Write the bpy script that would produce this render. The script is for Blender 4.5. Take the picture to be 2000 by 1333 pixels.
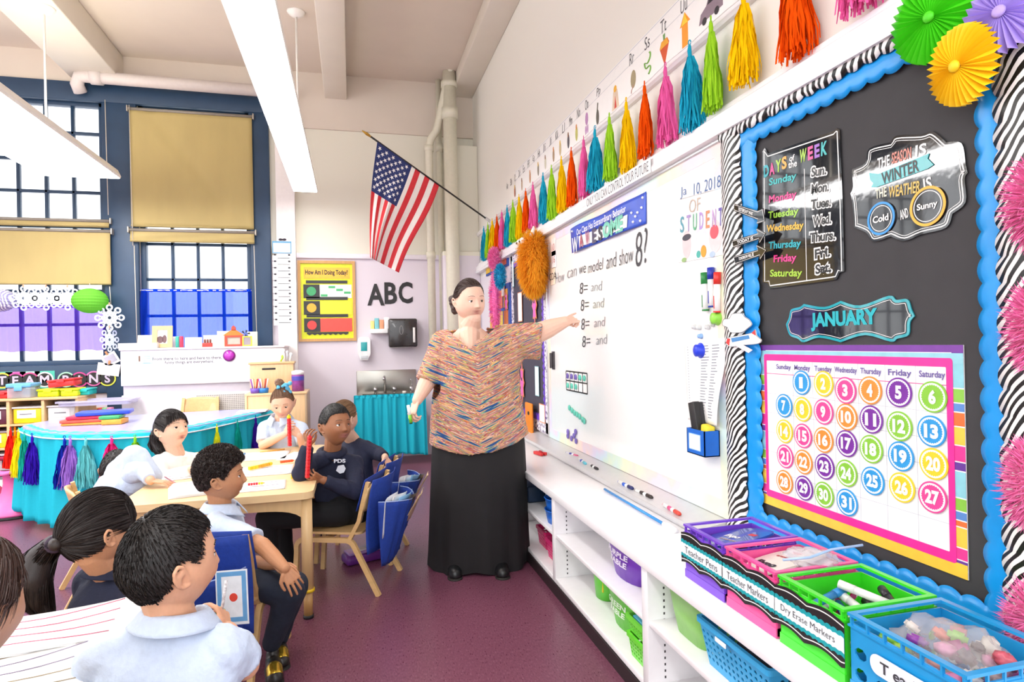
import bpy, bmesh, math, random
import numpy as np
from mathutils import Vector, Matrix, Quaternion, noise
random.seed(7)
for o in list(bpy.data.objects): bpy.data.objects.remove(o)
SC = bpy.context.scene; COL = SC.collection
PI = math.pi; rad = math.radians
# ---------------------------------------------------------------- camera
FPX = 1204.17; CAM_H = 1.274
yaw, pit, rol = map(rad, (14.58369486, 0.08152379, -1.1693018))
fw = Vector((math.sin(yaw)*math.cos(pit), math.cos(yaw)*math.cos(pit), math.sin(pit)))
rt0 = Vector((math.cos(yaw), -math.sin(yaw), 0)); up0 = rt0.cross(fw)
rt = rt0*math.cos(rol)+up0*math.sin(rol); up = -rt0*math.sin(rol)+up0*math.cos(rol)
CO = Vector((0, 0, CAM_H))
cam = bpy.data.cameras.new('camera'); camo = bpy.data.objects.new('camera', cam); COL.objects.link(camo)
cam.sensor_width = 36; cam.lens = 36*FPX/2000; cam.clip_start = 0.05
camo.matrix_world = Matrix(((rt.x, up.x, -fw.x, 0), (rt.y, up.y, -fw.y, 0), (rt.z, up.z, -fw.z, CAM_H), (0, 0, 0, 1)))
SC.camera = camo
# ---------------------------------------------------------------- world, exposure
SC.view_settings.view_transform = 'Standard'; SC.view_settings.look = 'None'
SC.view_settings.gamma = 1; SC.view_settings.use_curve_mapping = False
SC.view_settings.exposure = 1.42
W = bpy.data.worlds.new('overcast_sky'); SC.world = W; W.use_nodes = True
wb = W.node_tree.nodes['Background']; wb.inputs[0].default_value = (0.93, 0.96, 1.0, 1); wb.inputs[1].default_value = 1.1
LAMP = 6.0
# ---------------------------------------------------------------- pixel -> world helpers (2000 x 1333 frame)
def ray(u, v): return (rt*((u-1000)/FPX) - up*((v-666.5)/FPX) + fw)
def onx(u, v, x): d = ray(u, v); return CO+d*((x)/d.x)
def ony(u, v, y): d = ray(u, v); return CO+d*(y/d.y)
def onz(u, v, z): d = ray(u, v); return CO+d*((z-CAM_H)/d.z)
def at(u, v, dist): return CO+ray(u, v)*dist
XW = 1.42; YB = 7.1; CEIL = 4.27
# ---------------------------------------------------------------- colour / materials
def srgb(h):
    h = h.lstrip('#'); out = []
    if len(h) == 3: h = ''.join(x*2 for x in h)
    for i in (0, 2, 4):
        c = int(h[i:i+2], 16)/255; out.append(c/12.92 if c <= .04045 else ((c+.055)/1.055)**2.4)
    return (*out, 1)
MC = {}
def mat(hexc, rough=.55, metal=0, var=.06, bump=0, scale=30, sheen=0, alpha=1, coat=0, emit=0, stretch=None, trans=0, sss=0):
    key = (hexc, rough, metal, var, bump, scale, sheen, alpha, coat, emit, stretch, trans, sss)
    if key in MC: return MC[key]
    m = bpy.data.materials.new('m_%s_%d' % (hexc.strip('#'), len(MC))); m.use_nodes = True
    nt = m.node_tree; b = nt.nodes['Principled BSDF']; c = srgb(hexc)
    b.inputs['Roughness'].default_value = rough; b.inputs['Metallic'].default_value = metal
    b.inputs['Alpha'].default_value = alpha
    if coat: b.inputs['Coat Weight'].default_value = coat
    if sheen: b.inputs['Sheen Weight'].default_value = sheen
    if trans: b.inputs['Transmission Weight'].default_value = trans
    if sss:
        b.inputs['Subsurface Weight'].default_value = sss; b.inputs['Subsurface Radius'].default_value = (.012, .005, .003); b.inputs['Subsurface Scale'].default_value = .5
    tc = nt.nodes.new('ShaderNodeTexCoord'); mp = nt.nodes.new('ShaderNodeMapping'); nz = nt.nodes.new('ShaderNodeTexNoise')
    nt.links.new(tc.outputs['Object'], mp.inputs[0]); nt.links.new(mp.outputs[0], nz.inputs['Vector'])
    if stretch: mp.inputs['Scale'].default_value = stretch
    nz.inputs['Scale'].default_value = scale; nz.inputs['Detail'].default_value = 4
    rp = nt.nodes.new('ShaderNodeValToRGB')
    rp.color_ramp.elements[0].position = .3; rp.color_ramp.elements[1].position = .7
    rp.color_ramp.elements[0].color = (*[x*(1-var) for x in c[:3]], 1); rp.color_ramp.elements[1].color = (*[min(1, x*(1+var)) for x in c[:3]], 1)
    nt.links.new(nz.outputs['Fac'], rp.inputs[0]); nt.links.new(rp.outputs[0], b.inputs['Base Color'])
    if bump:
        bp = nt.nodes.new('ShaderNodeBump'); bp.inputs['Strength'].default_value = bump; bp.inputs['Distance'].default_value = .01
        nt.links.new(nz.outputs['Fac'], bp.inputs['Height']); nt.links.new(bp.outputs[0], b.inputs['Normal'])
    if emit:
        b.inputs['Emission Color'].default_value = c; b.inputs['Emission Strength'].default_value = emit
    MC[key] = m; return m
def wood(hexc, dark=.25, rough=.45, axis=0, sc=6):
    key = ('wood', hexc, dark, axis, sc)
    if key in MC: return MC[key]
    m = bpy.data.materials.new('wood_'+hexc.strip('#')); m.use_nodes = True; nt = m.node_tree; b = nt.nodes['Principled BSDF']; c = srgb(hexc)
    b.inputs['Roughness'].default_value = rough; b.inputs['Coat Weight'].default_value = .25
    tc = nt.nodes.new('ShaderNodeTexCoord'); mp = nt.nodes.new('ShaderNodeMapping'); nz = nt.nodes.new('ShaderNodeTexNoise'); rp = nt.nodes.new('ShaderNodeValToRGB')
    s = [14, 14, 14]; s[axis] = 1; mp.inputs['Scale'].default_value = s
    nz.inputs['Scale'].default_value = sc; nz.inputs['Detail'].default_value = 6; nz.inputs['Distortion'].default_value = .6
    nt.links.new(tc.outputs['Object'], mp.inputs[0]); nt.links.new(mp.outputs[0], nz.inputs['Vector']); nt.links.new(nz.outputs['Fac'], rp.inputs[0])
    rp.color_ramp.elements[0].position = .35; rp.color_ramp.elements[1].position = .65
    rp.color_ramp.elements[0].color = (*[x*(1-dark) for x in c[:3]], 1); rp.color_ramp.elements[1].color = c
    nt.links.new(rp.outputs[0], b.inputs['Base Color']); MC[key] = m; return m
def translucent(hexc, tr=.5, alpha=1, rough=.8):
    key = ('tr', hexc, tr, alpha)
    if key in MC: return MC[key]
    m = bpy.data.materials.new('cloth_'+hexc.strip('#')); m.use_nodes = True; nt = m.node_tree; N = nt.nodes; L = nt.links; N.clear()
    out = N.new('ShaderNodeOutputMaterial'); d = N.new('ShaderNodeBsdfDiffuse'); t = N.new('ShaderNodeBsdfTranslucent'); mx = N.new('ShaderNodeMixShader')
    tp = N.new('ShaderNodeBsdfTransparent'); m2 = N.new('ShaderNodeMixShader'); nz = N.new('ShaderNodeTexNoise'); mixc = N.new('ShaderNodeMix')
    c = srgb(hexc); nz.inputs['Scale'].default_value = 60; mixc.data_type = 'RGBA'
    mixc.inputs[6].default_value = (*[x*.9 for x in c[:3]], 1); mixc.inputs[7].default_value = c
    L.new(nz.outputs['Fac'], mixc.inputs[0]); L.new(mixc.outputs[2], d.inputs[0]); L.new(mixc.outputs[2], t.inputs[0])
    tp.inputs[0].default_value = (*[min(1, .35+x) for x in c[:3]], 1)
    mx.inputs[0].default_value = tr; m2.inputs[0].default_value = alpha
    L.new(d.outputs[0], mx.inputs[1]); L.new(t.outputs[0], mx.inputs[2]); L.new(tp.outputs[0], m2.inputs[1]); L.new(mx.outputs[0], m2.inputs[2]); L.new(m2.outputs[0], out.inputs[0])
    MC[key] = m; return m
def clearmat(hexc, alpha=.3, rough=.1):
    key = ('clear', hexc, alpha, rough)
    if key in MC: return MC[key]
    m = bpy.data.materials.new('clear_'+hexc.strip('#')); m.use_nodes = True; nt = m.node_tree; N = nt.nodes; L = nt.links; N.clear()
    out = N.new('ShaderNodeOutputMaterial'); tp = N.new('ShaderNodeBsdfTransparent'); p = N.new('ShaderNodeBsdfPrincipled'); mx = N.new('ShaderNodeMixShader'); nz = N.new('ShaderNodeTexNoise'); bp = N.new('ShaderNodeBump')
    tp.inputs[0].default_value = (.97, .98, .98, 1); p.inputs['Base Color'].default_value = srgb(hexc); p.inputs['Roughness'].default_value = rough
    nz.inputs['Scale'].default_value = 25; bp.inputs['Strength'].default_value = .3; bp.inputs['Distance'].default_value = .01
    L.new(nz.outputs['Fac'], bp.inputs['Height']); L.new(bp.outputs[0], p.inputs['Normal'])
    mx.inputs[0].default_value = alpha; L.new(tp.outputs[0], mx.inputs[1]); L.new(p.outputs[0], mx.inputs[2]); L.new(mx.outputs[0], out.inputs[0])
    MC[key] = m; return m
def nodemat(name, fn, rough=.5, **kw):
    if name in MC: return MC[name]
    m = bpy.data.materials.new(name); m.use_nodes = True; nt = m.node_tree; b = nt.nodes['Principled BSDF']; b.inputs['Roughness'].default_value = rough
    for k, v in kw.items(): b.inputs[k].default_value = v
    fn(nt, nt.nodes, nt.links, b); MC[name] = m; return m
def ramp(N, stops, interp='LINEAR'):
    r = N.new('ShaderNodeValToRGB'); cr = r.color_ramp; cr.interpolation = interp
    while len(cr.elements) > 1: cr.elements.remove(cr.elements[-1])
    cr.elements[0].position = stops[0][0]; cr.elements[0].color = srgb(stops[0][1])
    for p, h in stops[1:]:
        e = cr.elements.new(p); e.color = srgb(h)
    return r
def f_zebra(nt, N, L, b):
    tc = N.new('ShaderNodeTexCoord'); w = N.new('ShaderNodeTexWave'); w.wave_type = 'BANDS'; w.bands_direction = 'DIAGONAL'
    w.inputs['Scale'].default_value = 22; w.inputs['Distortion'].default_value = 9; w.inputs['Detail'].default_value = 1; w.inputs['Detail Scale'].default_value = .35
    r = ramp(N, [(0, '#14120f'), (.46, '#14120f'), (.52, '#f7f4f0'), (1, '#f7f4f0')])
    L.new(tc.outputs['Object'], w.inputs[0]); L.new(w.outputs['Fac'], r.inputs[0]); L.new(r.outputs[0], b.inputs['Base Color'])
ZEBRA = nodemat('zebra_print', f_zebra, .35)
# ---------------------------------------------------------------- mesh builder
class MB:
    def __init__(s): s.v = []; s.f = []; s.mi = []; s.cur = 0; s.smooth = False; s.sm = []
    def add(s, vs, fs, sm=None):
        n = len(s.v); s.v += [Vector(v) for v in vs]; s.f += [tuple(n+i for i in f) for f in fs]; s.mi += [s.cur]*len(fs)
        s.sm += [s.smooth if sm is None else sm]*len(fs); return s
    def box(s, x0, x1, y0, y1, z0, z1, M=None):
        v = [Vector((x, y, z)) for z in (z0, z1) for y in (y0, y1) for x in (x0, x1)]
        if M: v = [M@p for p in v]
        return s.add(v, [(0, 2, 3, 1), (4, 5, 7, 6), (0, 1, 5, 4), (2, 6, 7, 3), (0, 4, 6, 2), (1, 3, 7, 5)], False)
    def bbox(s, x0, x1, y0, y1, z0, z1, b=.004, M=None, seg=2):
        bm = bmesh.new(); bmesh.ops.create_cube(bm, size=1)
        for v in bm.verts: v.co = Vector(((x0+x1)/2+v.co.x*(x1-x0), (y0+y1)/2+v.co.y*(y1-y0), (z0+z1)/2+v.co.z*(z1-z0)))
        b = min(b, (x1-x0)*.45, (y1-y0)*.45, (z1-z0)*.45)
        bmesh.ops.bevel(bm, geom=bm.edges[:]+bm.verts[:], offset=b, segments=seg, affect='EDGES', profile=.5)
        return s.bm(bm, M, sm=True)
    def bm(s, bm, M=None, sm=None):
        bm.verts.index_update(); vs = [(M@v.co if M else v.co.copy()) for v in bm.verts]; fs = [[v.index for v in f.verts] for f in bm.faces]; bm.free()
        return s.add(vs, fs, sm)
    def prism(s, poly, z0, z1, M=None, sm=False):
        n = len(poly); v = [Vector((p[0], p[1], z)) for z in (z0, z1) for p in poly]
        if M: v = [M@p for p in v]
        return s.add(v, [tuple(range(n))[::-1], tuple(range(n, 2*n))]+[(i, (i+1) % n, n+(i+1) % n, n+i) for i in range(n)], sm)
    def lathe(s, prof, seg=24, M=None, cap=True, sm=True, fn=None):
        v = []
        for r, z in prof:
            for i in range(seg):
                a = 2*PI*i/seg; q = Vector((r*math.cos(a), r*math.sin(a), z)); q = fn(q, a) if fn else q; v.append(M@q if M else q)
        f = [(j*seg+i, j*seg+(i+1) % seg, (j+1)*seg+(i+1) % seg, (j+1)*seg+i) for j in range(len(prof)-1) for i in range(seg)]
        if cap: f += [tuple(range(seg))[::-1], tuple((len(prof)-1)*seg+i for i in range(seg))]
        return s.add(v, f, sm)
    def tube(s, path, r, seg=10, cap=True, flat=None, sm=True):
        path = [Vector(p) for p in path]; n = len(path); rs = r if hasattr(r, '__len__') else [r]*n; v = []; prev = None
        for i, p in enumerate(path):
            t = (path[min(i+1, n-1)]-path[max(i-1, 0)]).normalized()
            if prev is None:
                a = Vector((0, 0, 1)) if abs(t.z) < .9 else Vector((1, 0, 0)); nx = t.cross(a).normalized()
            else: nx = (prev-t*prev.dot(t)).normalized()
            prev = nx; ny = t.cross(nx)
            for k in range(seg):
                a = 2*PI*k/seg; ra = rs[i]; rb = ra*(flat if flat else 1)
                v.append(p+nx*math.cos(a)*ra+ny*math.sin(a)*rb)
        f = [(j*seg+i, j*seg+(i+1) % seg, (j+1)*seg+(i+1) % seg, (j+1)*seg+i) for j in range(n-1) for i in range(seg)]
        if cap: f += [tuple(range(seg))[::-1], tuple((n-1)*seg+i for i in range(seg))]
        return s.add(v, f, sm)
    def bar(s, path, w, h, upv=(0, 0, 1)):
        path = [Vector(p) for p in path]; n = len(path); v = []; U = Vector(upv)
        for i, p in enumerate(path):
            t = (path[min(i+1, n-1)]-path[max(i-1, 0)]).normalized(); sd = t.cross(U)
            sd = sd.normalized() if sd.length > 1e-4 else Vector((1, 0, 0)); q = sd.cross(t).normalized()
            for a, b in ((-1, -1), (1, -1), (1, 1), (-1, 1)): v.append(p+sd*a*w/2+q*b*h/2)
        f = [(j*4+i, j*4+(i+1) % 4, (j+1)*4+(i+1) % 4, (j+1)*4+i) for j in range(n-1) for i in range(4)]+[(3, 2, 1, 0), tuple((n-1)*4+i for i in range(4))]
        return s.add(v, f, False)
    def ball(s, c, r, M=None, sub=2, sm=True):
        bm = bmesh.new(); bmesh.ops.create_icosphere(bm, subdivisions=sub, radius=1); rr = r if hasattr(r, '__len__') else (r, r, r)
        for v in bm.verts: v.co = Vector((v.co.x*rr[0], v.co.y*rr[1], v.co.z*rr[2])); v.co = (M.to_3x3()@v.co if M else v.co)+Vector(c)
        return s.bm(bm, None, sm)
    def grid(s, fn, nu, nv, closed=False, sm=True):
        v = [Vector(fn(i/(nu-1 if not closed else nu), j/(nv-1))) for j in range(nv) for i in range(nu)]
        m = nu if closed else nu-1
        return s.add(v, [(j*nu+i, j*nu+(i+1) % nu, (j+1)*nu+(i+1) % nu, (j+1)*nu+i) for j in range(nv-1) for i in range(m)], sm)
    def ring(s, pts_out, pts_in, z0, z1, M=None):
        n = len(pts_out); v = [Vector((p[0], p[1], z)) for z in (z0, z1) for P in (pts_out, pts_in) for p in P]
        if M: v = [M@p for p in v]
        f = []
        for i in range(n):
            j = (i+1) % n; f += [(2*n+i, 2*n+j, 3*n+j, 3*n+i), (i, n+i, n+j, j), (i, j, 2*n+j, 2*n+i), (n+i, 3*n+i, 3*n+j, n+j)]
        return s.add(v, f, False)
    def text(s, body, M, h=None, w=None, bold=0, th=.0006, align='CENTER', shear=0):
        key = (body, bold, shear)
        if key not in TXT:
            cu = bpy.data.curves.new('t', 'FONT'); cu.body = body; cu.size = 1; cu.offset = bold; cu.shear = shear; cu.resolution_u = 3; cu.fill_mode = 'FRONT'
            o = bpy.data.objects.new('t', cu); me = bpy.data.meshes.new_from_object(o)
            TXT[key] = ([tuple(v.co) for v in me.vertices], [tuple(p.vertices) for p in me.polygons]); bpy.data.objects.remove(o); bpy.data.curves.remove(cu); bpy.data.meshes.remove(me)
        vs, fs = TXT[key]
        if not vs: return s
        xs = [v[0] for v in vs]; ys = [v[1] for v in vs]; x0, x1, y0, y1 = min(xs), max(xs), min(ys), max(ys)
        sy = (h or .02)/max(1e-6, (y1-y0)); sx = (w/(x1-x0)) if w else sy
        if h is None and w: sy = sx
        cx = {'CENTER': (x0+x1)/2, 'LEFT': x0}[align]; cy = (y0+y1)/2
        return s.add([M@Vector(((v[0]-cx)*sx, (v[1]-cy)*sy, th)) for v in vs], fs, False)
    def mesh(s, name, mats, M=None):
        me = bpy.data.meshes.new(name); vs = [tuple(M@v) for v in s.v] if M else [tuple(v) for v in s.v]
        me.from_pydata(vs, [], s.f)
        for m in (mats if isinstance(mats, (list, tuple)) else [mats]): me.materials.append(m)
        me.polygons.foreach_set('material_index', s.mi); me.polygons.foreach_set('use_smooth', s.sm); me.update(); return me
TXT = {}
def tag(o, label=None, cat=None, group=None, kind=None):
    if label: o['label'] = label
    if cat: o['category'] = cat
    if group: o['group'] = group
    if kind: o['kind'] = kind
    return o
def thing(name, label, cat, loc=(0, 0, 0), group=None, M=None, kind=None):
    o = bpy.data.objects.new(name, None); COL.objects.link(o); o.empty_display_size = .05
    o.matrix_world = M if M else Matrix.Translation(loc); return tag(o, label, cat, group, kind)
def worldM(o):
    m = o.matrix_basis
    while o.parent: o = o.parent; m = o.matrix_basis@m
    return m
def part(name, mb, mats, parent=None, local=False, label=None, **kw):
    """world-space geometry is brought into the parent's frame unless local"""
    inv = None if (parent is None or local) else worldM(parent).inverted()
    o = bpy.data.objects.new(name, mb.mesh(name, mats, inv)); COL.objects.link(o); o.parent = parent
    return tag(o, label, **kw)
def solo(name, label, cat, mb, mats, loc=None, group=None, kind=None, M=None):
    """a thing that is one mesh; geometry in world space, origin moved to loc"""
    if M is None: M = Matrix.Translation(loc if loc is not None else (sum((Vector(v) for v in mb.v), Vector())/max(1, len(mb.v))))
    o = bpy.data.objects.new(name, mb.mesh(name, mats, M.inverted())); COL.objects.link(o); o.matrix_world = M
    return tag(o, label, cat, group, kind)
def struct(name, mb, mats, label=None, parent=None):
    o = bpy.data.objects.new(name, mb.mesh(name, mats)); COL.objects.link(o); o.parent = parent
    if parent is None: o['kind'] = 'structure'
    if label: o['label'] = label
    return o
def dup(o, M=None, label=None, parent=None):
    c = o.copy(); COL.objects.link(c); c.parent = parent
    if parent is None and M is not None: c.matrix_world = M
    if label: c['label'] = label
    for ch in list(o.children): dup(ch, parent=c)
    return c
def recolor(o, mp):
    """swap materials on a copied tree, giving the copies object-level slots"""
    for q in [o]+list(o.children_recursive):
        if q.type == 'MESH':
            for sl in q.material_slots:
                if sl.material and sl.material in mp: mm = mp[sl.material]; sl.link = 'OBJECT'; sl.material = mm
def solidify(o, t, off=0):
    m = o.modifiers.new('thickness', 'SOLIDIFY'); m.thickness = t; m.offset = off; return o
RB = Matrix(((0, 0, -1, XW), (-1, 0, 0, 0), (0, 1, 0, 0), (0, 0, 0, 1)))   # right wall frame: x = -Y, y = Z, z = out of the wall
BB = Matrix(((1, 0, 0, 0), (0, 0, -1, YB), (0, 1, 0, 0), (0, 0, 0, 1)))    # back wall frame
def rw(u, v, off=0): p = onx(u, v, XW-off); return (-p.y, p.z)
def bw(u, v, off=0): p = ony(u, v, YB-off); return (p.x, p.z)
def T(x, y, z=0): return Matrix.Translation((x, y, z))
def RZ(a): return Matrix.Rotation(a, 4, 'Z')
def frame_from(o, ex, ey, ez): return Matrix(((ex[0], ey[0], ez[0], o[0]), (ex[1], ey[1], ez[1], o[1]), (ex[2], ey[2], ez[2], o[2]), (0, 0, 0, 1)))
def circ(r, n=32, cx=0, cy=0, ry=None): return [(cx+r*math.cos(2*PI*i/n), cy+(ry or r)*math.sin(2*PI*i/n)) for i in range(n)]
def rrect(x0, x1, y0, y1, r, n=5):
    out = []
    for cx, cy, a0 in ((x1-r, y1-r, 0), (x0+r, y1-r, PI/2), (x0+r, y0+r, PI), (x1-r, y0+r, 1.5*PI)):
        out += [(cx+r*math.cos(a0+PI/2*i/n), cy+r*math.sin(a0+PI/2*i/n)) for i in range(n+1)]
    return out
WHITE = mat('#f4f3f1', .5, var=.02); PAPER = mat('#fbfaf8', .7, var=.02); BLACK = mat('#1b1a1a', .5)
# ================================================================ the setting
def f_floor(nt, N, L, b):
    tc = N.new('ShaderNodeTexCoord'); n1 = N.new('ShaderNodeTexNoise'); n2 = N.new('ShaderNodeTexNoise'); mp = N.new('ShaderNodeMapping')
    mp.inputs['Scale'].default_value = (3, 1, 1); n1.inputs['Scale'].default_value = 60; n1.inputs['Detail'].default_value = 5; n2.inputs['Scale'].default_value = 1.5
    L.new(tc.outputs['Object'], mp.inputs[0]); L.new(mp.outputs[0], n1.inputs['Vector']); L.new(tc.outputs['Object'], n2.inputs['Vector'])
    r = ramp(N, [(.3, '#6f3c50'), (.5, '#7d485c'), (.62, '#885468'), (.8, '#a98592')])
    mx = N.new('ShaderNodeMix'); mx.data_type = 'RGBA'; mx.blend_type = 'MULTIPLY'; mx.inputs[0].default_value = .25
    L.new(n1.outputs['Fac'], r.inputs[0]); L.new(r.outputs[0], mx.inputs[6]); L.new(n2.outputs['Fac'], mx.inputs[7]); L.new(mx.outputs[2], b.inputs['Base Color'])
    rr = N.new('ShaderNodeMapRange'); rr.inputs['To Min'].default_value = .24; rr.inputs['To Max'].default_value = .34
    L.new(n1.outputs['Fac'], rr.inputs[0]); L.new(rr.outputs[0], b.inputs['Roughness'])
FLOOR = nodemat('purple_vinyl', f_floor, .28)
def two_tone(name, zsplit, lo, hi, rough=.6):
    def f(nt, N, L, b):
        g = N.new('ShaderNodeNewGeometry'); sp = N.new('ShaderNodeSeparateXYZ'); m = N.new('ShaderNodeMath'); m.operation = 'GREATER_THAN'; m.inputs[1].default_value = zsplit
        mx = N.new('ShaderNodeMix'); mx.data_type = 'RGBA'; mx.inputs[6].default_value = srgb(lo); mx.inputs[7].default_value = srgb(hi)
        nz = N.new('ShaderNodeTexNoise'); nz.inputs['Scale'].default_value = 12; bp = N.new('ShaderNodeBump'); bp.inputs['Strength'].default_value = .08; bp.inputs['Distance'].default_value = .02
        L.new(g.outputs['Position'], sp.inputs[0]); L.new(sp.outputs[2], m.inputs[0]); L.new(m.outputs[0], mx.inputs[0]); L.new(mx.outputs[2], b.inputs['Base Color'])
        L.new(nz.outputs['Fac'], bp.inputs['Height']); L.new(bp.outputs[0], b.inputs['Normal'])
    return nodemat(name, f, rough)
WALLM = two_tone('wall_paint_two_tone', 2.25, '#dfd6de', '#e3dfcf')
RWALLM = two_tone('wall_paint_right', 2.0, '#e9e2ea', '#efece3')
CEILM = mat('#d9cdbf', .8, var=.02, scale=3)
BEAMM = mat('#e2dacd', .7, var=.02, scale=4)
NAVY = mat('#26405c', .45, var=.08, scale=8)
m = MB(); m.box(-7, 3, -3, 8, -.05, 0); struct('floor', m, FLOOR, 'dark purple speckled vinyl floor')
m = MB(); m.box(-7, 3, -2.2, 8, CEIL, CEIL+.1); struct('ceiling', m, CEILM, 'taupe plaster ceiling')
m = MB(); m.box(XW, XW+.15, -2, YB+.15, 0, CEIL); struct('wall_right', m, RWALLM, 'white painted classroom wall')
# back wall: solid parts around the window bank
WX0, WX1 = -3.46, -2.40; VX0, VX1 = -2.09, -1.02; OX0, OX1 = -5.2, -3.75
ZS, ZT = 1.13, 3.80
m = MB()
m.box(-7, XW+.15, YB, YB+.15, ZT, CEIL); m.box(-7, XW+.15, YB, YB+.15, 0, ZS)
for a, b in ((-7, -6.6), (OX1, WX0), (WX1, VX0), (VX1, XW+.15)): m.box(a, b, YB, YB+.15, ZS, ZT)
m.box(OX0, OX0+.02, YB, YB+.15, ZS, ZT)
struct('wall_back', m, WALLM, 'pale lilac and cream back wall')
ztop0 = bw(300, 175)[1]-.01
m = MB(); m.box(-.76, XW, YB-.03, YB, 3.66, CEIL); m.box(-7.0, -.76, YB-.03, YB, ztop0, CEIL); struct('trim_1', m, CEILM, 'taupe band along the top of the back wall')
# left wall with a row of windows, out of view
m = MB()
m.box(-7.1, -7, -3, 8, 0, 1.1); m.box(-7.1, -7, -3, 8, 3.7, CEIL)
for y in (-3, -.2, 2.6, 5.4, 7.1): m.box(-7.1, -7, y, y+.7, 1.1, 3.7)
struct('wall_left', m, WALLM)
# window surround paint (navy boards proud of the wall)
def navy(x0, x1, z0, z1, d=.05, name='trim'): 
    mm = MB(); mm.bbox(x0, x1, YB-d, YB, z0, z1, .006); return mm
TR = 2
ztop = bw(300, 175)[1]
for x0, x1, z0, z1, d in ((-7, VX1+.22, ZT-.02, ztop, .06), (WX1, VX0, .02, ZT, .05), (VX1, VX1+.2, ZS-.02, ZT, .05), (OX1, WX0, .9, ZT, .05), (-7, WX1, ZS-.2, ZS, .05), (WX1, VX1+.2, ZS-.12, ZS, .05), (-7, WX1+.1, .84, ZS-.2, .035)):
    struct('trim_%d' % TR, navy(x0, x1, z0, z1, d), NAVY, 'navy blue painted window surround board'); TR += 1
# pipes chase, pilaster, rail
x0 = bw(541, 400)[0]; x1 = bw(577, 400)[0]
m = MB(); m.box(x0, x1, YB-.10, YB, 0, 3.9); struct('trim_%d' % TR, m, mat('#efe9e6', .55, var=.02), 'white painted pilaster beside the window'); TR += 1
m = MB(); m.bbox(x1, XW, YB-.035, YB, 2.235, 2.29, .006); struct('trim_%d' % TR, m, mat('#e6dfe6', .5, var=.02), 'lilac picture rail on the back wall'); TR += 1
# ceiling beams
BX = [(-.235, .0), (-2.66, -2.2)]
for a, b in BX:
    m = MB(); m.bbox(a, b, -2, YB, 4.0, CEIL, .01); struct('trim_%d' % TR, m, BEAMM, 'plastered ceiling beam running to the window wall'); TR += 1
m = MB(); m.bbox(-5.0, -4.6, -2, YB, 4.0, CEIL, .01); struct('trim_%d' % TR, m, BEAMM); TR += 1
m = MB(); m.bbox(1.17, XW, -2, YB, 4.13, CEIL, .01); struct('trim_%d' % TR, m, BEAMM, 'shallow ceiling beam along the right wall'); TR += 1
m = MB(); m.bbox(1.0, XW, YB-.3, YB, 0, 2.3, .01); m.bbox(1.05, XW, YB-.26, YB, 2.3, 3.5, .01); struct('trim_%d' % TR, m, WALLM, 'boxed pipe chase in the corner'); TR += 1
# windows
GLASS = clearmat('#ffffff', .08, .02)
def window(idx, x0, x1, cols, zs, label):
    root = thing('window_%d' % idx, label, None, (x0, YB+.06, ZS)); root['kind'] = 'structure'
    m = MB()
    for a, b, c, d in ((x0, x0+.05, ZS, ZT), (x1-.05, x1, ZS, ZT), (x0, x1, ZS, ZS+.05), (x0, x1, ZT-.05, ZT)): m.bbox(a, b, YB+.02, YB+.1, c, d, .005)
    part('window_frame', m, NAVY, root)
    xs = [x0+.05+(x1-x0-.1)*i/cols for i in range(cols+1)]
    for x in xs[1:-1]: m = MB(); m.bbox(x-.014, x+.014, YB+.035, YB+.085, ZS+.05, ZT-.05, .004, seg=1); part('muntin', m, NAVY, root)
    for z in zs[1:-1]: m = MB(); m.bbox(x0+.05, x1-.05, YB+.035, YB+.085, z-.014-(.02 if abs(z-2.55) < .1 else 0), z+.014, .004, seg=1); part('muntin', m, NAVY, root)
    for i in range(cols):
        for j in range(len(zs)-1):
            m = MB(); m.box(xs[i]+.012, xs[i+1]-.012, YB+.058, YB+.062, zs[j]+.012, zs[j+1]-.012); part('pane', m, GLASS, root)
    return root
zsl = [ZS+.05, 1.60, 1.96, 2.32, 2.62, 2.93, 3.22, 3.48, ZT-.05]
window(1, WX0, WX1, 4, [ZS+.05, 1.54, 1.88, 2.22, 2.55, 2.88, 3.20, 3.48, ZT-.05], 'tall navy gridded window behind the team bins')
window(2, VX0, VX1, 4, [ZS+.05, 1.24, 1.62, 2.0, 2.37, 2.7, 3.05, 3.4, ZT-.05], 'tall navy gridded window above the white radiator cover')
window(3, OX0, OX1, 5, zsl, 'navy gridded window at the left end of the bank')
# faint building outside
m = MB(); m.box(-9, -2.9, 16, 17, -2, 3.2); m.box(-1.9, 3, 18, 19, -2, 2.0)
solo('building', 'pale building seen faintly through the window grid', 'building', m, mat('#f2f1ee', .9, var=.03, scale=2))
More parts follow.
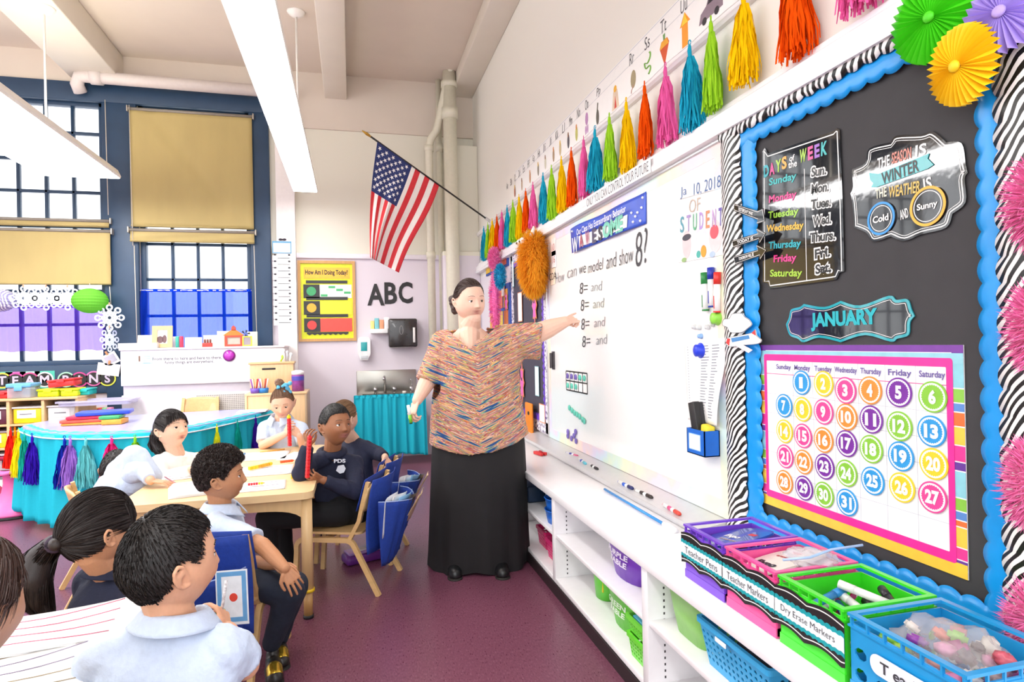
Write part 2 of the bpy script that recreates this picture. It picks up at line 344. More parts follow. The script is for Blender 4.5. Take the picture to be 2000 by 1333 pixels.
# ---------------------------------------------------------------- roller shades
SHADE = mat('#b8a46c', .8, var=.05, scale=5, bump=.1, stretch=(1, 1, .3))
def shade(u0, v0, u1, v1, off, label, wr=.006, roller=True, cord=True, fold=0):
    a = bw(u0, v0, off); b = bw(u1, v1, off); x0, z1 = a; x1, z0 = b; y = YB-off
    root = thing('roller_shade', label, 'window shade', ((x0+x1)/2, y, z0))
    m = MB(); m.grid(lambda s, t: (x0+(x1-x0)*s, y+wr*math.sin(s*9+t*7)*math.sin(t*3.1)+fold*.012*math.exp(-((s-.15-t*.75)/.05)**2), z1+(z0-z1)*t), 24, 24)
    solidify(part('shade_cloth', m, SHADE, root), .002)
    m = MB(); m.tube([(x0, y-.004, z0+.012), (x1, y-.004, z0+.012)], .011, 8, flat=.7); part('hem_bar', m, SHADE, root)
    if roller:
        m = MB(); m.tube([(x0-.01, y, z1), (x1+.01, y, z1)], .016, 10); part('roller', m, mat('#8b8378', .4), root)
        for x in (x0-.015, x1+.015): m = MB(); m.bbox(x-.006, x+.006, y-.02, YB-.05, z1-.03, z1+.03, .002); part('bracket', m, mat('#b9b2a6', .4, metal=.6), root)
    return root
shade(252, 212, 496, 449, .075, 'tan roller shade filling the upper half of the window left of the flag', fold=1, wr=.004)
shade(254, 449, 497, 477, .095, 'short lower tan shade above the blue cafe curtain')
shade(-70, 425, 213, 445, .075, 'thin upper tan shade roll at the left window', wr=.001)
shade(-70, 446, 217, 557, .095, 'wide tan lower shade above the paper snowflakes')
# cords
for u, v0, v1 in ((252, 205, 480), (460+36, 480, 660), (262, 480, 690), (205, 195, 420), (214, 560, 600)):
    a = bw(u, v0, .1); b = bw(u, v1, .1); m = MB(); m.tube([(a[0], YB-.1, a[1]), (a[0]+.01, YB-.1, b[1])], .004, 6)
    solo('shade_cord', {252: 'thin cord hanging down the left edge of the tall tan shade', 496: 'thin cord beside the right edge of the blue curtain', 262: 'pale cord left of the blue curtain', 205: 'thin cord at the right edge of the upper left window', 214: 'short cord end under the wide tan shade'}[u], 'cord', m, mat('#cfc7b8', .6))
# cafe curtains
def cafe(xa, xb, xa2, xb2, z1, z0, hexc, label, y=YB-.02, alpha=.52):
    root = thing('cafe_curtain', label, 'curtain', ((xa+xb)/2, y, z0))
    rnd = random.Random(3+int(xa*10)); ph = [rnd.random()*6 for _ in range(4)]
    def fn(s, t):
        x = (xa+(xb-xa)*s)*(1-t)+(xa2+(xb2-xa2)*s)*t
        g = .012*math.sin(s*70+ph[0]+2*t)+.01*math.sin(s*33+ph[1]-3*t)+.008*math.sin(s*121+ph[2])*(1-t*.6)
        return (x, y+g*(.5+t*.6), z1+(z0-z1)*t+.006*math.sin(s*40+ph[3])*t)
    m = MB(); m.grid(fn, 180, 14); part('curtain_cloth', m, translucent(hexc, .75, alpha), root)
    m = MB(); m.grid(lambda s, t: (xa+(xb-xa)*s, y+.012*math.sin(s*90)+.01*math.sin(s*37), z1+.015-.03*t), 180, 3); part('curtain_heading', m, translucent(hexc, .5, 1), root)
    m = MB(); m.tube([(xa-.02, y, z1), (xb+.02, y, z1)], .006, 8); part('rod', m, mat('#d8d4cc', .4), root)
a = bw(277, 568); b = bw(494, 568); c = bw(262, 660); d = bw(502, 660)
cafe(a[0], b[0], c[0], d[0], a[1], ZS+.02, '#1c50e8', 'sheer royal blue cafe curtain gathered over lower window panes')
a = bw(-60, 600); b = bw(205, 600)
cafe(a[0], b[0], a[0], b[0]+.03, a[1], bw(100, 686)[1], '#7a50e0', 'sheer purple cafe curtain behind the paper snowflakes', alpha=.45)
# ---------------------------------------------------------------- pipes
PIPE = mat('#ddd8c4', .5, var=.03); PIPEL = mat('#e8e2ea', .5, var=.03)
def pipe(path, r, label, matl=PIPE, fit=()):
    root = thing('pipe', label, 'pipe', path[0]); m = MB(); m.tube(path, r, 16); part('pipe_run', m, matl, root)
    for p, q in fit: m = MB(); m.tube([p, q], r*1.22, 16); part('coupling', m, matl, root)
    return root
def Yp(u, v, y): p = ony(u, v, y); return (p.x, p.y, p.z)
pv = ony(882, 400, 6.75).x
pipe([(pv, 6.75, .3), (pv, 6.75, CEIL)], .075, 'thick cream vertical pipe in the back right corner', PIPE, [((pv, 6.75, 3.75), (pv, 6.75, 3.87)), ((pv, 6.75, 4.1), (pv, 6.75, 4.16))])
px_ = ony(840, 400, 6.85).x; e1 = ony(845, 268, 6.85); e2 = ony(885, 118, 6.7)
pipe([(px_, 6.85, .9), (px_, 6.85, e1.z-.12), (px_+.02, 6.84, e1.z-.03), (e1.x+.04, 6.83, e1.z+.06), (e2.x-.02, 6.7, e2.z-.03), (e2.x+.05, 6.66, e2.z)], .043, 'slim cream pipe that bends up toward the corner riser', PIPE, [((px_, 6.85, 2.22), (px_, 6.85, 2.29)), ((px_, 6.85, e1.z-.16), (px_, 6.85, e1.z-.1))])
q = ony(950, 122, 6.7)
pipe([(e2.x+.05, 6.66, e2.z), (XW, 6.7, e2.z)], .04, 'short horizontal cream pipe running into the right wall', PIPE, [((e2.x+.03, 6.66, e2.z), (e2.x+.14, 6.66, e2.z))])
px2 = ony(861, 400, 6.95).x
pipe([(px2, 6.98, .8), (px2, 6.98, CEIL)], .032, 'thin pipe behind the thick corner riser', PIPE, [((px2, 6.98, 3.45), (px2, 6.98, 3.55))])
a = ony(150, 150, 6.9); b = ony(490, 178, 6.9)
pipe([(a.x, 6.98, a.z-.12), (a.x-.01, 6.93, a.z-.06), (a.x+.02, 6.9, a.z), (a.x+.09, 6.9, a.z+.01), (XW-2, 6.9, a.z-.0)], .06, 'thick white horizontal pipe above the window shades', mat('#d9cfca', .5, var=.03), [((a.x+.12, 6.9, a.z+.01), (a.x+.22, 6.9, a.z+.01))])
# ---------------------------------------------------------------- pendant lights
DIFF = mat('#ffffff', .5, var=0, emit=LAMP); UPFILL = mat('#fff8ea', .5, var=0, emit=LAMP*.55); HOUS = mat('#efece6', .4, var=.02)
def pendant(x, y0, y1, z, w, label, stems, zc=4.27, rot=0):
    root = thing('pendant_light', label, 'light fixture', (x, (y0+y1)/2, z))
    M = T(x, (y0+y1)/2, 0)@RZ(rot); L = (y1-y0)/2
    prof = [(-w/2, 0), (w/2, 0), (w/2+.005, .02), (w/2-.02, .075), (w/2-.09, .105), (-w/2+.09, .105), (-w/2+.02, .075), (-w/2-.005, .02)]
    m = MB(); P = M@Matrix(((1, 0, 0, 0), (0, 0, -1, 0), (0, 1, 0, z), (0, 0, 0, 1)))
    m.prism(prof, -L, L, P); part('housing', m, HOUS, root)
    m = MB(); m.box(-w/2+.006, w/2-.006, -L+.01, L-.01, z-.006, z-.0005, M); part('diffuser', m, DIFF, root)
    m = MB(); m.box(-w/2+.1, w/2-.1, -L+.05, L-.05, z+.106, z+.109, M); part('added_uplight', m, UPFILL, root)  # added glowing strip that brightens the ceiling and upper walls
    for s in stems:
        p = M@Vector((0, s, 0)); m = MB(); m.tube([(p.x, p.y, z+.1), (p.x, p.y, zc)], .009, 8); part('stem', m, HOUS, root)
        m = MB(); m.lathe([(.02, zc-.05), (.05, zc-.035), (.075, zc-.012), (.08, zc)], 20, T(p.x, p.y, 0)); part('canopy', m, HOUS, root)
pendant(-.425, 2.3, 6.6, 2.85, .235, 'long bright pendant light over the children tables', (-.9, 1.36), 4.27)
pendant(-2.31, 3.0, 6.3, 2.83, .62, 'wide bright pendant light at the left windows', (1.0, -1.2), 4.0, 0)
pendant(-.425, -2.4, 1.4, 2.85, .235, 'unseen pendant light added behind the camera', (-.9, 1.2), 4.27)  # unseen fixture, added to give the room more light
pendant(-4.9, 0.4, 5.9, 2.85, .5, 'unseen pendant light added far to the left', (-.9, 1.2), 4.0)  # also added out of view, as extra light from the left
# ================================================================ right wall
def rect_r(u0, v0, u1, v1, off=0): a = rw(u0, v0, off); b = rw(u1, v1, off); return a[0], b[0], b[1], a[1]
# ledge mouldings above the boards (real strips of trim)
m = MB()
prof = [(0, 0), (.055, 0), (.06, .02), (.05, .035), (.05, .075), (.03, .09), (.025, .11), (0, .115)]
P = Matrix(((-1, 0, 0, XW), (0, 0, 1, 0), (0, 1, 0, 2.05), (0, 0, 0, 1)))
m.prism([(a, b) for a, b in prof], .75, 6.9, P); struct('trim_40', m, mat('#f7f5f6', .4, var=.01), 'white moulded ledge above the whiteboard')
P2 = Matrix(((-1, 0, 0, XW), (0, 0, 1, 0), (0, 1, 0, 2.475), (0, 0, 0, 1)))
m = MB(); m.prism([(0, 0), (.02, .0), (.03, .012), (.03, .03), (.018, .045), (0, .05)], .5, 6.9, P2); struct('trim_41', m, mat('#f4f1f2', .4, var=.01), 'white picture rail that the paper tassels hang from')
# whiteboard
WY0, WY1, WZ0, WZ1 = 2.10, 4.335, .565, 2.035
root = thing('whiteboard', 'large glossy whiteboard with a pastel border on the right wall', 'whiteboard', (XW, (WY0+WY1)/2, WZ0))
WBM = mat('#fafaf8', .16, var=.005, coat=.5)
m = MB(); m.box(-WY1, -WY0, WZ0, WZ1, .0, .016, RB); part('writing_surface', m, WBM, root)
def f_pastel(nt, N, L, b):
    tc = N.new('ShaderNodeTexCoord'); sp = N.new('ShaderNodeSeparateXYZ'); ad = N.new('ShaderNodeMath'); ad.operation = 'ADD'; ad2 = N.new('ShaderNodeMath'); ad2.operation = 'ADD'
    nz = N.new('ShaderNodeTexNoise'); nz.inputs['Scale'].default_value = 5; ml = N.new('ShaderNodeMath'); ml.operation = 'MULTIPLY'; ml.inputs[1].default_value = 1.1
    fr = N.new('ShaderNodeMath'); fr.operation = 'FRACT'
    L.new(tc.outputs['Object'], sp.inputs[0]); L.new(tc.outputs['Object'], nz.inputs['Vector']); L.new(sp.outputs[1], ad.inputs[0]); L.new(sp.outputs[2], ad.inputs[1])
    L.new(ad.outputs[0], ml.inputs[0]); L.new(ml.outputs[0], ad2.inputs[0]); L.new(nz.outputs['Fac'], ad2.inputs[1]); L.new(ad2.outputs[0], fr.inputs[0])
    r = ramp(N, [(0, '#f7dcd9'), (.17, '#f9e6d6'), (.33, '#f4f3d2'), (.5, '#dcf0e0'), (.66, '#d8eaf5'), (.83, '#e6ddf2'), (1, '#f7dcd9')])
    L.new(fr.outputs[0], r.inputs[0]); L.new(r.outputs[0], b.inputs['Base Color'])
PASTEL = nodemat('pastel_wash', f_pastel, .4)
bw_ = .055
for a, b, c, d in ((-WY1, -WY0, WZ0, WZ0+.07), (-WY1, -WY0, WZ1-.05, WZ1), (-WY1, -WY1+.05, WZ0+.07, WZ1-.05), (-WY0-bw_, -WY0, WZ0+.07, WZ1-.05)):
    m = MB(); m.box(a, b, c, d, .016, .0175, RB); part('border_strip', m, PASTEL, root, label='pastel watercolour paper border strip')
FR = mat('#dcdcdc', .3, metal=.5, var=.02)
for a, b, c, d in ((-WY1-.02, -WY1, WZ0, WZ1), (-WY0, -WY0+.015, WZ0, WZ1), (-WY1-.02, -WY0+.015, WZ1, WZ1+.02)):
    m = MB(); m.bbox(a, b, c, d, 0, .026, .004, RB); part('frame_rail', m, FR, root)
m = MB(); PT = Matrix(((-1, 0, 0, XW), (0, 0, 1, 0), (0, 1, 0, .548), (0, 0, 0, 1)))
m.prism([(0, 0), (.155, -.018), (.172, -.02), (.178, -.008), (.172, .004), (.16, .0), (.155, -.006), (.02, .014), (0, .016)], WY0, 4.9, PT); part('marker_tray', m, mat('#d6d5d6', .35, metal=.3, var=.02), root)
# handwriting on the board
INK = mat('#3c3c40', .5)
def write(parent, body, uv0, uv1, hz, mt=INK, bold=-.01, off=.019, name='handwriting', shear=0.15):
    a = rw(*uv0, off); b = rw(*uv1, off); w = b[0]-a[0]; M = RB@T((a[0]+b[0])/2, (a[1]+b[1])/2, off)@RZ(math.atan2(b[1]-a[1], w))
    m = MB(); m.text(body, M, h=hz, w=w, bold=bold, shear=shear); return part(name, m, mt, parent)
INK2 = mat('#8e9094', .5)
for wd, ua, ub, h in (('How', 1085, 1102, .07), ('can', 1108, 1126, .05), ('we', 1131, 1144, .045), ('model', 1148, 1178, .065), ('and', 1184, 1204, .08), ('show', 1209, 1237, .085)):
    zc = 1.72
    def vz(u):
        lo, hi = 300, 700
        for _ in range(30):
            mm = (lo+hi)/2
            if onx(u, mm, XW).z > zc: lo = mm
            else: hi = mm
        return mm
    write(root, wd, (ua, vz(ua)), (ub, vz(ub)), h, INK2 if wd in ('How', 'can') else INK)
write(root, '8?', (1240, 492), (1266, 476), .17, INK, shear=.25)
for v, ue in ((563, 0), (596, 4), (633, 6), (667, 10)):
    write(root, '8=', (1132+ue/2, v+1), (1148+ue/2, v-1), .07, INK); write(root, 'and', (1154+ue, v-2), (1176+ue, v-5), .055, INK2)
# ten frame
x0, x1, z0, z1 = rect_r(1106, 725, 1148, 781, .018)
tf = thing('ten_frame', 'black outlined ten frame grid magnet low on the whiteboard', 'ten frame', RB@Vector(((x0+x1)/2, z0, .02)))
zz0 = z0+.035; zz1 = z1
m = MB(); m.box(x0, x1, zz0, zz1, .0165, .019, RB); part('card', m, PAPER, tf)
m = MB()
for i in range(6): x = x0+(x1-x0)*i/5; m.box(x-.003, x+.003, zz0, zz1, .019, .021, RB)
for i in range(3): z = zz0+(zz1-zz0)*i/2; m.box(x0, x1, z-.004, z+.004, .019, .021, RB)
part('grid_lines', m, BLACK, tf)
PURC = mat('#7765b8', .4); TEAC = mat('#63cdb6', .4)
ORD = ['leftmost', 'second', 'third', 'fourth', 'fifth', 'sixth', 'rightmost']
def counter(x, z, mt, lab):
    m = MB(); m.lathe([(.016, .0205), (.019, .023), (.019, .026), (.015, .029)], 18, RB@T(x, z, 0)); solo('counter', lab, 'counter', m, mt, group='foam counters on the whiteboard')
cw = (x1-x0)/5; ch = (zz1-zz0)/2
for i in range(5): counter(x0+cw*(i+.5), zz0+ch*1.5, PURC if i < 3 else TEAC, '%s purple round counter in the upper row of the ten frame' % ORD[i] if i < 3 else '%s mint round counter in the upper row of the ten frame' % ('left' if i == 3 else 'right'))
for i in range(3): counter(x0+cw*(i+.5), zz0+ch*.5, TEAC, '%s mint round counter in the lower row of the ten frame' % ORD[i])
for i, (u, v) in enumerate(((1113, 797), (1118, 802), (1123, 807), (1128, 810), (1133, 814), (1139, 820), (1142, 823))): a = rw(u, v, .02); counter(a[0], a[1], TEAC, '%s mint counter in the loose slanting row under the ten frame' % ORD[i])
for i, (u, v) in enumerate(((1110, 844), (1110, 852), (1117, 857), (1122, 852), (1125, 844), (1126, 862))): a = rw(u, v, .02); counter(a[0], a[1], PURC, '%s purple counter in the loose clump at the bottom of the whiteboard' % ('upper left', 'lower left', 'lowest left', 'central', 'upper right', 'lower right')[i])
# blue banner
def poly_r(pts, off=0): return [rw(u, v, off) for u, v in pts]
bn = thing('banner', 'blue class behaviour banner hanging at the top of the whiteboard', 'banner', onx(1190, 470, XW-.03))
q = poly_r([(1117, 495), (1259, 437), (1258, 374), (1117, 448)], .03)
def bil(s, t, q=q): return ((q[0][0]*(1-s)+q[1][0]*s)*(1-t)+(q[3][0]*(1-s)+q[2][0]*s)*t, (q[0][1]*(1-s)+q[1][1]*s)*(1-t)+(q[3][1]*(1-s)+q[2][1]*s)*t)
def fnb(s, t): a = bil(s, t); return RB@Vector((a[0], a[1], .03+.012*math.sin(s*5+1)*(t-.1)+.008*math.sin(s*11)))
m = MB(); m.grid(fnb, 40, 10); solidify(part('banner_sheet', m, mat('#2c52c4', .35, var=.08, scale=8), bn), .002)
def onb(s, t, o=.003): a = bil(s, t); return Vector((a[0], a[1], fnb(s, t) @ Vector((0, 0, 0)) if False else (XW-fnb(s, t).x)+o))
def btxt(body, s0, s1, t, h, mt, bold=0.01):
    a = onb(s0, t); b = onb(s1, t); w = b.x-a.x; M = RB@T((a.x+b.x)/2, (a.y+b.y)/2, max(a.z, b.z)+.004)@RZ(math.atan2(b.y-a.y, w)); m = MB(); m.text(body, M, h=h, w=w, bold=bold); part('lettering', m, mt, bn)
btxt('Our Class Has Extraordinary Behavior', .14, .84, .66, .05, PAPER, .01)
q0 = [onb(.16, .12), onb(.86, .12), onb(.86, .56), onb(.16, .56)]
m = MB(); m.grid(lambda s, t: RB@Vector(((a := onb(.16+.66*s, .1+.42*t, .004)).x, a.y, a.z)), 16, 3); part('letter_strip', m, PAPER, bn)
for i, (ch_, col) in enumerate(zip('AWES', ('#b05a6a', '#c0788c', '#55506a', '#3d3d48'))):
    btxt(ch_, .175+.085*i, .235+.085*i, .31, .085, mat(col, .5), .04)
btxt('OME', .52, .78, .31, .09, mat('#7fd0b6', .5), .05); btxt('W', .05, .15, .24, .1, PAPER, .02)
m = MB()
for s, t in ((.88, .2), (.92, .45), (.95, .15), (.9, .35), (.86, .52), (.96, .55), (.05, .85), (.97, .85)): a = onb(s, t, .004); m.ball(RB@Vector((a.x, a.y, a.z)), .008, sub=1)
part('stars', m, PAPER, bn)
sg = thing('sentence_strip', 'white sentence strip with black lettering on the ledge above the blue banner', 'sentence strip', onx(1190, 395, XW-.07))
a = rw(1140, 408, .066); b = rw(1255, 350, .066)
m = MB(); m.box(-3.42, -2.60, 2.048, 2.118, .0615, .063, RB); part('strip_card', m, PAPER, sg)
m = MB(); m.text('ONLY YOU CAN CONTROL YOUR FUTURE', RB@T(-3.01, 2.083, .0633), h=.048, w=.78, bold=-.005); part('lettering', m, mat('#55555c', .5), sg)
# student poster
st = thing('student_poster', 'white hand drawn student poster at the top right of the whiteboard', 'poster', onx(1372, 440, XW-.02))
q = poly_r([(1323, 514), (1418, 497), (1414, 370), (1327, 392)], .02)
m = MB(); m.prism(q, .018, .02, RB); part('sheet', m, PAPER, st)
def stx(body, ua, va, ub, vb, h, col, bold=0): write(st, body, (ua, va), (ub, vb), h, mat(col, .6), bold+.005, .022, 'lettering', 0)
q2 = poly_r([(1326, 390), (1413, 366), (1413, 340), (1326, 362)], .02); m = MB(); m.prism(q2, .018, .0205, RB); part('date_strip', m, PAPER, st)
stx('Ja', 1329, 378, 1341, 374, .05, '#5a78a8', -.01); stx('10, 2018', 1355, 372, 1408, 355, .055, '#5a78a8', -.01)
stx('OF', 1346, 404, 1368, 398, .055, '#c9b7a8', -.01)
for i, (c_, col) in enumerate(zip('STUDENT', ('#5fa0b0', '#a890c4', '#5fae84', '#b898d8', '#d89068', '#c09acc', '#6f60b0'))):
    u = 1332+i*12.5; stx(c_, u-3.5, 440-i*2.6, u+4, 438-i*2.6, .07, col, .01)
def blob(parent, u, v, rx, ry, col, off=.021, name='drawn_shape', n=20):
    a = rw(u, v, off); m = MB(); m.prism(circ(rx, n, a[0], a[1], ry), off-.0005, off+.0003, RB); part(name, m, mat(col, .7), parent)
for u, v, rx, ry, col, o in ((1341, 478, .035, .06, '#f2cfd0', .021), (1341, 464, .035, .014, '#4c4a55', .0215), (1368, 468, .045, .05, '#e9e2f0', .021), (1397, 462, .045, .065, '#f1d8d8', .021), (1395, 453, .03, .028, '#e0606a', .0215), (1374, 491, .02, .025, '#e0a43c', .0215), (1364, 497, .015, .015, '#59b8ab', .0215), (1336, 508, .02, .01, '#98b77a', .0215), (1391, 497, .02, .012, '#b7cbe6', .0215)): blob(st, u, v, rx, ry, col, o)
# three magnetic markers, magnets
for u0, v0, u1, v1, col, nm in ((1375, 533, 1378, 607, '#2c8a46', 'green'), (1388, 523, 1390, 600, '#2638a8', 'blue'), (1401, 532, 1400, 610, '#e0342c', 'red')):
    a = rw(u0, v0, .03); b = rw(u1, v1, .03); A = RB@Vector((a[0], a[1], .03)); B = RB@Vector((b[0], b[1], .03))
    g = thing('magnetic_marker', 'fat %s-capped magnetic dry erase marker stuck upright on the whiteboard' % nm, 'marker', B, 'magnetic markers on the whiteboard')
    m = MB(); m.tube([A.lerp(B, .27), B], .0135, 16); part('barrel', m, PAPER, g); m = MB(); m.tube([A, A.lerp(B, .3)], .0145, 16); part('cap', m, mat(col, .35), g)
    m = MB(); m.tube([A.lerp(B, .97), A.lerp(B, 1.01)], .0142, 16); part('end_ring', m, mat(col, .35), g)
    m = MB(); p = A.lerp(B, .72); m.box(-.0025, .0025, -.03, .02, 0, .0006, frame_from(p+Vector((-.0138, 0, 0)), (0, -1, 0), (0, 0, 1), (-1, 0, 0))); part('print', m, mat(col, .5), g)
def cone_mag(u, v, r, col, lab, dz=.03):
    a = rw(u, v, .02); m = MB(); m.lathe([(r, 0), (r*1.02, .004), (r*.75, .012), (r*.8, dz*.8), (r*.3, dz)], 20, RB@T(a[0], a[1], .0165)); solo('magnet', lab, 'magnet', m, mat(col, .35), group='magnets on the whiteboard')
cone_mag(1401, 622, .028, '#96e04c', 'lime green magnet clip beside the paper cloud'); cone_mag(1368, 685, .032, '#2440d8', 'royal blue magnet holding the class list'); cone_mag(1369, 657, .011, '#8fb6e6', 'small pale blue magnet above the class list', .02)
for u, v, w_ in ((1357, 639, 'leftmost'), (1366, 640, 'second'), (1383, 639, 'third'), (1392, 634, 'rightmost')): cone_mag(u, v, .011, '#d9dad9', '%s of the four small clear magnets under the red marker' % w_, .02)
# class list
ls = thing('class_list', 'long curling class list sheet under the blue magnet on the whiteboard', 'paper', onx(1378, 740, XW-.03))
q = poly_r([(1340, 820), (1408, 832), (1415, 660), (1332, 668)], .03)
def fl(s, t): return RB@Vector(((q[0][0]*(1-s)+q[1][0]*s)*(1-t)+(q[3][0]*(1-s)+q[2][0]*s)*t, (q[0][1]*(1-s)+q[1][1]*s)*(1-t)+(q[3][1]*(1-s)+q[2][1]*s)*t, .02+.028*(1-t)*s*s+.006*math.sin(6*t)*s))
m = MB(); m.grid(fl, 12, 20); solidify(part('sheet', m, PAPER, ls), .0008)
m = MB()
rnd = random.Random(5)
for i in range(26):
    t = .93-i*.034
    for s0, s1 in ((.42, .42+rnd.uniform(.12, .2)), (.68, .7+rnd.uniform(.08, .15)), (.08, .1)):
        a, b = fl(s0, t), fl(s1, t); c, d = fl(s1, t-.01), fl(s0, t-.01); o = Vector((-.0014, 0, 0)); m.add([a+o, b+o, c+o, d+o], [(0, 1, 2, 3)])
part('printed_rows', m, mat('#8a8d98', .6), ls, kind='stuff')
# blue marker holder, eraser, sponge
hd = thing('marker_holder', 'blue magnetic pocket box with a blank label on the whiteboard', 'holder', onx(1372, 893, XW-.03))
HB = mat('#1566c8', .4, var=.05)
a = rw(1342, 835, .1); b = rw(1405, 830, .0); z1 = a[1]-.005; z0 = rw(1345, 885, .09)[1]; ya = a[0]; yb = -onx(1405, 850, XW-.02).y
def hb(x0, x1, zz0, zz1, d0, d1): mm = MB(); mm.bbox(x0, x1, zz0, zz1, d0, d1, .002, RB); return mm
xA = -onx(1342, 860, XW-.085).y; xB = -onx(1376, 860, XW-.085).y
mm = MB()
for p in ((xA, xB, z0, z1, .082, .086), (xA, xA+.004, z0, z1, .017, .086), (xB-.004, xB, z0, z1, .017, .086), (xA, xB, z0, z0+.004, .017, .086), (xA, xB, z0, z1, .017, .021)): mm.box(*p, RB)
part('box', mm, HB, hd)
mm = MB(); mm.box(xA+.02, xB-.03, (z0+z1)/2-.03, (z0+z1)/2+.03, .086, .0868, RB); part('label_card', mm, PAPER, hd)
mm = MB(); mm.ring([(xA+.017, (z0+z1)/2-.033), (xB-.027, (z0+z1)/2-.033), (xB-.027, (z0+z1)/2+.033), (xA+.017, (z0+z1)/2+.033)], [(xA+.02, (z0+z1)/2-.03), (xB-.03, (z0+z1)/2-.03), (xB-.03, (z0+z1)/2+.03), (xA+.02, (z0+z1)/2+.03)], .086, .0872, RB); part('label_edge', mm, mat('#8ec0f0', .5), hd)
Me = RB@T((xA+xB)/2-.022, (z0+z1)/2+.06, .055)@RZ(rad(13))
e = thing('eraser', 'black block whiteboard eraser standing in the blue pocket box', 'eraser', M=Me)
mm = MB(); mm.bbox(-.028, .016, -.06, .1, -.008, .02, .003, Me); part('eraser_body', mm, mat('#232324', .5), e); mm = MB(); mm.bbox(-.026, .014, -.058, .098, -.024, -.008, .002, Me); part('felt_pad', mm, mat('#39383a', .95), e)
Me = RB@T(xB-.035, z1-.0, .05)@RZ(rad(-8)); mm = MB(); mm.bbox(-.028, .028, -.04, .02, -.02, .015, .008, Me); solo('sponge', 'yellow sponge eraser tucked beside the black eraser', 'sponge', mm, mat('#f0d83a', .8, bump=.3, scale=80))
# side handle of the board: small dark bracket
a = rw(1079, 706, .03); mm = MB(); mm.bbox(a[0]-.01, a[0]+.01, a[1]-.05, a[1]+.06, .03, .05, .004, RB); mm.box(a[0]-.015, a[0]+.015, a[1]-.06, a[1]+.07, .0, .03, RB)
solo('board_latch', 'small dark latch at the left edge of the whiteboard', 'latch', mm, mat('#4a4448', .4))
# pens in the tray
def marker(p, ang, L, cap, body, lab, r=.0085, capb=None):
    M = T(*p)@RZ(ang)
    g = thing('dry_erase_marker', lab, 'marker', M=M, group='dry erase markers lying in the tray')
    m = MB(); m.tube([(-L/2, 0, 0), (L*.2, 0, 0)], r, 14); part('barrel', m, mat(body, .4), g, local=True)
    m = MB(); m.tube([(L*.18, 0, 0), (L*.42, 0, 0), (L*.5, 0, 0)], [r*1.08, r*1.05, r*.7], 14); part('cap', m, mat(cap, .35), g, local=True)
    m = MB(); m.tube([(-L/2-.006, 0, 0), (-L/2, 0, 0)], r*.8, 14); part('end_plug', m, mat(capb or cap, .35), g, local=True)
    m = MB(); m.tube([(-L*.2, 0, 0), (0, 0, 0)], r*1.02, 14); part('print_band', m, mat(capb or cap, .35), g, local=True)
def tray_mark(ua, va, ub, vb, cap, body, lab, capb=None):
    z = .563; A = onz(ua, va, z); B = onz(ub, vb, z); c = (A+B)/2; d = B-A; xx = min(max(c.x, XW-.13), XW-.05); marker((xx, c.y, z-.012-(XW-.05-xx)*-.04), math.atan2(d.y, d.x), max(.11, min(.15, d.length)), cap, body, lab, capb=capb)
tray_mark(1106, 881, 1130, 889, '#d65a86', '#e9e6ee', 'marker with a pink cap at the far end of the tray', '#3b3f9c')
tray_mark(1128, 892, 1148, 906, '#5fbfd2', '#f2f2f2', 'marker with a blue plug and light blue band behind the black marker', '#2f49b0')
tray_mark(1148, 902, 1171, 916, '#1d1b1d', '#f4f4f2', 'black-capped white marker in the far part of the tray')
tray_mark(1206, 937, 1240, 953, '#232a66', '#f4f4f2', 'white marker with a royal blue plug in the middle of the tray', '#2f62d0')
tray_mark(1240, 953, 1277, 970, '#2b211e', '#f4f4f2', 'white marker with a dark brown cap in the middle of the tray')
tray_mark(1292, 980, 1334, 1004, '#e04434', '#f6f3f3', 'white marker with a red cap and pink plug near the purple crate', '#e44f86')
# ---------------------------------------------------------------- bulletin board
BY0, BY1 = .95, 2.06   # Y extent
bb = thing('bulletin_board', 'black paper bulletin board with blue scalloped and zebra borders', 'bulletin board', (XW, 1.5, .5))
BPAP = mat('#3a393b', .75, var=.06, scale=14, bump=.1)
m = MB(); m.box(-BY1, -BY0, .53, 2.05, 0, .01, RB); part('backing_paper', m, BPAP, bb)
BLUE = mat('#1096e4', .3, var=.03)
def scallop(x0, x1, z0, z1, side, amp=.012, wl=.058, n=8):
    """strip polygon with one wavy edge; side: which edge is wavy ('l','r','t','b')"""
    horiz = side in 'tb'; L = (x1-x0) if horiz else (z1-z0); k = max(1, round(L/wl)); pts = []
    for i in range(k*n+1):
        s = i/(k*n); w = amp*abs(math.sin(PI*k*s))**.8
        if side == 'b': pts.append((x0+L*s, z0-w+amp*.5))
        if side == 't': pts.append((x0+L*s, z1+w-amp*.5))
        if side == 'r': pts.append((x1+w-amp*.5, z0+L*s))
        if side == 'l': pts.append((x0-w+amp*.5, z0+L*s))
    back = {'b': (z1, 'z'), 't': (z0, 'z'), 'r': (x0, 'x'), 'l': (x1, 'x')}[side]
    q = [(p[0], back[0]) if back[1] == 'z' else (back[0], p[1]) for p in pts]
    return pts, q
def scstrip(m, x0, x1, z0, z1, side, d, curl=.006, **kw):
    a, b = scallop(x0, x1, z0, z1, side, **kw); n = len(a)
    fn = lambda p, t: RB@Vector((p[0], p[1], d+curl*math.sin(PI*t)))
    K = 4; vs = []
    for j in range(K+1):
        t = j/K
        for i in range(n): p = (a[i][0]*(1-t)+b[i][0]*t, a[i][1]*(1-t)+b[i][1]*t); vs.append(fn(p, t))
    m.add(vs, [(j*n+i, j*n+i+1, (j+1)*n+i+1, (j+1)*n+i) for j in range(K) for i in range(n-1)], True)
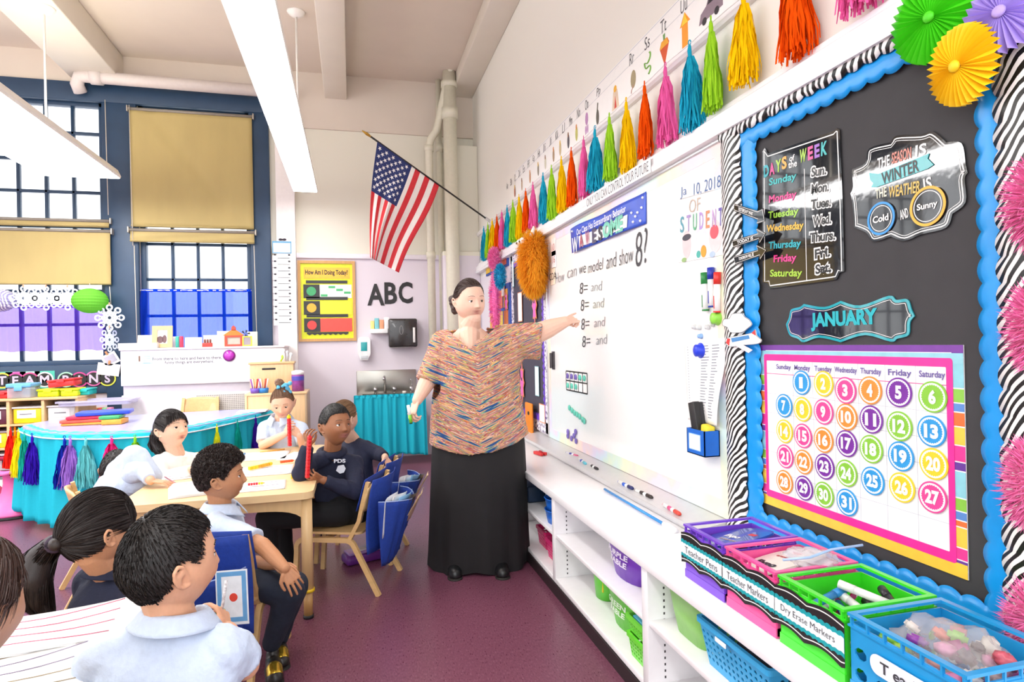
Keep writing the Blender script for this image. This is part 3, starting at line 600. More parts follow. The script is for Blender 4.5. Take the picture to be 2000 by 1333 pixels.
def border(name, x0, x1, z0, z1, side, d, mt, lab, **kw):
    m = MB(); scstrip(m, x0, x1, z0, z1, side, d, **kw); o = part(name, m, mt, bb, label=lab); solidify(o, .0012); return o
# image left = large Y (x=-Y small)
xl, xr, zt, zb = -2.095, -1.0, 2.085, .56
border('scalloped_border', -1.985, -1.892, zb, zt-.03, 'r', .022, BLUE, 'glossy blue scalloped border')
border('scalloped_border', -1.985, xr-.05, 1.968, 2.03, 'b', .024, BLUE, 'glossy blue scalloped border')
border('scalloped_border', -1.098, -1.04, zb, zt-.05, 'l', .022, BLUE, 'glossy blue scalloped border')
border('scalloped_border', -1.985, xr-.04, zb+.005, zb+.092, 't', .024, BLUE, 'glossy blue scalloped border')
border('zebra_border', xl+.005, -1.972, zb, zt, 'r', .03, ZEBRA, 'zebra print border', curl=.01)
border('zebra_border', xl, xr, 2.022, 2.078, 'b', .033, ZEBRA, 'zebra print border', curl=.01)
border('zebra_border', -1.05, -.93, zb, zt, 'l', .03, ZEBRA, 'zebra print border', curl=.012)
border('zebra_border', xl, xr, zb-.04, zb+.012, 't', .03, ZEBRA, 'zebra print border', curl=.006)
# glossy laminated chalk signs
LAM = mat('#1c1a1b', .07, var=.02, coat=1, bump=.12, scale=7)
WHL = mat('#f5f3ef', .3)
def sign(name, label, cat, pts_uv, off=.016, th=.003, base=LAM): 
    q = poly_r(pts_uv, off); g = thing(name, label, cat, RB@Vector((sum(p[0] for p in q)/len(q), min(p[1] for p in q), off)))
    m = MB(); m.prism(q, off-th, off, RB); part('card', m, base, g); return g, q
def shrink(q, k):
    cx = sum(p[0] for p in q)/len(q); cy = sum(p[1] for p in q)/len(q)
    out = []
    n = len(q)
    for i in range(n):
        a = Vector(q[i-1]).to_2d(); b = Vector(q[i]).to_2d(); c = Vector(q[(i+1) % n]).to_2d(); t = (c-a)
        t = t.normalized() if t.length > 0 else Vector((1, 0)); nn = Vector((-t.y, t.x))
        out.append(tuple(b+nn*k*SGN(q)))
    return out
def SGN(q): return 1 if sum(q[i-1][0]*q[i][1]-q[i][0]*q[i-1][1] for i in range(len(q))) > 0 else -1
def outline(g, q, k1, k2, off, mt, name='outline'): m = MB(); m.ring(shrink(q, k1), shrink(q, k2), off, off+.0005, RB); part(name, m, mt, g)
def smooth_poly(pts, n=4, sharp=()):
    out = []; N_ = len(pts)
    for i in range(N_):
        p0, p1, p2, p3 = (Vector(pts[(i+k-1) % N_]) for k in range(4))
        if i in sharp: p0 = p1
        if (i+1) % N_ in sharp: p3 = p2
        for j in range(n):
            t = j/n; q = .5*((2*p1)+(p2-p0)*t+(2*p0-5*p1+4*p2-p3)*t*t+(3*p1-p0-3*p2+p3)*t**3); out.append((q.x, q.y))
    return out
dp = [(1489, 296), (1494, 289), (1500, 300), (1628, 256), (1634, 250), (1640, 254), (1646, 400), (1649, 530), (1640, 533), (1634, 546), (1618, 549), (1504, 564), (1500, 554), (1490, 551)]
g, q = sign('days_sign', 'glossy chalkboard style days of the week sign', 'sign', dp)
outline(g, q, .008, .0115, .016, WHL)
def stext(g, body, ua, va, ub, vb, h, col, bold=.02, off=.0165, name='lettering', back=None):
    a = rw(ua, va, off); b = rw(ub, vb, off); w = b[0]-a[0]; M = RB@T((a[0]+b[0])/2, (a[1]+b[1])/2, off)@RZ(math.atan2(b[1]-a[1], w))
    if back: m = MB(); m.text(body, M, h=h+.010, w=w+.010, bold=bold+.06); part('letter_backing', m, back, g)
    m = MB(); m.text(body, M@T(0, 0, .0006 if back else 0), h=h, w=w, bold=bold); part(name, m, mat(col, .3), g)
for i, (wd, col) in enumerate((('Sunday', '#28b0b0'), ('Monday', '#e9418e'), ('Tuesday', '#9fd04a'), ('Wednesday', '#e9b63e'), ('Thursday', '#1fa9b5'), ('Friday', '#e9418e'), ('Saturday', '#a4cc3e'))):
    v = (353, 388, 420, 447, 481, 508, 537)[i]; ua, ub = ((1502, 1556), (1502, 1556), (1500, 1560), (1497, 1570), (1501, 1565), (1511, 1556), (1504, 1567))[i]
    stext(g, wd, ua, v+5-i, ub, v-8+i, .032, col, .03)
for i, wd in enumerate(('Sun.', 'Mon.', 'Tues.', 'Wed.', 'Thurs.', 'Fri.', 'Sat.')):
    v = (334, 367, 397, 430, 462, 494, 524)[i]; ua, ub = ((1585, 1615), (1585, 1620), (1584, 1624), (1588, 1624), (1582, 1632), (1592, 1622), (1593, 1624))[i]
    stext(g, wd, ua, v+3, ub, v-3, .03, '#1b1a1a', .03, back=WHL)
for wd, col, ua, ub, v in (('D', '#1fa9b5', 1492, 1502, 336), ('A', '#e9418e', 1503, 1513, 332), ('Y', '#a4cc3e', 1515, 1526, 326), ('S', '#e9a43e', 1527, 1537, 320), ('W', '#a4cc3e', 1562, 1575, 306), ('E', '#e9418e', 1578, 1588, 301), ('E', '#9b5fc0', 1591, 1601, 297), ('K', '#28b0b0', 1604, 1616, 292)): stext(g, wd, ua, v, ub, v-4, .042, col, .04)
stext(g, 'of', 1542, 310, 1552, 307, .02, '#f5f3ef'); stext(g, 'the', 1540, 323, 1557, 318, .022, '#f5f3ef')
a = rw(1571, 330, .016); b = rw(1578, 548, .016); m = MB(); m.box(a[0]-.001, a[0]+.001, b[1], a[1], .016, .0166, RB); part('divider_line', m, WHL, g)
wp = [(1664, 335), (1666, 330), (1690, 318), (1698, 290), (1740, 278), (1752, 265), (1800, 262), (1822, 257), (1848, 278), (1878, 280), (1886, 320), (1890, 338), (1884, 350), (1886, 395), (1860, 418), (1848, 445), (1800, 458), (1766, 471), (1740, 462), (1706, 472), (1692, 455), (1668, 445), (1665, 400), (1661, 378), (1666, 365)]
wps = smooth_poly(wp, 4, (1, 4, 8, 11, 14, 18, 21, 23))
g, q = sign('weather_sign', 'glossy chalkboard style season and weather sign with curly edge', 'sign', wps)
outline(g, q, .006, .009, .016, WHL); outline(g, q, .013, .0145, .016, WHL)
stext(g, 'THE', 1714, 320, 1738, 312, .028, '#f5f3ef'); stext(g, 'SEASON', 1742, 310, 1780, 298, .03, '#e58a7a'); stext(g, 'IS', 1788, 296, 1810, 290, .03, '#f5f3ef')
rb_ = [(1700, 352), (1698, 338), (1716, 340), (1815, 300), (1812, 310), (1824, 322), (1812, 330), (1712, 366), (1702, 366), (1706, 358)]
qq = poly_r(rb_, .0175); m = MB(); m.prism(qq, .0165, .0185, RB); part('ribbon', m, mat('#18a0a4', .15), g, label='teal ribbon shape on the sign')
stext(g, 'WINTER', 1722, 350, 1795, 322, .032, '#2a2422', .02, .0187)
stext(g, 'THE', 1710, 380, 1732, 374, .026, '#e0dfc8'); stext(g, 'WEATHER', 1736, 376, 1798, 364, .03, '#d8b456'); stext(g, 'IS', 1804, 362, 1820, 356, .032, '#f5f3ef')
def badge(u, v, r, ringc, word, lab):
    a = rw(u, v, .0185); gg = thing('weather_badge', lab, 'badge', RB@Vector((a[0], a[1], .018)), 'round weather badges')
    m = MB(); m.prism(circ(r, 40, *a), .0165, .0195, RB); part('disc', m, LAM, gg)
    m = MB(); m.ring(circ(r, 40, *a), circ(r*.86, 40, *a), .0195, .0205, RB); part('rim', m, mat(ringc, .3), gg)
    m = MB(); m.ring(circ(r*.78, 40, *a), circ(r*.74, 40, *a), .0195, .0202, RB); part('inner_ring', m, WHL, gg)
    m = MB(); m.text(word, RB@T(a[0], a[1], .0203), w=r*1.15, h=r*.42, bold=.03); part('lettering', m, WHL, gg)
badge(1721, 427, .045, '#2a92d8', 'Cold', 'round blue-rimmed badge reading Cold on the weather sign'); badge(1812, 403, .05, '#eeb02c', 'Sunny', 'round yellow-rimmed badge reading Sunny on the weather sign')
stext(g, 'AND', 1758, 421, 1774, 415, .026, '#f5f3ef')
jp = [(1535, 634), (1541, 620), (1545, 605), (1562, 600), (1570, 594), (1610, 600), (1642, 588), (1680, 597), (1736, 578), (1750, 586), (1772, 585), (1780, 605), (1786, 618), (1777, 630), (1774, 655), (1752, 662), (1740, 668), (1690, 655), (1642, 669), (1600, 660), (1570, 669), (1558, 662), (1542, 655)]
g, q = sign('month_sign', 'teal edged curly JANUARY sign above the calendar', 'sign', smooth_poly(jp, 4, (0, 4, 6, 12, 18)), base=mat('#14a3ad', .15, coat=1))
m = MB(); m.prism(shrink(q, .008), .016, .0166, RB); part('panel', m, LAM, g); outline(g, q, .011, .0125, .0168, WHL)
stext(g, 'JANUARY', 1584, 630, 1714, 622, .058, '#1fb3bd', .05, .0172)
# day arrows
def arrow(uv, word, lab):
    q = poly_r(uv, .05); g = thing('day_arrow', lab, 'arrow sign', RB@Vector((q[0][0], q[0][1], .04)), 'chalk arrows beside the days sign')
    m = MB(); m.prism(q, .047, .05, RB); part('card', m, LAM, g); outline(g, q, .003, .0045, .0502, WHL)
    a = (Vector(q[0])+Vector(q[1]))/2; b = (Vector(q[2])+Vector(q[6]))/2; d = b-a; c = (a*.5+b*.5); m = MB(); m.text(word, RB@T(c.x, c.y, .0506)@RZ(math.atan2(d.y, d.x)), w=d.length*.62, h=.012, bold=.03); part('lettering', m, WHL, g)
arrow([(1433, 412), (1434, 398), (1480, 412), (1490, 408), (1494, 432), (1478, 438), (1480, 430)][::1], 'YESTERDAY WAS', 'topmost chalk arrow reading YESTERDAY WAS')
arrow([(1432, 484), (1430, 470), (1481, 455), (1478, 446), (1495, 456), (1484, 476), (1482, 468)], 'TODAY IS', 'middle chalk arrow reading TODAY IS')
arrow([(1436, 517), (1433, 501), (1480, 488), (1478, 478), (1497, 488), (1485, 508), (1484, 500)], 'TOMORROW WILL BE', 'lowest chalk arrow reading TOMORROW WILL BE')
# calendar
cy1, cy0, cz1, cz0 = -1.899, -1.148, 1.245, .685
cal = thing('calendar', 'pink framed monthly calendar chart with a striped edge', 'calendar', RB@Vector((-1.52, cz0, .02)))
CO0 = .014
m = MB(); m.box(cy1, cy0, cz0, cz1, .011, CO0, RB); part('chart_sheet', m, mat('#fbfaf7', .3), cal)
STR = [('#6a3d9a', .03), ('#8fd0dc', .075), ('#8cc84b', .035), ('#5f8ed0', .022), ('#f0753a', .035), ('#f6c94c', .045), ('#ec3f97', .04), ('#6a3d9a', .022), ('#8fd0dc', .065), ('#8cc84b', .032), ('#5f8ed0', .022), ('#f0753a', .016), ('#f6c94c', .05), ('#ec3f97', .03), ('#6a3d9a', .022), ('#8fd0dc', .02)]
tot = sum(s for _, s in STR); 
for xa, xb in ((cy1, cy1+.028), (cy0-.03, cy0)):
    z = cz1
    for c_, s in STR:
        zz = z-s*(cz1-cz0)/tot; m = MB(); m.box(xa, xb, zz+.0015, z-.0015, CO0, CO0+.0004, RB); part('stripe', m, mat(c_, .3), cal); z = zz
m = MB(); m.box(cy1, cy0, cz0, cz0+.034, CO0+.0004, CO0+.0008, RB); part('stripe', m, mat('#f8cb47', .3), cal)
for zz, h, c_ in ((cz1-.018, .018, '#7b3f9f'), (cz1-.045, .025, '#97d3de')): m = MB(); m.box(cy1, cy0, zz, zz+h, CO0+.0004, CO0+.0008, RB); part('stripe', m, mat(c_, .3), cal)
px0, px1, pz0, pz1 = cy1+.02, cy0-.027, cz0+.03, cz1-.032
m = MB(); m.ring(rrect(px0, px1, pz0, pz1, .008), rrect(px0+.013, px1-.017, pz0+.024, pz1-.022, .003), CO0+.0008, CO0+.0016, RB); part('pink_frame', m, mat('#f0349a', .3), cal)
gx0, gx1, gz0, gz1 = px0+.013, px1-.017, pz0+.024, pz1-.022
m = MB(); GL = mat('#c9c9d2', .5)
colx = [gx0]+[None]*6+[gx1]
cu = {}; 
cent = {1: (1564, 748), 2: (1607, 750), 3: (1650, 763), 4: (1698, 763), 5: (1754, 767), 6: (1820, 776), 7: (1530, 793), 8: (1566, 800), 9: (1607, 805), 10: (1652, 815), 11: (1700, 820), 12: (1755, 833), 13: (1818, 843), 14: (1531, 843), 15: (1567, 852), 16: (1607, 860), 17: (1652, 867), 18: (1700, 878), 19: (1758, 892), 20: (1822, 907), 21: (1532, 892), 22: (1568, 903), 23: (1609, 912), 24: (1652, 925), 25: (1703, 940), 26: (1760, 953), 27: (1820, 972), 28: (1531, 942), 29: (1569, 954), 30: (1608, 967), 31: (1653, 982)}
cxs = []
for c_ in range(7):
    l = [rw(*cent[d_], .02)[0] for d_ in cent if (d_ % 7) == c_]; cxs.append(sum(l)/len(l))
for c_ in range(6): x = (cxs[c_]+cxs[c_+1])/2; m.box(x-.0006, x+.0006, gz0, gz1, CO0+.0004, CO0+.0007, RB)
hz = gz1-.046
for r_ in range(6): z = hz-(hz-gz0)*r_/6*1.0; m.box(gx0, gx1, z-.0006, z+.0006, CO0+.0004, CO0+.0007, RB)
part('grid_lines', m, GL, cal)
m = MB(); m.box(gx0, gx1, hz+.0, hz+.002, CO0+.0005, CO0+.0009, RB); part('header_line', m, mat('#e0559a', .4), cal)
for c_, wd in enumerate(('Sunday', 'Monday', 'Tuesday', 'Wednesday', 'Thursday', 'Friday', 'Saturday')):
    m = MB(); m.text(wd, RB@T(cxs[c_], hz+.024, CO0+.0009), h=.022, w=.072 if c_ != 3 else .085, bold=.02); part('lettering', m, mat('#6b5aa0', .4), cal)
COLN = {'blue': '#2f9bdc', 'yellow': '#f6d22e', 'pink': '#e84b97', 'orange': '#f39238', 'purple': '#7a2f9e', 'green': '#8ac93f'}
seq = ['blue', 'yellow', 'pink', 'orange', 'purple', 'green', 'blue', 'yellow', 'pink', 'orange', 'purple', 'green', 'blue', 'yellow', 'pink', 'orange', 'purple', 'green', 'blue', 'yellow', 'pink', 'orange', 'purple', 'green', 'blue', 'yellow', 'pink', 'orange', 'purple', 'green', 'blue']
NW = 'one two three four five six seven eight nine ten eleven twelve thirteen fourteen fifteen sixteen seventeen eighteen nineteen twenty twenty-one twenty-two twenty-three twenty-four twenty-five twenty-six twenty-seven twenty-eight twenty-nine thirty thirty-one'.split()
for d_ in range(1, 32):
    a = rw(*cent[d_], .02); col = seq[d_-1]; r = .0395; A = RB@T(a[0], a[1], .0175)
    g = thing('number_disc', 'round %s calendar disc showing the number %s' % (col, NW[d_-1]), 'number disc', M=A, group='calendar number discs')
    m = MB(); m.prism(circ(r, 36), -.0012, .0012); part('disc', m, mat(COLN[col], .3), g, local=True)
    m = MB(); m.ring(circ(r*.89, 36), circ(r*.84, 36), .0012, .0018)
    teeth = [(r*(.80 if k % 2 else .74)*math.cos(2*PI*k/60), r*(.80 if k % 2 else .74)*math.sin(2*PI*k/60)) for k in range(60)]
    m.ring(circ(r*.83, 60), teeth, .0012, .0017); part('ring_print', m, mat('#fbf9f2', .4), g, local=True)
    m = MB(); m.text(str(d_), T(0, 0, .0016), h=r*.92, w=r*(.42 if d_ == 1 else .52 if d_ < 10 else 1.0), bold=.05); part('numeral', m, mat('#fbf9f2', .4), g, local=True)
# paper rosettes
def rosette(c, r, n, hexc, lab, tilt=(0, 0, 0), hx2=None):
    M = frame_from(c, (0, -1, 0), (0, 0, 1), (-1, 0, 0))@Matrix.Rotation(tilt[0], 4, 'X')@Matrix.Rotation(tilt[1], 4, 'Y')
    g = thing('paper_rosette', lab, 'paper rosette', M=M, group='folded paper rosettes on the board corner'); K = 14; vs = []; rnd = random.Random(n)
    jit = [rnd.uniform(-.25, .25) for _ in range(2*n)]
    for j in range(K+1):
        t = j/K; rr = .012+(r-.012)*t
        for i in range(2*n):
            a = PI*(i+jit[i]*t+.5*math.sin(t*2.2+i*.05))/n; d = (.008*(t**.7)+.002)*(1 if i % 2 else -1)
            q_ = rr*(1+.02*math.sin(i*.6)) if j < K else rr*(1-.02*(i % 2)); vs.append((q_*math.cos(a), q_*math.sin(a), d+.018*math.cos(t*1.5)))
    m = MB(); m.add(vs, [(j*2*n+i, j*2*n+(i+1) % (2*n), (j+1)*2*n+(i+1) % (2*n), (j+1)*2*n+i) for j in range(K) for i in range(2*n)], False)
    o = part('pleats', m, mat(hexc, .5, var=.03), g, local=True); solidify(o, .0008)
    m = MB(); m.ball((0, 0, .022), (.014, .014, .008)); part('centre', m, mat(hexc, .5), g, local=True)
rosette(onx(1880, 128, XW-.085), .088, 34, '#ffd21c', 'large yellow pleated paper rosette', (rad(8), rad(-6), 0))
rosette(onx(1825, 35, XW-.05), .105, 34, '#4fd81c', 'green pleated paper rosette behind the yellow one', (rad(5), rad(8), 0))
rosette(onx(1962, 28, XW-.06), .085, 30, '#b9a2ea', 'lavender pleated paper rosette at the photo right edge', (rad(-5), rad(10), 0))
# pink fur / feather boa down the right edge
rnd = random.Random(11)
def fuzz(m, c, r, n, ln, rn, w=.0016, down=.5, sq=(1, 1, 1)):
    for _ in range(n):
        th = rn.uniform(0, 2*PI); z = rn.uniform(-1, 1); q_ = math.sqrt(1-z*z); d = Vector((q_*math.cos(th), q_*math.sin(th), z)); p = Vector(c)+Vector((d.x*r[0], d.y*r[1], d.z*r[2]))
        e = (d+Vector((rn.uniform(-.5, .5), rn.uniform(-.5, .5), rn.uniform(-.5, .5)-down))).normalized()*ln*rn.uniform(.6, 1.2); s = e.cross(d+Vector((.01, .3, .2))).normalized()*w
        mid = p+e*.55+d*ln*.15; m.add([p-s, p+s, mid-s, mid+s, p+e], [(0, 1, 3, 2), (2, 3, 4)], False)
PINK = mat('#f06fae', .7, sheen=.4)
for k, (u, v, lab) in enumerate(((2026, 395, 'uppermost'), (2028, 640, 'middle'), (2020, 950, 'lower'), (2022, 1230, 'lowest'))):
    c = onx(u, v, XW-.09); g = thing('feather_boa', '%s tuft of pink feather boa at the right edge of the zebra border' % lab, 'feather boa', c, 'pink feather tufts')
    m = MB(); m.ball(c, (.02, .03, .06), sub=2); part('core', m, PINK, g)
    m = MB(); fuzz(m, c, (.02, .03, .07), 1400, .04, rnd, .0012, .3); part('plumes', m, PINK, g, kind='stuff')
# ---------------------------------------------------------------- alphabet strip
ab = thing('alphabet_strip', 'long white alphabet strip with letters and little pictures high on the wall', 'alphabet strip', (XW, 3.5, 2.53))
m = MB(); m.box(-5.2, -1.55, 2.53, 2.765, 0, .003, RB); part('strip_sheet', m, mat('#f6f5f2', .4, var=.01), ab)
m = MB(); m.box(-5.2, -1.55, 2.757, 2.759, .003, .0036, RB); m.box(-5.2, -1.55, 2.69, 2.6912, .003, .0036, RB); part('rule_lines', m, mat('#b8bcc6', .6), ab)
names = ['Aa', 'Bb', 'Cc', 'Dd', 'Ee', 'Ff', 'Gg', 'Hh', 'Ii', 'Jj', 'Kk', 'Ll', 'Mm', 'Nn', 'Oo', 'Pp', 'Qu qu', 'Rr', 'Ss', 'Tt', 'Uu', 'Vv', 'Ww']
def ypos(u, z):
    lo, hi = -900, 900
    for _ in range(40):
        mm = (lo+hi)/2
        if onx(u, mm, XW).z > z: lo = mm
        else: hi = mm
    return onx(u, mm, XW).y
us = {'Oo': 1147, 'Pp': 1170, 'Qu qu': 1202, 'Rr': 1235, 'Ss': 1265, 'Tt': 1297, 'Uu': 1337}
yv = {k: ypos(u, 2.725) for k, u in us.items()}
for i, nm in enumerate(names):
    if nm in yv: y = yv[nm]
    elif i < names.index('Oo'): y = yv['Oo']+(names.index('Oo')-i)*.142
    else: y = yv['Uu']-(i-names.index('Uu'))*.155
    m = MB(); m.text(nm, RB@T(-y, 2.715, .0034), h=.06, w=.055 if nm != 'Qu qu' else .11, bold=-.005, shear=.1); part('lettering', m, mat('#4a4a50', .5), ab)
pics = [(1006, 408), (1020, 395), (1036, 385), (1052, 370), (1066, 355), (1082, 335), (1095, 315), (1111, 283), (1127, 262), (1147, 230), (1168, 220), (1203, 195), (1238, 162), (1267, 132), (1299, 105), (1339, 70), (1388, 28)]
for k, (u, v) in enumerate(pics):
    y = ypos(u, 2.605); x = -y; z = 2.603; o = .0036
    def pp(poly, col, dz=0): m = MB(); m.prism([(x+a*1.35, z+b*1.3) for a, b in poly], .003+dz, .0038+dz, RB); part('picture', m, mat(col, .5), ab)
    k2 = len(pics)-1-k
    if k2 == 0: pp([(-.06, -.03), (-.05, .0), (-.02, .012), (-.005, .035), (.03, .035), (.05, .01), (.065, .0), (.065, -.03)], '#8c7a86'); pp([(-.012, .012), (0, .03), (.025, .03), (.035, .01)], '#2d2a30', .001); pp(circ(.012, 14, -.03, -.03), '#2d2a30', .001); pp(circ(.012, 14, .035, -.03), '#2d2a30', .001)
    elif k2 == 1: pp([(-.018, -.06), (.018, -.06), (.018, .02), (.032, .02), (0, .06), (-.03, .02), (-.018, .02)], '#f29a2a'); pp([(-.018, .02), (.018, .02), (0, .058)], '#f6cf38', .001)
    elif k2 == 2: pp([(-.032, .015), (-.02, .035), (.02, .035), (.032, .015), (0, -.055)], '#d4552b'); pp([(-.03, .01), (-.02, .033), (.02, .033), (.03, .01)], '#e9a62e', .001); pp([(-.005, .035), (.005, .035), (.007, .055), (-.007, .055)], '#6a9a52', .001)
    elif k2 == 3:
        pl = [(.02, .05), (.028, .03), (0, .01), (-.03, .02), (-.02, -.01), (.02, -.01), (.028, -.03), (0, -.05), (-.03, -.045)]; m = MB(); m.tube([RB@Vector((x+a, z+b, .004)) for a, b in smooth_poly(pl, 4)[:-8]], .006, 8, flat=.4); part('picture', m, mat('#7fb152', .5), ab)
    elif k2 == 4: pp(circ(.022, 16, 0, 0, .035), '#a69876'); m = MB(); m.tube([RB@Vector((x+a, z+b, .004)) for a, b in ((0, -.03), (-.01, -.045), (-.02, -.05), (-.025, -.065))], .0025, 6); part('picture', m, mat('#b98d80', .5), ab)
    elif k2 == 5: pp([(-.035, -.055), (.035, -.055), (.02, .02), (0, .04), (-.02, .02)], '#e0c9b0'); pp([(-.01, -.05), (.01, -.05), (0, .0)], '#cc3a2a', .001); pp(circ(.014, 14, 0, .03), '#ecb23e', .001)
    elif k2 == 6: pp(circ(.016, 16, 0, -.02, .035), '#5a574e'); m = MB(); m.tube([RB@Vector((x+a, z+b, .004)) for a, b in ((0, .01), (.01, .055))], .004, 6); part('picture', m, mat('#6b675c', .5), ab)
    elif k2 == 7: pp(circ(.018, 12, 0, .02, .03), '#b98ab8'); [pp(circ(.006, 8, dx, -.03, .022), '#b98ab8') for dx in (-.016, -.002, .012)]
    else:
        col = ['#b06a50', '#c2a88e', '#c08a62', '#8b8272', '#cfcbb4', '#a58a6a', '#c9b489', '#54505a', '#c2c06a'][k % 9]
        pp(circ(.016, 14, 0, -.005, .036), col); pp(circ(.008, 10, 0, .028, .014), ['#e0b84a', '#8b5a3c', '#d28a4a'][k % 3], .001)
# ---------------------------------------------------------------- tissue tassels
def tassel_meshes(hx, seed, length=.30, rad_=.068, strands=170, name='tassel'):
    rn = random.Random(seed); m = MB(); m2 = MB(); c = Vector(srgb(hx)[:3])
    for i in range(strands):
        a = rn.uniform(0, 2*PI); q_ = math.sqrt(rn.random()); R = rad_*q_*rn.uniform(.85, 1.1); L = length*rn.uniform(.88, 1.04); w = rn.uniform(.0036, .006); ph = rn.uniform(0, 6); K = 6; vs = []
        for j in range(K+1):
            t = j/K; rr = .009+(R-.009)*(t**.6); wob = .0045*math.sin(ph+t*11); p = Vector((rr*math.cos(a)+wob, rr*math.sin(a)*.55+.0035*math.cos(ph*2+t*9), -.045-L*t*.97))
            tw = a+PI/2+.9*math.sin(ph+4*t); s = Vector((math.cos(tw), math.sin(tw), 0))*w*(.6+.4*math.sin(PI*min(1, t+.15))); vs += [p-s, p+s]
        m.add(vs, [(2*j, 2*j+1, 2*j+3, 2*j+2) for j in range(K)], False)
    m2.tube([(0, 0, 0), (.002, 0, -.02), (0, 0, -.045), (0, 0, -.06)], [.006, .009, .008, .012], 10); m2.tube([(.006*math.cos(k), 0, .012+.010*math.sin(k)) for k in np.linspace(0, 2*PI, 14)], .0022, 6)
    return m, m2
TCOL = {'blue': '#27aecf', 'green': '#a5dc34', 'yellow': '#fdcf12', 'orange': '#f45a10', 'pink': '#f268ad'}
tu = [960, 968, 979, 988, 1000, 1011, 1018, 1030, 1042, 1058, 1075, 1092, 1112, 1132, 1157, 1180, 1209, 1243, 1280, 1322, 1371, 1414, 1480, 1578, 1705]
cyc = ['blue', 'green', 'yellow', 'orange', 'pink']
def tassel_proto(hx, seed, **kw):
    g = thing('paper_tassel', 'x', 'tassel', (0, 0, 0)); a, b = tassel_meshes(hx, seed, **kw); mt = translucent(hx, .15, 1); part('fringe', a, mt, g, local=True); part('knot', b, mt, g, local=True); return g
protos = {c_: tassel_proto(TCOL[c_], 10+i) for i, c_ in enumerate(cyc)}
used = set(); nth = ['first', 'second', 'third', 'fourth', 'fifth']
ysr = [1.394+.2026*k for k in range(25)]
ysr = [ypos(u, 2.40) for u in tu]
for a_ in range(10): ysr[a_] = ysr[22]+.2038*(22-a_)*.99
cnt = {c_: 0 for c_ in cyc}
for i in range(24, -1, -1):
    c_ = cyc[i % 5]; cnt[c_] += 1; y = ysr[i]; rn = random.Random(i)
    M = T(XW-.055, y, 2.475+(.02 if i > 20 else 0))@RZ(PI/2+rn.uniform(-.5, .5))@Matrix.Rotation(rn.uniform(-.03, .03), 4, 'Y')@Matrix.Diagonal((1, 1, rn.uniform(.96, 1.05), 1))
    lab = '%s tissue paper tassel on the wall garland, %s %s one counting from the photo right' % (c_, nth[cnt[c_]-1], c_)
    if c_ in used: o = dup(protos[c_], M, lab)
    else: o = protos[c_]; o.matrix_world = M; o['label'] = lab; used.add(c_)
    o['group'] = 'tassel garland on the right wall'
m = MB(); m.tube([(XW-.052, y_, 2.487+.004*math.sin(y_*16)) for y_ in np.linspace(1.2, ysr[0]+.1, 60)], .0022, 6); solo('garland_string', 'thin string carrying the paper tassels along the picture rail', 'string', m, mat('#f1eeee', .6))
# ---------------------------------------------------------------- cutouts on the border
q = smooth_poly([(1411, 636), (1413, 624), (1424, 622), (1430, 613), (1448, 612), (1454, 619), (1462, 624), (1468, 634), (1460, 642), (1448, 650), (1426, 650), (1420, 640)], 3)
g = thing('paper_cloud', 'white paper cloud cutout on the zebra border', 'paper cutout', onx(1440, 635, XW-.045)); qq = poly_r(q, .045); m = MB(); m.prism(qq, .042, .044, RB); part('card', m, PAPER, g); outline(g, qq, 0, .0016, .0442, mat('#55555a', .6))
g = thing('paper_airplane', 'red and blue paper airplane cutout under the paper cloud', 'paper cutout', onx(1450, 665, XW-.05))
qq = poly_r(smooth_poly([(1416, 668), (1420, 660), (1440, 656), (1468, 650), (1474, 644), (1477, 656), (1486, 664), (1480, 672), (1450, 675), (1424, 678)], 3), .05); m = MB(); m.prism(qq, .046, .048, RB); part('fuselage', m, PAPER, g); outline(g, qq, 0, .0014, .0482, mat('#6a6a70', .6))
for pl, col in (([(1418, 670), (1421, 661), (1426, 662), (1424, 676)], '#d83c3c'), ([(1428, 661), (1462, 655), (1464, 662), (1430, 669)], '#4a8cc8'), ([(1468, 651), (1474, 645), (1476, 656)], '#d83c3c'), ([(1440, 668), (1470, 684), (1462, 690), (1430, 672)], '#e7e6ee')): m = MB(); m.prism(poly_r(pl, .0485), .048, .0492, RB); part('marking', m, mat(col, .5), g)
# ---------------------------------------------------------------- far bulletin board, pocket chart, monster
fb = thing('far_bulletin_board', 'dark bulletin board behind the teacher with purple fringed border', 'bulletin board', (XW, 5.0, .55))
m = MB(); m.box(-5.35, -4.40, .60, 2.02, 0, .012, RB); part('backing_paper', m, mat('#4a4756', .75, var=.05), fb)
def f_lilac(nt, N, L, b):
    w = N.new('ShaderNodeTexNoise'); tc = N.new('ShaderNodeTexCoord'); w.inputs['Scale'].default_value = 45; r = ramp(N, [(.4, '#5a4a78'), (.47, '#f2eef6')], 'LINEAR'); L.new(tc.outputs['Object'], w.inputs[0]); L.new(w.outputs['Fac'], r.inputs[0]); L.new(r.outputs[0], b.inputs['Base Color'])
LIL = nodemat('lilac_leopard', f_lilac, .5); PUR = mat('#6f45c9', .5)
for a, b, c, d in ((-5.38, -5.32, .58, 2.04), (-4.43, -4.36, .58, 2.04), (-5.38, -4.36, 1.97, 2.04), (-5.38, -4.36, .58, .66)): m = MB(); m.box(a, b, c, d, .012, .018, RB); part('border_strip', m, LIL, fb)
for sx0, sx1, sz0, sz1, side in ((-5.32, -4.43, 1.94, 1.975, 'b'), (-4.46, -4.43, .66, 1.95, 'l'), (-5.32, -4.43, .66, .70, 't')):
    a_, b_ = scallop(sx0, sx1, sz0, sz1, side, amp=.03, wl=.05, n=4); m = MB(); m.prism(a_+b_[::-1], .018, .021, RB); part('fringed_edge', m, PUR, fb)
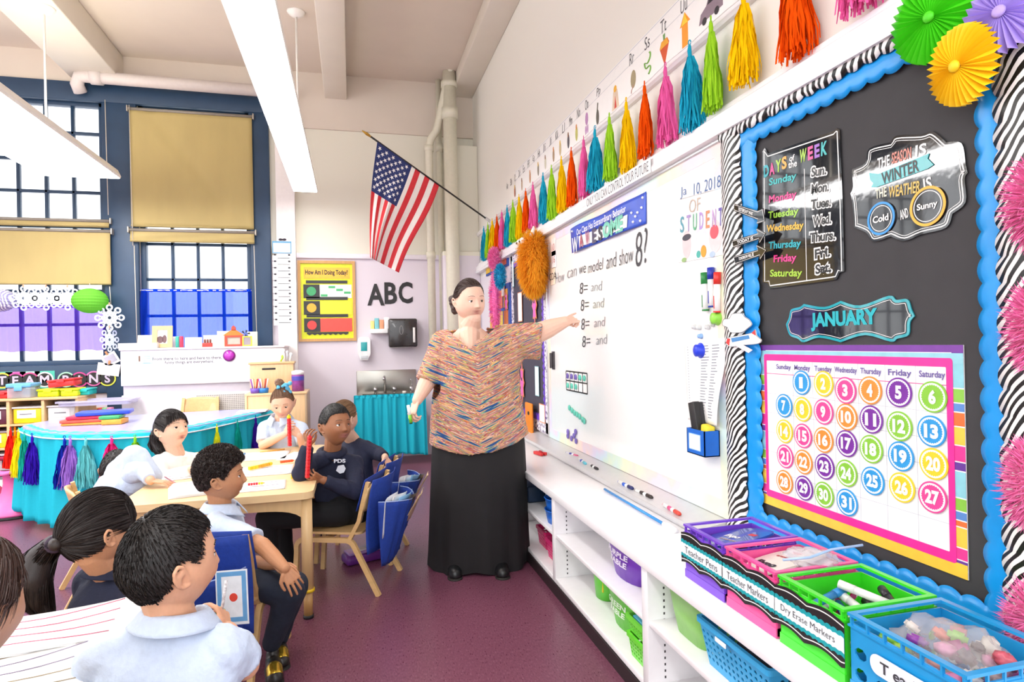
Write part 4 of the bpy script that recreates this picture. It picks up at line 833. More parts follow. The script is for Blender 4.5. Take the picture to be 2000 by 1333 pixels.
for u, v, w, h, lab in ((981, 568, .11, .10, 'orange-edged note card beside the pink feathers'), (1014, 600, .12, .24, 'tall white work sheet under the orange monster'), (1057, 808, .13, .13, 'orange-edged card low on the far board'), (1047, 745, .09, .22, 'white strip note with green top on the far board'), (1040, 520, .08, .2, 'pale ribbon paper at the top of the far board'), (1000, 535, .05, .22, 'pale blue pointed ribbon paper')):
    a = rw(u, v, .03); m = MB(); m.prism([(a[0]-w/2, a[1]-h/2), (a[0]+w/2, a[1]-h/2), (a[0]+w/2, a[1]+h/2), (a[0]-w/2, a[1]+h/2)], .022, .0235, RB); g = thing('note_card', lab, 'note card', RB@Vector((a[0], a[1], .02))); part('card', m, PAPER, g)
    m = MB(); m.ring([(a[0]-w/2-.006, a[1]-h/2-.006), (a[0]+w/2+.006, a[1]-h/2-.006), (a[0]+w/2+.006, a[1]+h/2+.006), (a[0]-w/2-.006, a[1]+h/2+.006)], [(a[0]-w/2, a[1]-h/2), (a[0]+w/2, a[1]-h/2), (a[0]+w/2, a[1]+h/2), (a[0]-w/2, a[1]+h/2)], .021, .024, RB); part('coloured_edge', m, mat('#f09a6a' if w > .1 else '#a8d8e0', .5), g)
for u, v, s_, lab in ((1043, 597, .15, 'pink jagged paper star under the orange monster'), (1019, 748, .17, 'pink jagged paper star beside the teacher elbow'), (988, 590, .1, 'yellow jagged paper star by the pink feathers')):
    a = rw(u, v, .03); pts = [(a[0]+(.07 if k % 2 == 0 else .035)*math.cos(PI*k/8), a[1]+(s_ if k % 2 == 0 else s_*.7)*math.sin(PI*k/8)) for k in range(16)]
    g = thing('paper_star', lab, 'paper star', RB@Vector((a[0], a[1], .03))); m = MB(); m.prism(pts, .024, .028, RB); part('outer_shape', m, mat('#f2a052' if 'pink' in lab else '#f0d040', .5), g); m = MB(); m.prism([(a[0]+(p[0]-a[0])*.8, a[1]+(p[1]-a[1])*.88) for p in pts], .028, .03, RB); part('inner_shape', m, mat('#f070c8' if 'pink' in lab else '#f6a8d8', .5), g); m = MB(); m.prism(circ(.015, 14, a[0], a[1]+.03), .03, .031, RB); part('eye_dot', m, BLACK, g)
pc = thing('pocket_chart', 'bright yellow and blue pocket chart high behind the teacher', 'pocket chart', (XW, 5.9, 1.6))
m = MB(); m.box(-6.45, -5.5, 1.98, 2.3, 0, .015, RB); part('chart_cloth', m, mat('#3556a8', .7), pc)
cl = ['#f3c43a', '#f08a3a', '#f6dc5c', '#e8603c', '#6fc0d8']
for i in range(4):
    for j in range(2): m = MB(); m.box(-6.42+i*.23, -6.24+i*.23, 2.0+j*.15, 2.13+j*.15, .015, .02, RB); part('card_pocket', m, mat(cl[(i+2*j) % 5], .5), pc)
pc2 = thing('pocket_chart', 'lower pocket chart with orange and pink cards behind the teacher head', 'pocket chart', (XW, 5.9, 1.2))
m = MB(); m.box(-6.3, -5.45, 1.15, 1.82, 0, .015, RB); part('chart_cloth', m, mat('#3f5fae', .7), pc2)
for i in range(4):
    for j in range(3): m = MB(); m.box(-6.27+i*.2, -6.12+i*.2, 1.2+j*.2, 1.37+j*.2, .015, .02, RB); part('card_pocket', m, mat(['#f08a3a', '#f6b83a', '#ea6a9a', '#f6d85c'][(i+j) % 4], .5), pc2)
rn = random.Random(4)
c = onx(1042, 515, XW-.11)
mo = thing('monster_decoration', 'shaggy orange fur monster decoration hanging at the whiteboard corner', 'decoration', c)
ORF = mat('#ffac28', .75, sheen=.3, var=.25, scale=10)
m = MB(); m.ball((c.x, c.y, c.z), (.05, .10, .17), sub=3); m.ball((c.x, c.y, c.z+.13), (.04, .06, .07), sub=2); part('fur_body', m, ORF, mo)
m = MB(); fuzz(m, c, (.06, .115, .19), 7000, .085, rn, .0022, .9); fuzz(m, (c.x, c.y+.02, c.z+.14), (.05, .07, .08), 1500, .05, rn, .002, .6); part('fur', m, translucent('#ffc240', .5, 1), mo, kind='stuff')
for dy in (-.035, .045): m = MB(); m.ball((c.x-.07, c.y+dy+.06, c.z+.17), .028); part('eyeball', m, PAPER, mo); m = MB(); m.ball((c.x-.094, c.y+dy+.06, c.z+.165), .011, sub=1); part('pupil', m, BLACK, mo)
for s_ in (-1, 1): m = MB(); m.tube([(c.x-.02, c.y+.04*s_, c.z+.2), (c.x-.02, c.y+.08*s_, c.z+.235), (c.x-.02, c.y+.09*s_, c.z+.26)], [.02, .014, .004], 8); part('horn', m, mat('#f5efe6', .5), mo)
for (u, v, r_, col, L_, lab) in ((967, 590, (.03, .05, .26), '#f774b8', .04, 'long pink feather boa behind the teacher'), (965, 505, (.03, .05, .08), '#f982c0', .04, 'pink pom pom puff above the blue one'), (977, 540, (.03, .055, .09), '#1ba3cf', .035, 'round blue pom pom beside the pink feathers')):
    c = onx(u, v, XW-.12); g = thing('pom_pom', lab, 'pom pom', c); m = MB(); m.ball(c, tuple(x*.9 for x in r_), sub=3); part('core', m, mat(col, .7), g); m = MB(); fuzz(m, c, r_, 1400, L_, rn, .0016, .1); part('tufts', m, mat(col, .7), g, kind='stuff')
for k, (u, v, wd) in enumerate(((1078, 483, '10'), (1079, 507, '16'), (1077, 540, 'CDA'))):
    a = rw(u, v, .03); g = thing('small_card', ['small pink numbered card by the orange monster', 'second small card below the pink numbered card', 'small orange-framed card left of the question'][k], 'card', RB@Vector((a[0], a[1], .02))); m = MB(); m.box(a[0]-.05, a[0]+.05, a[1]-.06, a[1]+.06, .018, .02, RB); part('card', m, mat(('#fbe9e4', '#f4f2f4', '#f7e6cf')[k], .6), g); m = MB(); m.text(wd, RB@T(a[0], a[1], .0205), h=.05, bold=.0); part('lettering', m, mat('#c07a78' if k < 2 else '#555', .6) if k < 2 else INK, g)
# ---------------------------------------------------------------- flag
fl_ = thing('flag', 'american flag on a slanted black pole', 'flag', onx(955, 432, XW-.02))
P1 = onx(955, 431, XW-.04); P0 = at(724, 267, 5.1)
P0 = ony(724, 267, 5.55)
m = MB(); m.tube([P0, P1], .0085, 10); part('flag_pole', m, mat('#15110f', .35), fl_)
d = (P1-P0).normalized(); m = MB(); m.tube([P0-d*.09, P0-d*.04, P0], [.004, .014, .009], 10); part('finial', m, mat('#b98f3a', .3, metal=.8), fl_)
m = MB(); m.tube([P1-d*.05, P1+d*.03], .016, 10); part('pole_socket', m, mat('#c9c6c2', .4), fl_)
# flag cloth: hoist along the pole, hanging down. canton at the upper end
Lp = (P1-P0).length
def fpix(s, t):
    """s along hoist 0(top end)..1, t fly 0..1 ; screen outline measured on the photograph"""
    A = Vector((737, 277)).lerp(Vector((858, 362)), s); sb = .22*s/.54 if s < .54 else .22+.78*(s-.54)/.46; B = Vector((723, 503)).lerp(Vector((779, 533)), sb); C = A.lerp(B, t)
    C.x += (-6*math.sin(PI*t)*(1-s)+5*math.sin(2*PI*t)*s*.6); return C
def ffn(s, t):
    c = fpix(s, t); dep = (P0+(P1-P0)*(.02+.52*s)).y
    y = dep+.05*math.sin(s*9+1.5*t)*t+.03*math.sin(s*24+t*2)*t*(1 if s < .5 else .4)
    return ony(c.x, c.y, y)
# pole part under the hoist: s=0 at P0
FN, FT = 52, 40
def flagmats(i, j):
    s = (i+.5)/FN; t = (j+.5)/FT
    if s < 7/13*1.02 and t < .42: return 2
    return 0 if int((1-s)*13) % 2 == 0 else 1
m = MB(); m.grid(ffn, FN+1, FT+1); m.mi = [flagmats(k % FN, k//FN) for k in range(FN*FT)]
FC = [mat('#d8303a', .7, var=.05), mat('#f5efe9', .7, var=.02), mat('#26346e', .7, var=.05)]
o = part('flag_cloth', m, FC, fl_); solidify(o, .002)
m = MB()
for r_ in range(9):
    for k in range(6 if r_ % 2 == 0 else 5):
        s = (7/13)*(r_+.9)/9.8; t = .42*((k+.6+(.5 if r_ % 2 else 0))/6.2); p = ffn(s, t); ex = (ffn(s+.01, t)-ffn(s-.01, t)).normalized(); ey = (ffn(s, t+.01)-ffn(s, t-.01)).normalized(); nn = ex.cross(ey).normalized(); 
        if nn.dot(CO-p) < 0: nn = -nn
        ey = nn.cross(ex); pts = [p+nn*.004+ex*(.021 if q_ % 2 == 0 else .0085)*math.cos(PI/5*q_)+ey*(.021 if q_ % 2 == 0 else .0085)*math.sin(PI/5*q_) for q_ in range(10)]; m.add([p+nn*.004]+pts, [(0, q_+1, (q_+1) % 10+1) for q_ in range(10)])
part('stars', m, mat('#f7f4f2', .7), fl_)
# ================================================================ low bookcase along the right wall
XF = .965; CT = .525
SHW = mat('#f3f1f2', .35, var=.015, coat=.2)
bk = thing('bookcase', 'long low white bookcase with open shelves under the whiteboard', 'bookcase', (1.2, 2, 0))
m = MB(); m.bbox(XF-.012, XW-.002, -.6, 4.95, CT-.04, CT, .004); part('worktop', m, SHW, bk)
m = MB(); m.box(XW-.02, XW-.004, -.6, 4.9, .06, CT-.04); part('back_panel', m, SHW, bk)
for y in (4.88, 3.95, 2.96, 1.96, .96, -.04, -.58):
    m = MB(); m.bbox(XF, XW-.02, y-.022, y+.022, .06, CT-.04, .003); d = part('divider', m, SHW, bk)
    m = MB()
    for s_ in (-1, 1):
        for z in np.arange(.1, .47, .022): m.box(XF+.06, XF+.066, y+s_*.0225, y+s_*.0232, z, z+.008)
    part('shelf_pin_holes', m, mat('#4a4648', .6), d, kind='stuff')
ys_ = [(-.56, -.06), (-.02, .94), (.98, 1.94), (1.98, 2.94), (2.98, 3.93), (3.97, 4.86)]
for a, b in ys_:
    m = MB(); m.bbox(XF+.005, XW-.02, a, b, .285, .305, .003); part('shelf', m, SHW, bk)
    m = MB(); m.bbox(XF, XW-.02, a, b, .06, .085, .003); part('bottom_shelf', m, SHW, bk)
m = MB(); m.box(XF-.005, XF+.01, -.6, 4.9, 0, .058); struct('baseboard_right', m, mat('#2a2022', .5), 'dark kick board under the white bookcase')
def perf(m, P, nu, nv, hf=.55, rnd=False):
    """panel with a grid of holes, P = 4 corners (00,10,11,01)"""
    P = [Vector(p) for p in P]
    def Q(s, t): return P[0]*(1-s)*(1-t)+P[1]*s*(1-t)+P[2]*s*t+P[3]*(1-s)*t
    k = 8
    for i in range(nu):
        for j in range(nv):
            o = []; n_ = []
            for q in range(k):
                a = 2*PI*q/k+PI/8; c_, s_ = math.cos(a), math.sin(a); mx = max(abs(c_), abs(s_)); n_.append(Q((i+.5+.5*hf*c_)/nu, (j+.5+.5*hf*s_)/nv)); o.append(Q((i+.5+.5*c_/mx)/nu, (j+.5+.5*s_/mx)/nv))
            cr = {0: (1, 1), 2: (0, 1), 4: (0, 0), 6: (1, 0)}; vs = o+n_; fs = []
            for q in range(k):
                fs.append((q, (q+1) % k, k+(q+1) % k, k+q))
            cs = [Q((i+a)/nu, (j+b)/nv) for a, b in ((1, 1), (0, 1), (0, 0), (1, 0))]
            vs += cs; fs += [(0, 2*k, 1), (2, 2*k+1, 3), (4, 2*k+2, 5), (6, 2*k+3, 7)]
            m.add(vs, fs, False)
def quad(m, P): m.add(P, [(0, 1, 2, 3)], False)
def crate(y1, y0, hexc, label, words, zt=.69, x0=1.0, x1=1.25, card=True):
    c = mat(hexc, .3, var=.03, coat=.2); zb = CT+.001; g = thing('crate', label, 'crate', ((x0+x1)/2, (y0+y1)/2, zb), 'plastic crates on the bookcase')
    i = .006; z0, z1 = zb+.004, zt-.02
    def wall(pa, pb, name, holes=True):
        m = MB(); a = Vector(pa); b = Vector(pb); zm0 = z0+.045; zm1 = z1-.022
        def R(za, zb_): return [(a.x, a.y, za), (b.x, b.y, za), (b.x, b.y, zb_), (a.x, a.y, zb_)]
        if holes: quad(m, R(z0, z0+.02)); perf(m, R(z0+.02, z0+.062), 5, 1, .62); perf(m, R(z0+.062, z0+.104), 5, 1, .62); quad(m, R(z0+.104, z1))
        else: quad(m, R(z0, z1))
        o = part(name, m, c, g); solidify(o, .004)
    wall((x0+i, y1-i, 0), (x0+i, y0+i, 0), 'front_panel', not card); wall((x1-i, y1-i, 0), (x1-i, y0+i, 0), 'rear_panel'); wall((x0+i, y1-i, 0), (x1-i, y1-i, 0), 'side_panel'); wall((x0+i, y0+i, 0), (x1-i, y0+i, 0), 'side_panel')
    m = MB(); m.ring([(x0, y0+.002), (x1, y0+.002), (x1, y1-.002), (x0, y1-.002)], [(x0+.014, y0+.014), (x1-.014, y0+.014), (x1-.014, y1-.014), (x0+.014, y1-.014)], zt-.006, zt)
    m.ring([(x0, y0+.002), (x1, y0+.002), (x1, y1-.002), (x0, y1-.002)], [(x0+.006, y0+.006), (x1-.006, y0+.006), (x1-.006, y1-.006), (x0+.006, y1-.006)], zt-.028, zt-.024)
    for k in range(7):
        yy = y0+.01+(y1-y0-.02)*k/6; m.box(x0+.001, x0+.008, yy-.002, yy+.002, zt-.026, zt-.004)
        xx = x0+.01+(x1-x0-.02)*k/6; m.box(xx-.002, xx+.002, y0+.003, y0+.008, zt-.026, zt-.004)
    part('rim', m, c, g)
    m = MB(); m.box(x0+.01, x1-.01, y0+.01, y1-.01, zb, zb+.006); m.ring([(x0+.002, y0+.004), (x1-.002, y0+.004), (x1-.002, y1-.004), (x0+.002, y1-.004)], [(x0+.01, y0+.01), (x1-.01, y0+.01), (x1-.01, y1-.01), (x0+.01, y1-.01)], zb, zb+.024); part('base', m, c, g)
    F = frame_from((x0-.004, (y0+y1)/2, 0), (0, -1, 0), (0, 0, 1), (-1, 0, 0)); w = (y1-y0)/2+.004
    if card:
        la = thing('label_card', None, None); bpy.data.objects.remove(la)
        def wavy(zc, amp, k, n=48, ph=0): return [(-w+2*w*i_/n, zc+amp*(abs(math.sin(PI*k*i_/n+ph))-.5)) for i_ in range(n+1)]
        top = wavy(zt-.022, .010, 2); bot = wavy(zt-.118, .012, 2, ph=.3); m = MB(); m.prism(bot+top[::-1], 0, .0012, F); part('label_card', m, mat('#252325', .35), g)
        t2 = wavy(zt-.047, .004, 12); b2 = wavy(zt-.099, .004, 12); m = MB(); m.prism(b2+t2[::-1], .0012, .0018, F); part('teal_band', m, mat('#19a0a8', .4), g)
        t3 = wavy(zt-.057, .003, 14); b3 = wavy(zt-.089, .003, 14); m = MB(); m.prism(b3+t3[::-1], .0018, .0024, F); part('name_strip', m, mat('#eef3f4', .35), g)
        for zc in (zt-.030, zt-.108):
            a_ = wavy(zc, .008, 2, ph=0 if zc > zt-.06 else .3); m = MB(); m.prism([(p[0], p[1]-.0012) for p in a_]+[(p[0], p[1]+.0012) for p in a_[::-1]], .0012, .0018, F); part('card_line', m, WHL, g)
        m = MB(); m.text(words, F@T(0, zt-.073, .0027), h=.020, w=w*1.55, bold=-.005); part('lettering', m, mat('#46464c', .5), g)
    return g
g1 = crate(1.75, 1.532, '#7b49cf', 'purple crate labelled Teacher Pens on the white bookcase', 'Teacher Pens')
g2 = crate(1.528, 1.312, '#f2559a', 'hot pink crate labelled Teacher Markers on the white bookcase', 'Teacher Markers')
g3 = crate(1.306, 1.092, '#3fdc2b', 'bright green crate labelled Dry Erase Markers on the bookcase', 'Dry Erase Markers')
g4 = crate(1.086, .82, '#2296d2', 'blue crate with round holes at the near end of the bookcase', '', card=False, zt=.69)
# oval name label on the blue crate
F = frame_from((.995, .965, 0), (0, -1, 0), (0, 0, 1), (-1, 0, 0)); m = MB(); m.prism(rrect(-.055, .13, .60, .64, .018), 0, .0015, F); part('name_tag', m, mat('#e9ecf4', .3), g4); m = MB(); m.text('T eacher', F@T(.03, .62, .002), h=.022, w=.12, bold=.02); part('lettering', m, INK, g4)
# crate contents
m = MB(); Mx = T(1.12, 1.65, .665)@Matrix.Rotation(rad(-9), 4, 'X')@Matrix.Rotation(rad(-6), 4, 'Y'); gg = thing('marker_package', 'blue rounded marker package lying in the purple crate', 'package', M=Mx)
sh = smooth_poly([(-.09, -.07), (-.1, .02), (-.05, .075), (.03, .08), (.09, .05), (.1, -.05), (.02, -.08)], 4); m.prism(sh, -.003, .003, Mx); part('card', m, mat('#2f55b4', .25, coat=.5), gg)
def flat_text(g, body, M, h, w, col, bold=.03): m = MB(); m.text(body, M, h=h, w=w, bold=bold); part('lettering', m, mat(col, .4), g)
R90 = RZ(-PI/2)
flat_text(gg, 'Expo', Mx@T(-.01, .0, .0035)@R90, .03, .07, '#f6f6f6', .05); flat_text(gg, 'dry erase markers', Mx@T(-.04, -.02, .0035)@R90, .010, .08, '#e6c054')
m = MB(); m.bbox(.03, .045, -.05, -.02, .003, .004, .0004, Mx); part('red_flash', m, mat('#d8342e', .4), gg)
rn = random.Random(8)
for k in range(5):
    A = Vector((1.03+.02*k, 1.70, .60+.01*k)); B = Vector((1.05+.03*k+rn.uniform(-.02, .02), 1.56, .585+.012*k)); m = MB(); m.tube([A, B], .006, 8); solo('pen', ['black pen under the blue package in the purple crate', 'purple pen in the purple crate', 'white pen in the purple crate', 'clear pen in the purple crate', 'pink pen in the purple crate'][k], 'pen', m, mat(('#2a2a2e', '#8a55d0', '#eceaf0', '#c8c4d8', '#e873b0')[k], .3), group='pens in the purple crate')
Mx = T(1.12, 1.44, .662)@Matrix.Rotation(rad(-8), 4, 'X')@Matrix.Rotation(rad(-8), 4, 'Y'); gg = thing('marker_package', 'cream marker package card with black lettering in the pink crate', 'package', M=Mx)
m = MB(); m.prism(smooth_poly([(-.10, -.05), (-.1, .03), (-.04, .07), (.05, .07), (.1, .03), (.1, -.05)], 4), -.003, .003, Mx); part('card', m, mat('#f3ede0', .35), gg); flat_text(gg, 'Expo', Mx@T(-.045, .01, .0035)@R90, .035, .08, '#222', .06)
flat_text(gg, 'eraser', Mx@T(.02, .02, .0035)@R90, .008, .05, '#b33'); m = MB(); m.bbox(.055, .07, 0, .03, .003, .004, .0004, Mx); part('red_flash', m, mat('#d8342e', .4), gg)
def bag(name, label, c, rx, ry, rz, hexc, al=.3, seed=1, group=None):
    bm = bmesh.new(); bmesh.ops.create_icosphere(bm, subdivisions=4, radius=1)
    for v in bm.verts:
        n_ = noise.noise(v.co*2.3+Vector((seed, 0, 0)))*.28+noise.noise(v.co*6+Vector((seed, 3, 0)))*.12; v.co = Vector((v.co.x*rx*(1+n_), v.co.y*ry*(1+n_), v.co.z*rz*(1+n_*1.6)))+Vector(c)
    m = MB(); m.bm(bm, None, True); return solo(name, label, 'bag', m, clearmat(hexc, al, .12), group=group)
bag('zip_bag', 'clear zip bag with a blue seal lying across the pink crate', (1.17, 1.38, .685), .06, .075, .018, '#e6e4ec', .45, 4)
m = MB(); m.tube([(1.06, 1.36, .70), (1.12, 1.335, .708), (1.2, 1.35, .715), (1.28, 1.33, .725)], .0035, 8); solo('bag_seal', 'pale blue zip seal strip of the clear bag', 'bag seal', m, mat('#a9c6ee', .3))
m = MB(); m.bbox(-.05, .05, -.012, .012, -.004, .004, .003, T(1.20, 1.37, .665)@RZ(.5)); solo('scissors_case', 'pink flat case with a dark end in the pink crate', 'case', m, mat('#ef6b86', .4))
cols = [('#e8442c', 'red'), ('#9adf2e', 'lime green'), ('#2558b8', 'blue'), ('#f2f2ee', 'white'), ('#1d1c1e', 'black'), ('#f4f2ee', 'ivory'), ('#2f8ad0', 'light blue'), ('#27232a', 'dark grey'), ('#e9e7e4', 'pale grey')]
for k, (hx, nm) in enumerate(cols):
    a = rn.uniform(-.7, .7)+(PI/2 if k % 3 else .2); c = Vector((1.06+.14*((k*37 % 10)/10), 1.14+.12*((k*53 % 10)/10), .59+.010*k)); r_ = .0095 if k else .015
    gg = thing('loose_marker', '%s marker in the pile inside the green crate' % nm, 'marker', c, 'markers in the green crate'); d = Vector((math.cos(a), math.sin(a), .15))*.055
    m = MB(); m.tube([c-d, c+d*.4], r_, 12); part('barrel', m, mat('#f4f3f0' if k < 4 else hx, .35), gg); m = MB(); m.tube([c+d*.35, c+d], r_*1.06, 12); part('cap', m, mat(hx, .35), gg)
m = MB(); Mx = T(1.10, 1.17, .60)@RZ(-.5); m.bbox(-.07, .07, -.014, .014, -.004, .004, .003, Mx); gg = solo('zebra_strip', 'zebra print clip strip among the markers in the green crate', 'strip', m, ZEBRA)
for k in range(70):
    pass
hx_ = ['#c85a6a', '#e7c2b8', '#8a3fa0', '#8bc94a', '#d8d2c8', '#e28ab8', '#3b2f36', '#b04a8a', '#f0e8e0', '#d86a5a', '#a8d850', '#6a5a60']
for k in range(34):
    c = Vector((rn.uniform(1.045, 1.095)+.055*(k//12), rn.uniform(.86, 1.045), rn.uniform(.60, .675))); m = MB(); kx = rn.uniform(.012, .02)
    bm = bmesh.new(); bmesh.ops.create_cube(bm, size=2*kx); bmesh.ops.bevel(bm, geom=bm.edges[:], offset=kx*.45, segments=2, affect='EDGES'); m.bm(bm, Matrix.Translation(c)@Matrix.Rotation(rn.uniform(0, 3), 4, (rn.random(), rn.random(), rn.random()+.1))@Matrix.Diagonal((1, 1, .6, 1)), True)
    hx = hx_[k % 12]; solo('wrapped_treat', 'small wrapped %s treat %s of the bag in the blue crate' % (('rose', 'peach', 'purple', 'green', 'ivory', 'pink', 'dark', 'magenta', 'cream', 'coral', 'lime', 'grey')[k % 12], ('at the aisle side', 'in the middle', 'at the wall side')[k//12]), 'treat', m, mat(hx, .3), group='treats in the bag in the blue crate')
bag('treat_bag', 'large clear crinkled plastic bag full of treats in the blue crate', (1.125, .953, .645), .085, .093, .058, '#e4dcd8', .28, 9)
# bins on the shelves
def tub(name, label, c, rx, ry, h, hexc, words=None, taper=.78, group=None, oval=True, al=None, wc='#dff2d8'):
    """oval open tub; rx along x, ry along y, c = base centre"""
    M = T(*c); g = thing(name, label, 'bin', M=M, group=group); mt = mat(hexc, .35, var=.04) if al is None else clearmat(hexc, al)
    def sec(k, r_=24):
        out = []
        for i in range(r_):
            a = 2*PI*i/r_; e = 2/2.2 if oval else 2/5
            out.append((rx*k*math.copysign(abs(math.cos(a))**e, math.cos(a)), ry*k*math.copysign(abs(math.sin(a))**e, math.sin(a))))
        return out
    m = MB(); L = [(taper, 0), ((1+taper)/2, h*.5), (.97, h*.93), (1.0, h*.94), (1.04, h), (1.0, h+.003), (.95, h-.006), ((1+taper)/2-.03, h*.5), (taper-.05, .008)]
    vs = []; [vs.extend([(x, y, z) for x, y in sec(k)]) for k, z in L]; n = 24
    m.add(vs, [(j*n+i, j*n+(i+1) % n, (j+1)*n+(i+1) % n, (j+1)*n+i) for j in range(len(L)-1) for i in range(n)]+[tuple(range(n))[::-1], tuple((len(L)-1)*n+i for i in range(n))], True); part('tub_body', m, mt, g, local=True)
    if words:
        k = .94
        for q, wd in enumerate(words): m = MB(); m.text(wd, frame_from((-rx*(.9-.03*q), 0, h*(.62-.2*q)), (0, -1, 0), (.10, 0, 1), (-1, 0, .1)), h=h*.13, w=ry*(.95 if q == 0 else .8), bold=.03); m.v = [Vector((v.x+rx*.9*(1-math.sqrt(max(0, 1-(v.y/ry)**2)))*.8-.004, v.y, v.z)) for v in m.v]; part('lettering', m, mat(wc, .5), g, local=True)
    return g
def basket(name, label, c, lx, ly, h, hexc, nu=(9, 7), group=None, flare=.86):
    M = T(*c); g = thing(name, label, 'basket', M=M, group=group); mt = mat(hexc, .35, var=.04); f = flare
    B = [(-lx*f, ly*f, 0), (lx*f, ly*f, 0), (lx*f, -ly*f, 0), (-lx*f, -ly*f, 0)]; Tp = [(-lx, ly, h), (lx, ly, h), (lx, -ly, h), (-lx, -ly, h)]
    for k in range(4):
        m = MB(); a, b = Vector(B[k]), Vector(B[(k+1) % 4]); d, c_ = Vector(Tp[k]), Vector(Tp[(k+1) % 4]); n_ = nu[0] if k in (1, 3) else nu[1]
        lo, hi = .12, .8; quad(m, [a, b, b.lerp(c_, lo), a.lerp(d, lo)]); perf(m, [a.lerp(d, lo), b.lerp(c_, lo), b.lerp(c_, hi), a.lerp(d, hi)], n_, max(4, int(n_*h/ly/2*.9)), .6); quad(m, [a.lerp(d, hi), b.lerp(c_, hi), c_, d]); solidify(part('side_panel', m, mt, g, local=True), .003)
    m = MB(); m.box(-lx*f, lx*f, -ly*f, ly*f, 0, .004); part('base', m, mt, g, local=True)
    m = MB(); m.ring(rrect(-lx-.008, lx+.008, -ly-.008, ly+.008, .012), rrect(-lx+.003, lx-.003, -ly+.003, ly-.003, .008), h-.012, h+.003); part('rim', m, mt, g, local=True)
    return g
zM, zB = .3065, .0865
tub('tub', 'purple round tub lettered PURPLE TABLE on the middle shelf', (1.14, 2.32, zM), .13, .19, .165, '#7436b8', ('PURPLE', 'TABLE'), wc='#f0e8f8')
m = basket('basket', 'small lilac slotted basket at the end of the middle shelf', (1.09, 2.03, zM), .06, .035, .10, '#a35fd0', (3, 3))
tub('tub', 'lime green tub lettered GREEN TABLE on the bottom shelf', (1.15, 2.36, zB), .13, .17, .165, '#5ecb25', ('GREEN', 'TABLE'))
tub('caddy', 'small green caddy holding cards left of the green tub', (1.12, 2.66, zB), .06, .075, .15, '#63c93a', None)
for k in range(3): m = MB(); m.bbox(1.08+.02*k, 1.086+.02*k, 2.61, 2.70, zB+.04, zB+.20, .001, None); solo('flash_cards', ['yellow card in the small green caddy', 'black and white card in the small green caddy', 'blue card in the small green caddy'][k], 'card', m, mat(('#f2d630', '#d7d7d0', '#4aa0c8')[k], .5), group='cards in the green caddy')
basket('basket', 'lower lime green slotted basket with papers on the bottom shelf', (1.06, 2.075, zB), .07, .075, .085, '#6fd63a', (7, 5))
basket('basket', 'upper lime green slotted basket stacked on another one', (1.06, 2.085, zB+.09), .07, .07, .06, '#74d843', (7, 5))
m = MB(); m.bbox(1.0, 1.12, 2.03, 2.13, zB+.13, zB+.155, .004, None); solo('card_box', 'pale blue card box in the upper green basket', 'box', m, mat('#5ab4d0', .4))
tub('bin', 'matte pale green bin full of crayons on the third bay shelf', (1.12, 1.78, zM), .12, .115, .15, '#8fce66', None, oval=False)
rn = random.Random(2)
for k in range(26):
    x = 1.03+.03*(k//5)+.02*rn.random(); y = 1.70+.15*rn.random(); m = MB(); m.tube([(x, y, zM+.09), (x+rn.uniform(-.02, .02), y+rn.uniform(-.02, .02), zM+.165)], .0045, 6); hx, nm = [('#c9b79a', 'tan'), ('#b8483a', 'red'), ('#ddd8ca', 'cream'), ('#6b6a62', 'grey'), ('#a58d5a', 'ochre')][k % 5]; solo('crayon', '%s crayon end %s the pale green bin' % (nm, ('at the aisle edge of', 'left of centre in', 'in the centre of', 'right of centre in', 'toward the back of', 'in the far corner of')[k//5]), 'crayon', m, mat(hx, .5), group='crayons in the pale green bin')
basket('basket', 'large sky blue perforated basket on the third bay shelf', (1.14, 1.49, zM), .15, .16, .135, '#3aa6dc', (14, 12))
m = MB(); m.bbox(.972, .975, 1.49, 1.54, zM+.115, zM+.127, .0005); solo('name_tag', 'small white tag on the rim of the blue basket', 'tag', m, PAPER)
m = MB(); m.ball((1.13, 1.47, zM+.09), (.11, .12, .035), sub=3); solo('dark_cloth_bundle', 'dark bundle inside the large blue basket', 'cloth', m, mat('#2a3038', .8, bump=.5))
Mx = T(1.09, 1.32, zM+.0)@RZ(rad(4)); gg = thing('supply_box', 'long white and blue supply box with a yellow oval on the third bay shelf', 'box', M=T(1.05, 1.2, zM))
# box sits on bottom shelf level, standing on side in the lower bay
m = MB(); m.bbox(.98, 1.06, .99, 1.30, zM, zM+.032, .003); part('carton', m, mat('#5fb2de', .4), gg); m = MB(); m.box(.9795, .9799, 1.0, 1.3, zM, zM+.018); m.prism(circ(.022, 20, 1.02, 1.26, .03), zM+.032, zM+.0326); part('yellow_oval', m, mat('#f2d83c', .4), gg)
m = MB(); m.box(1.0, 1.025, 1.02, 1.20, zM+.032, zM+.0324); part('red_band', m, mat('#e05a6a', .4), gg); flat_text(gg, 'HANDWRITING', frame_from((1.0125, 1.11, zM+.0328), (0, -1, 0), (1, 0, 0), (0, 0, 1)), .014, .15, '#ffffff')
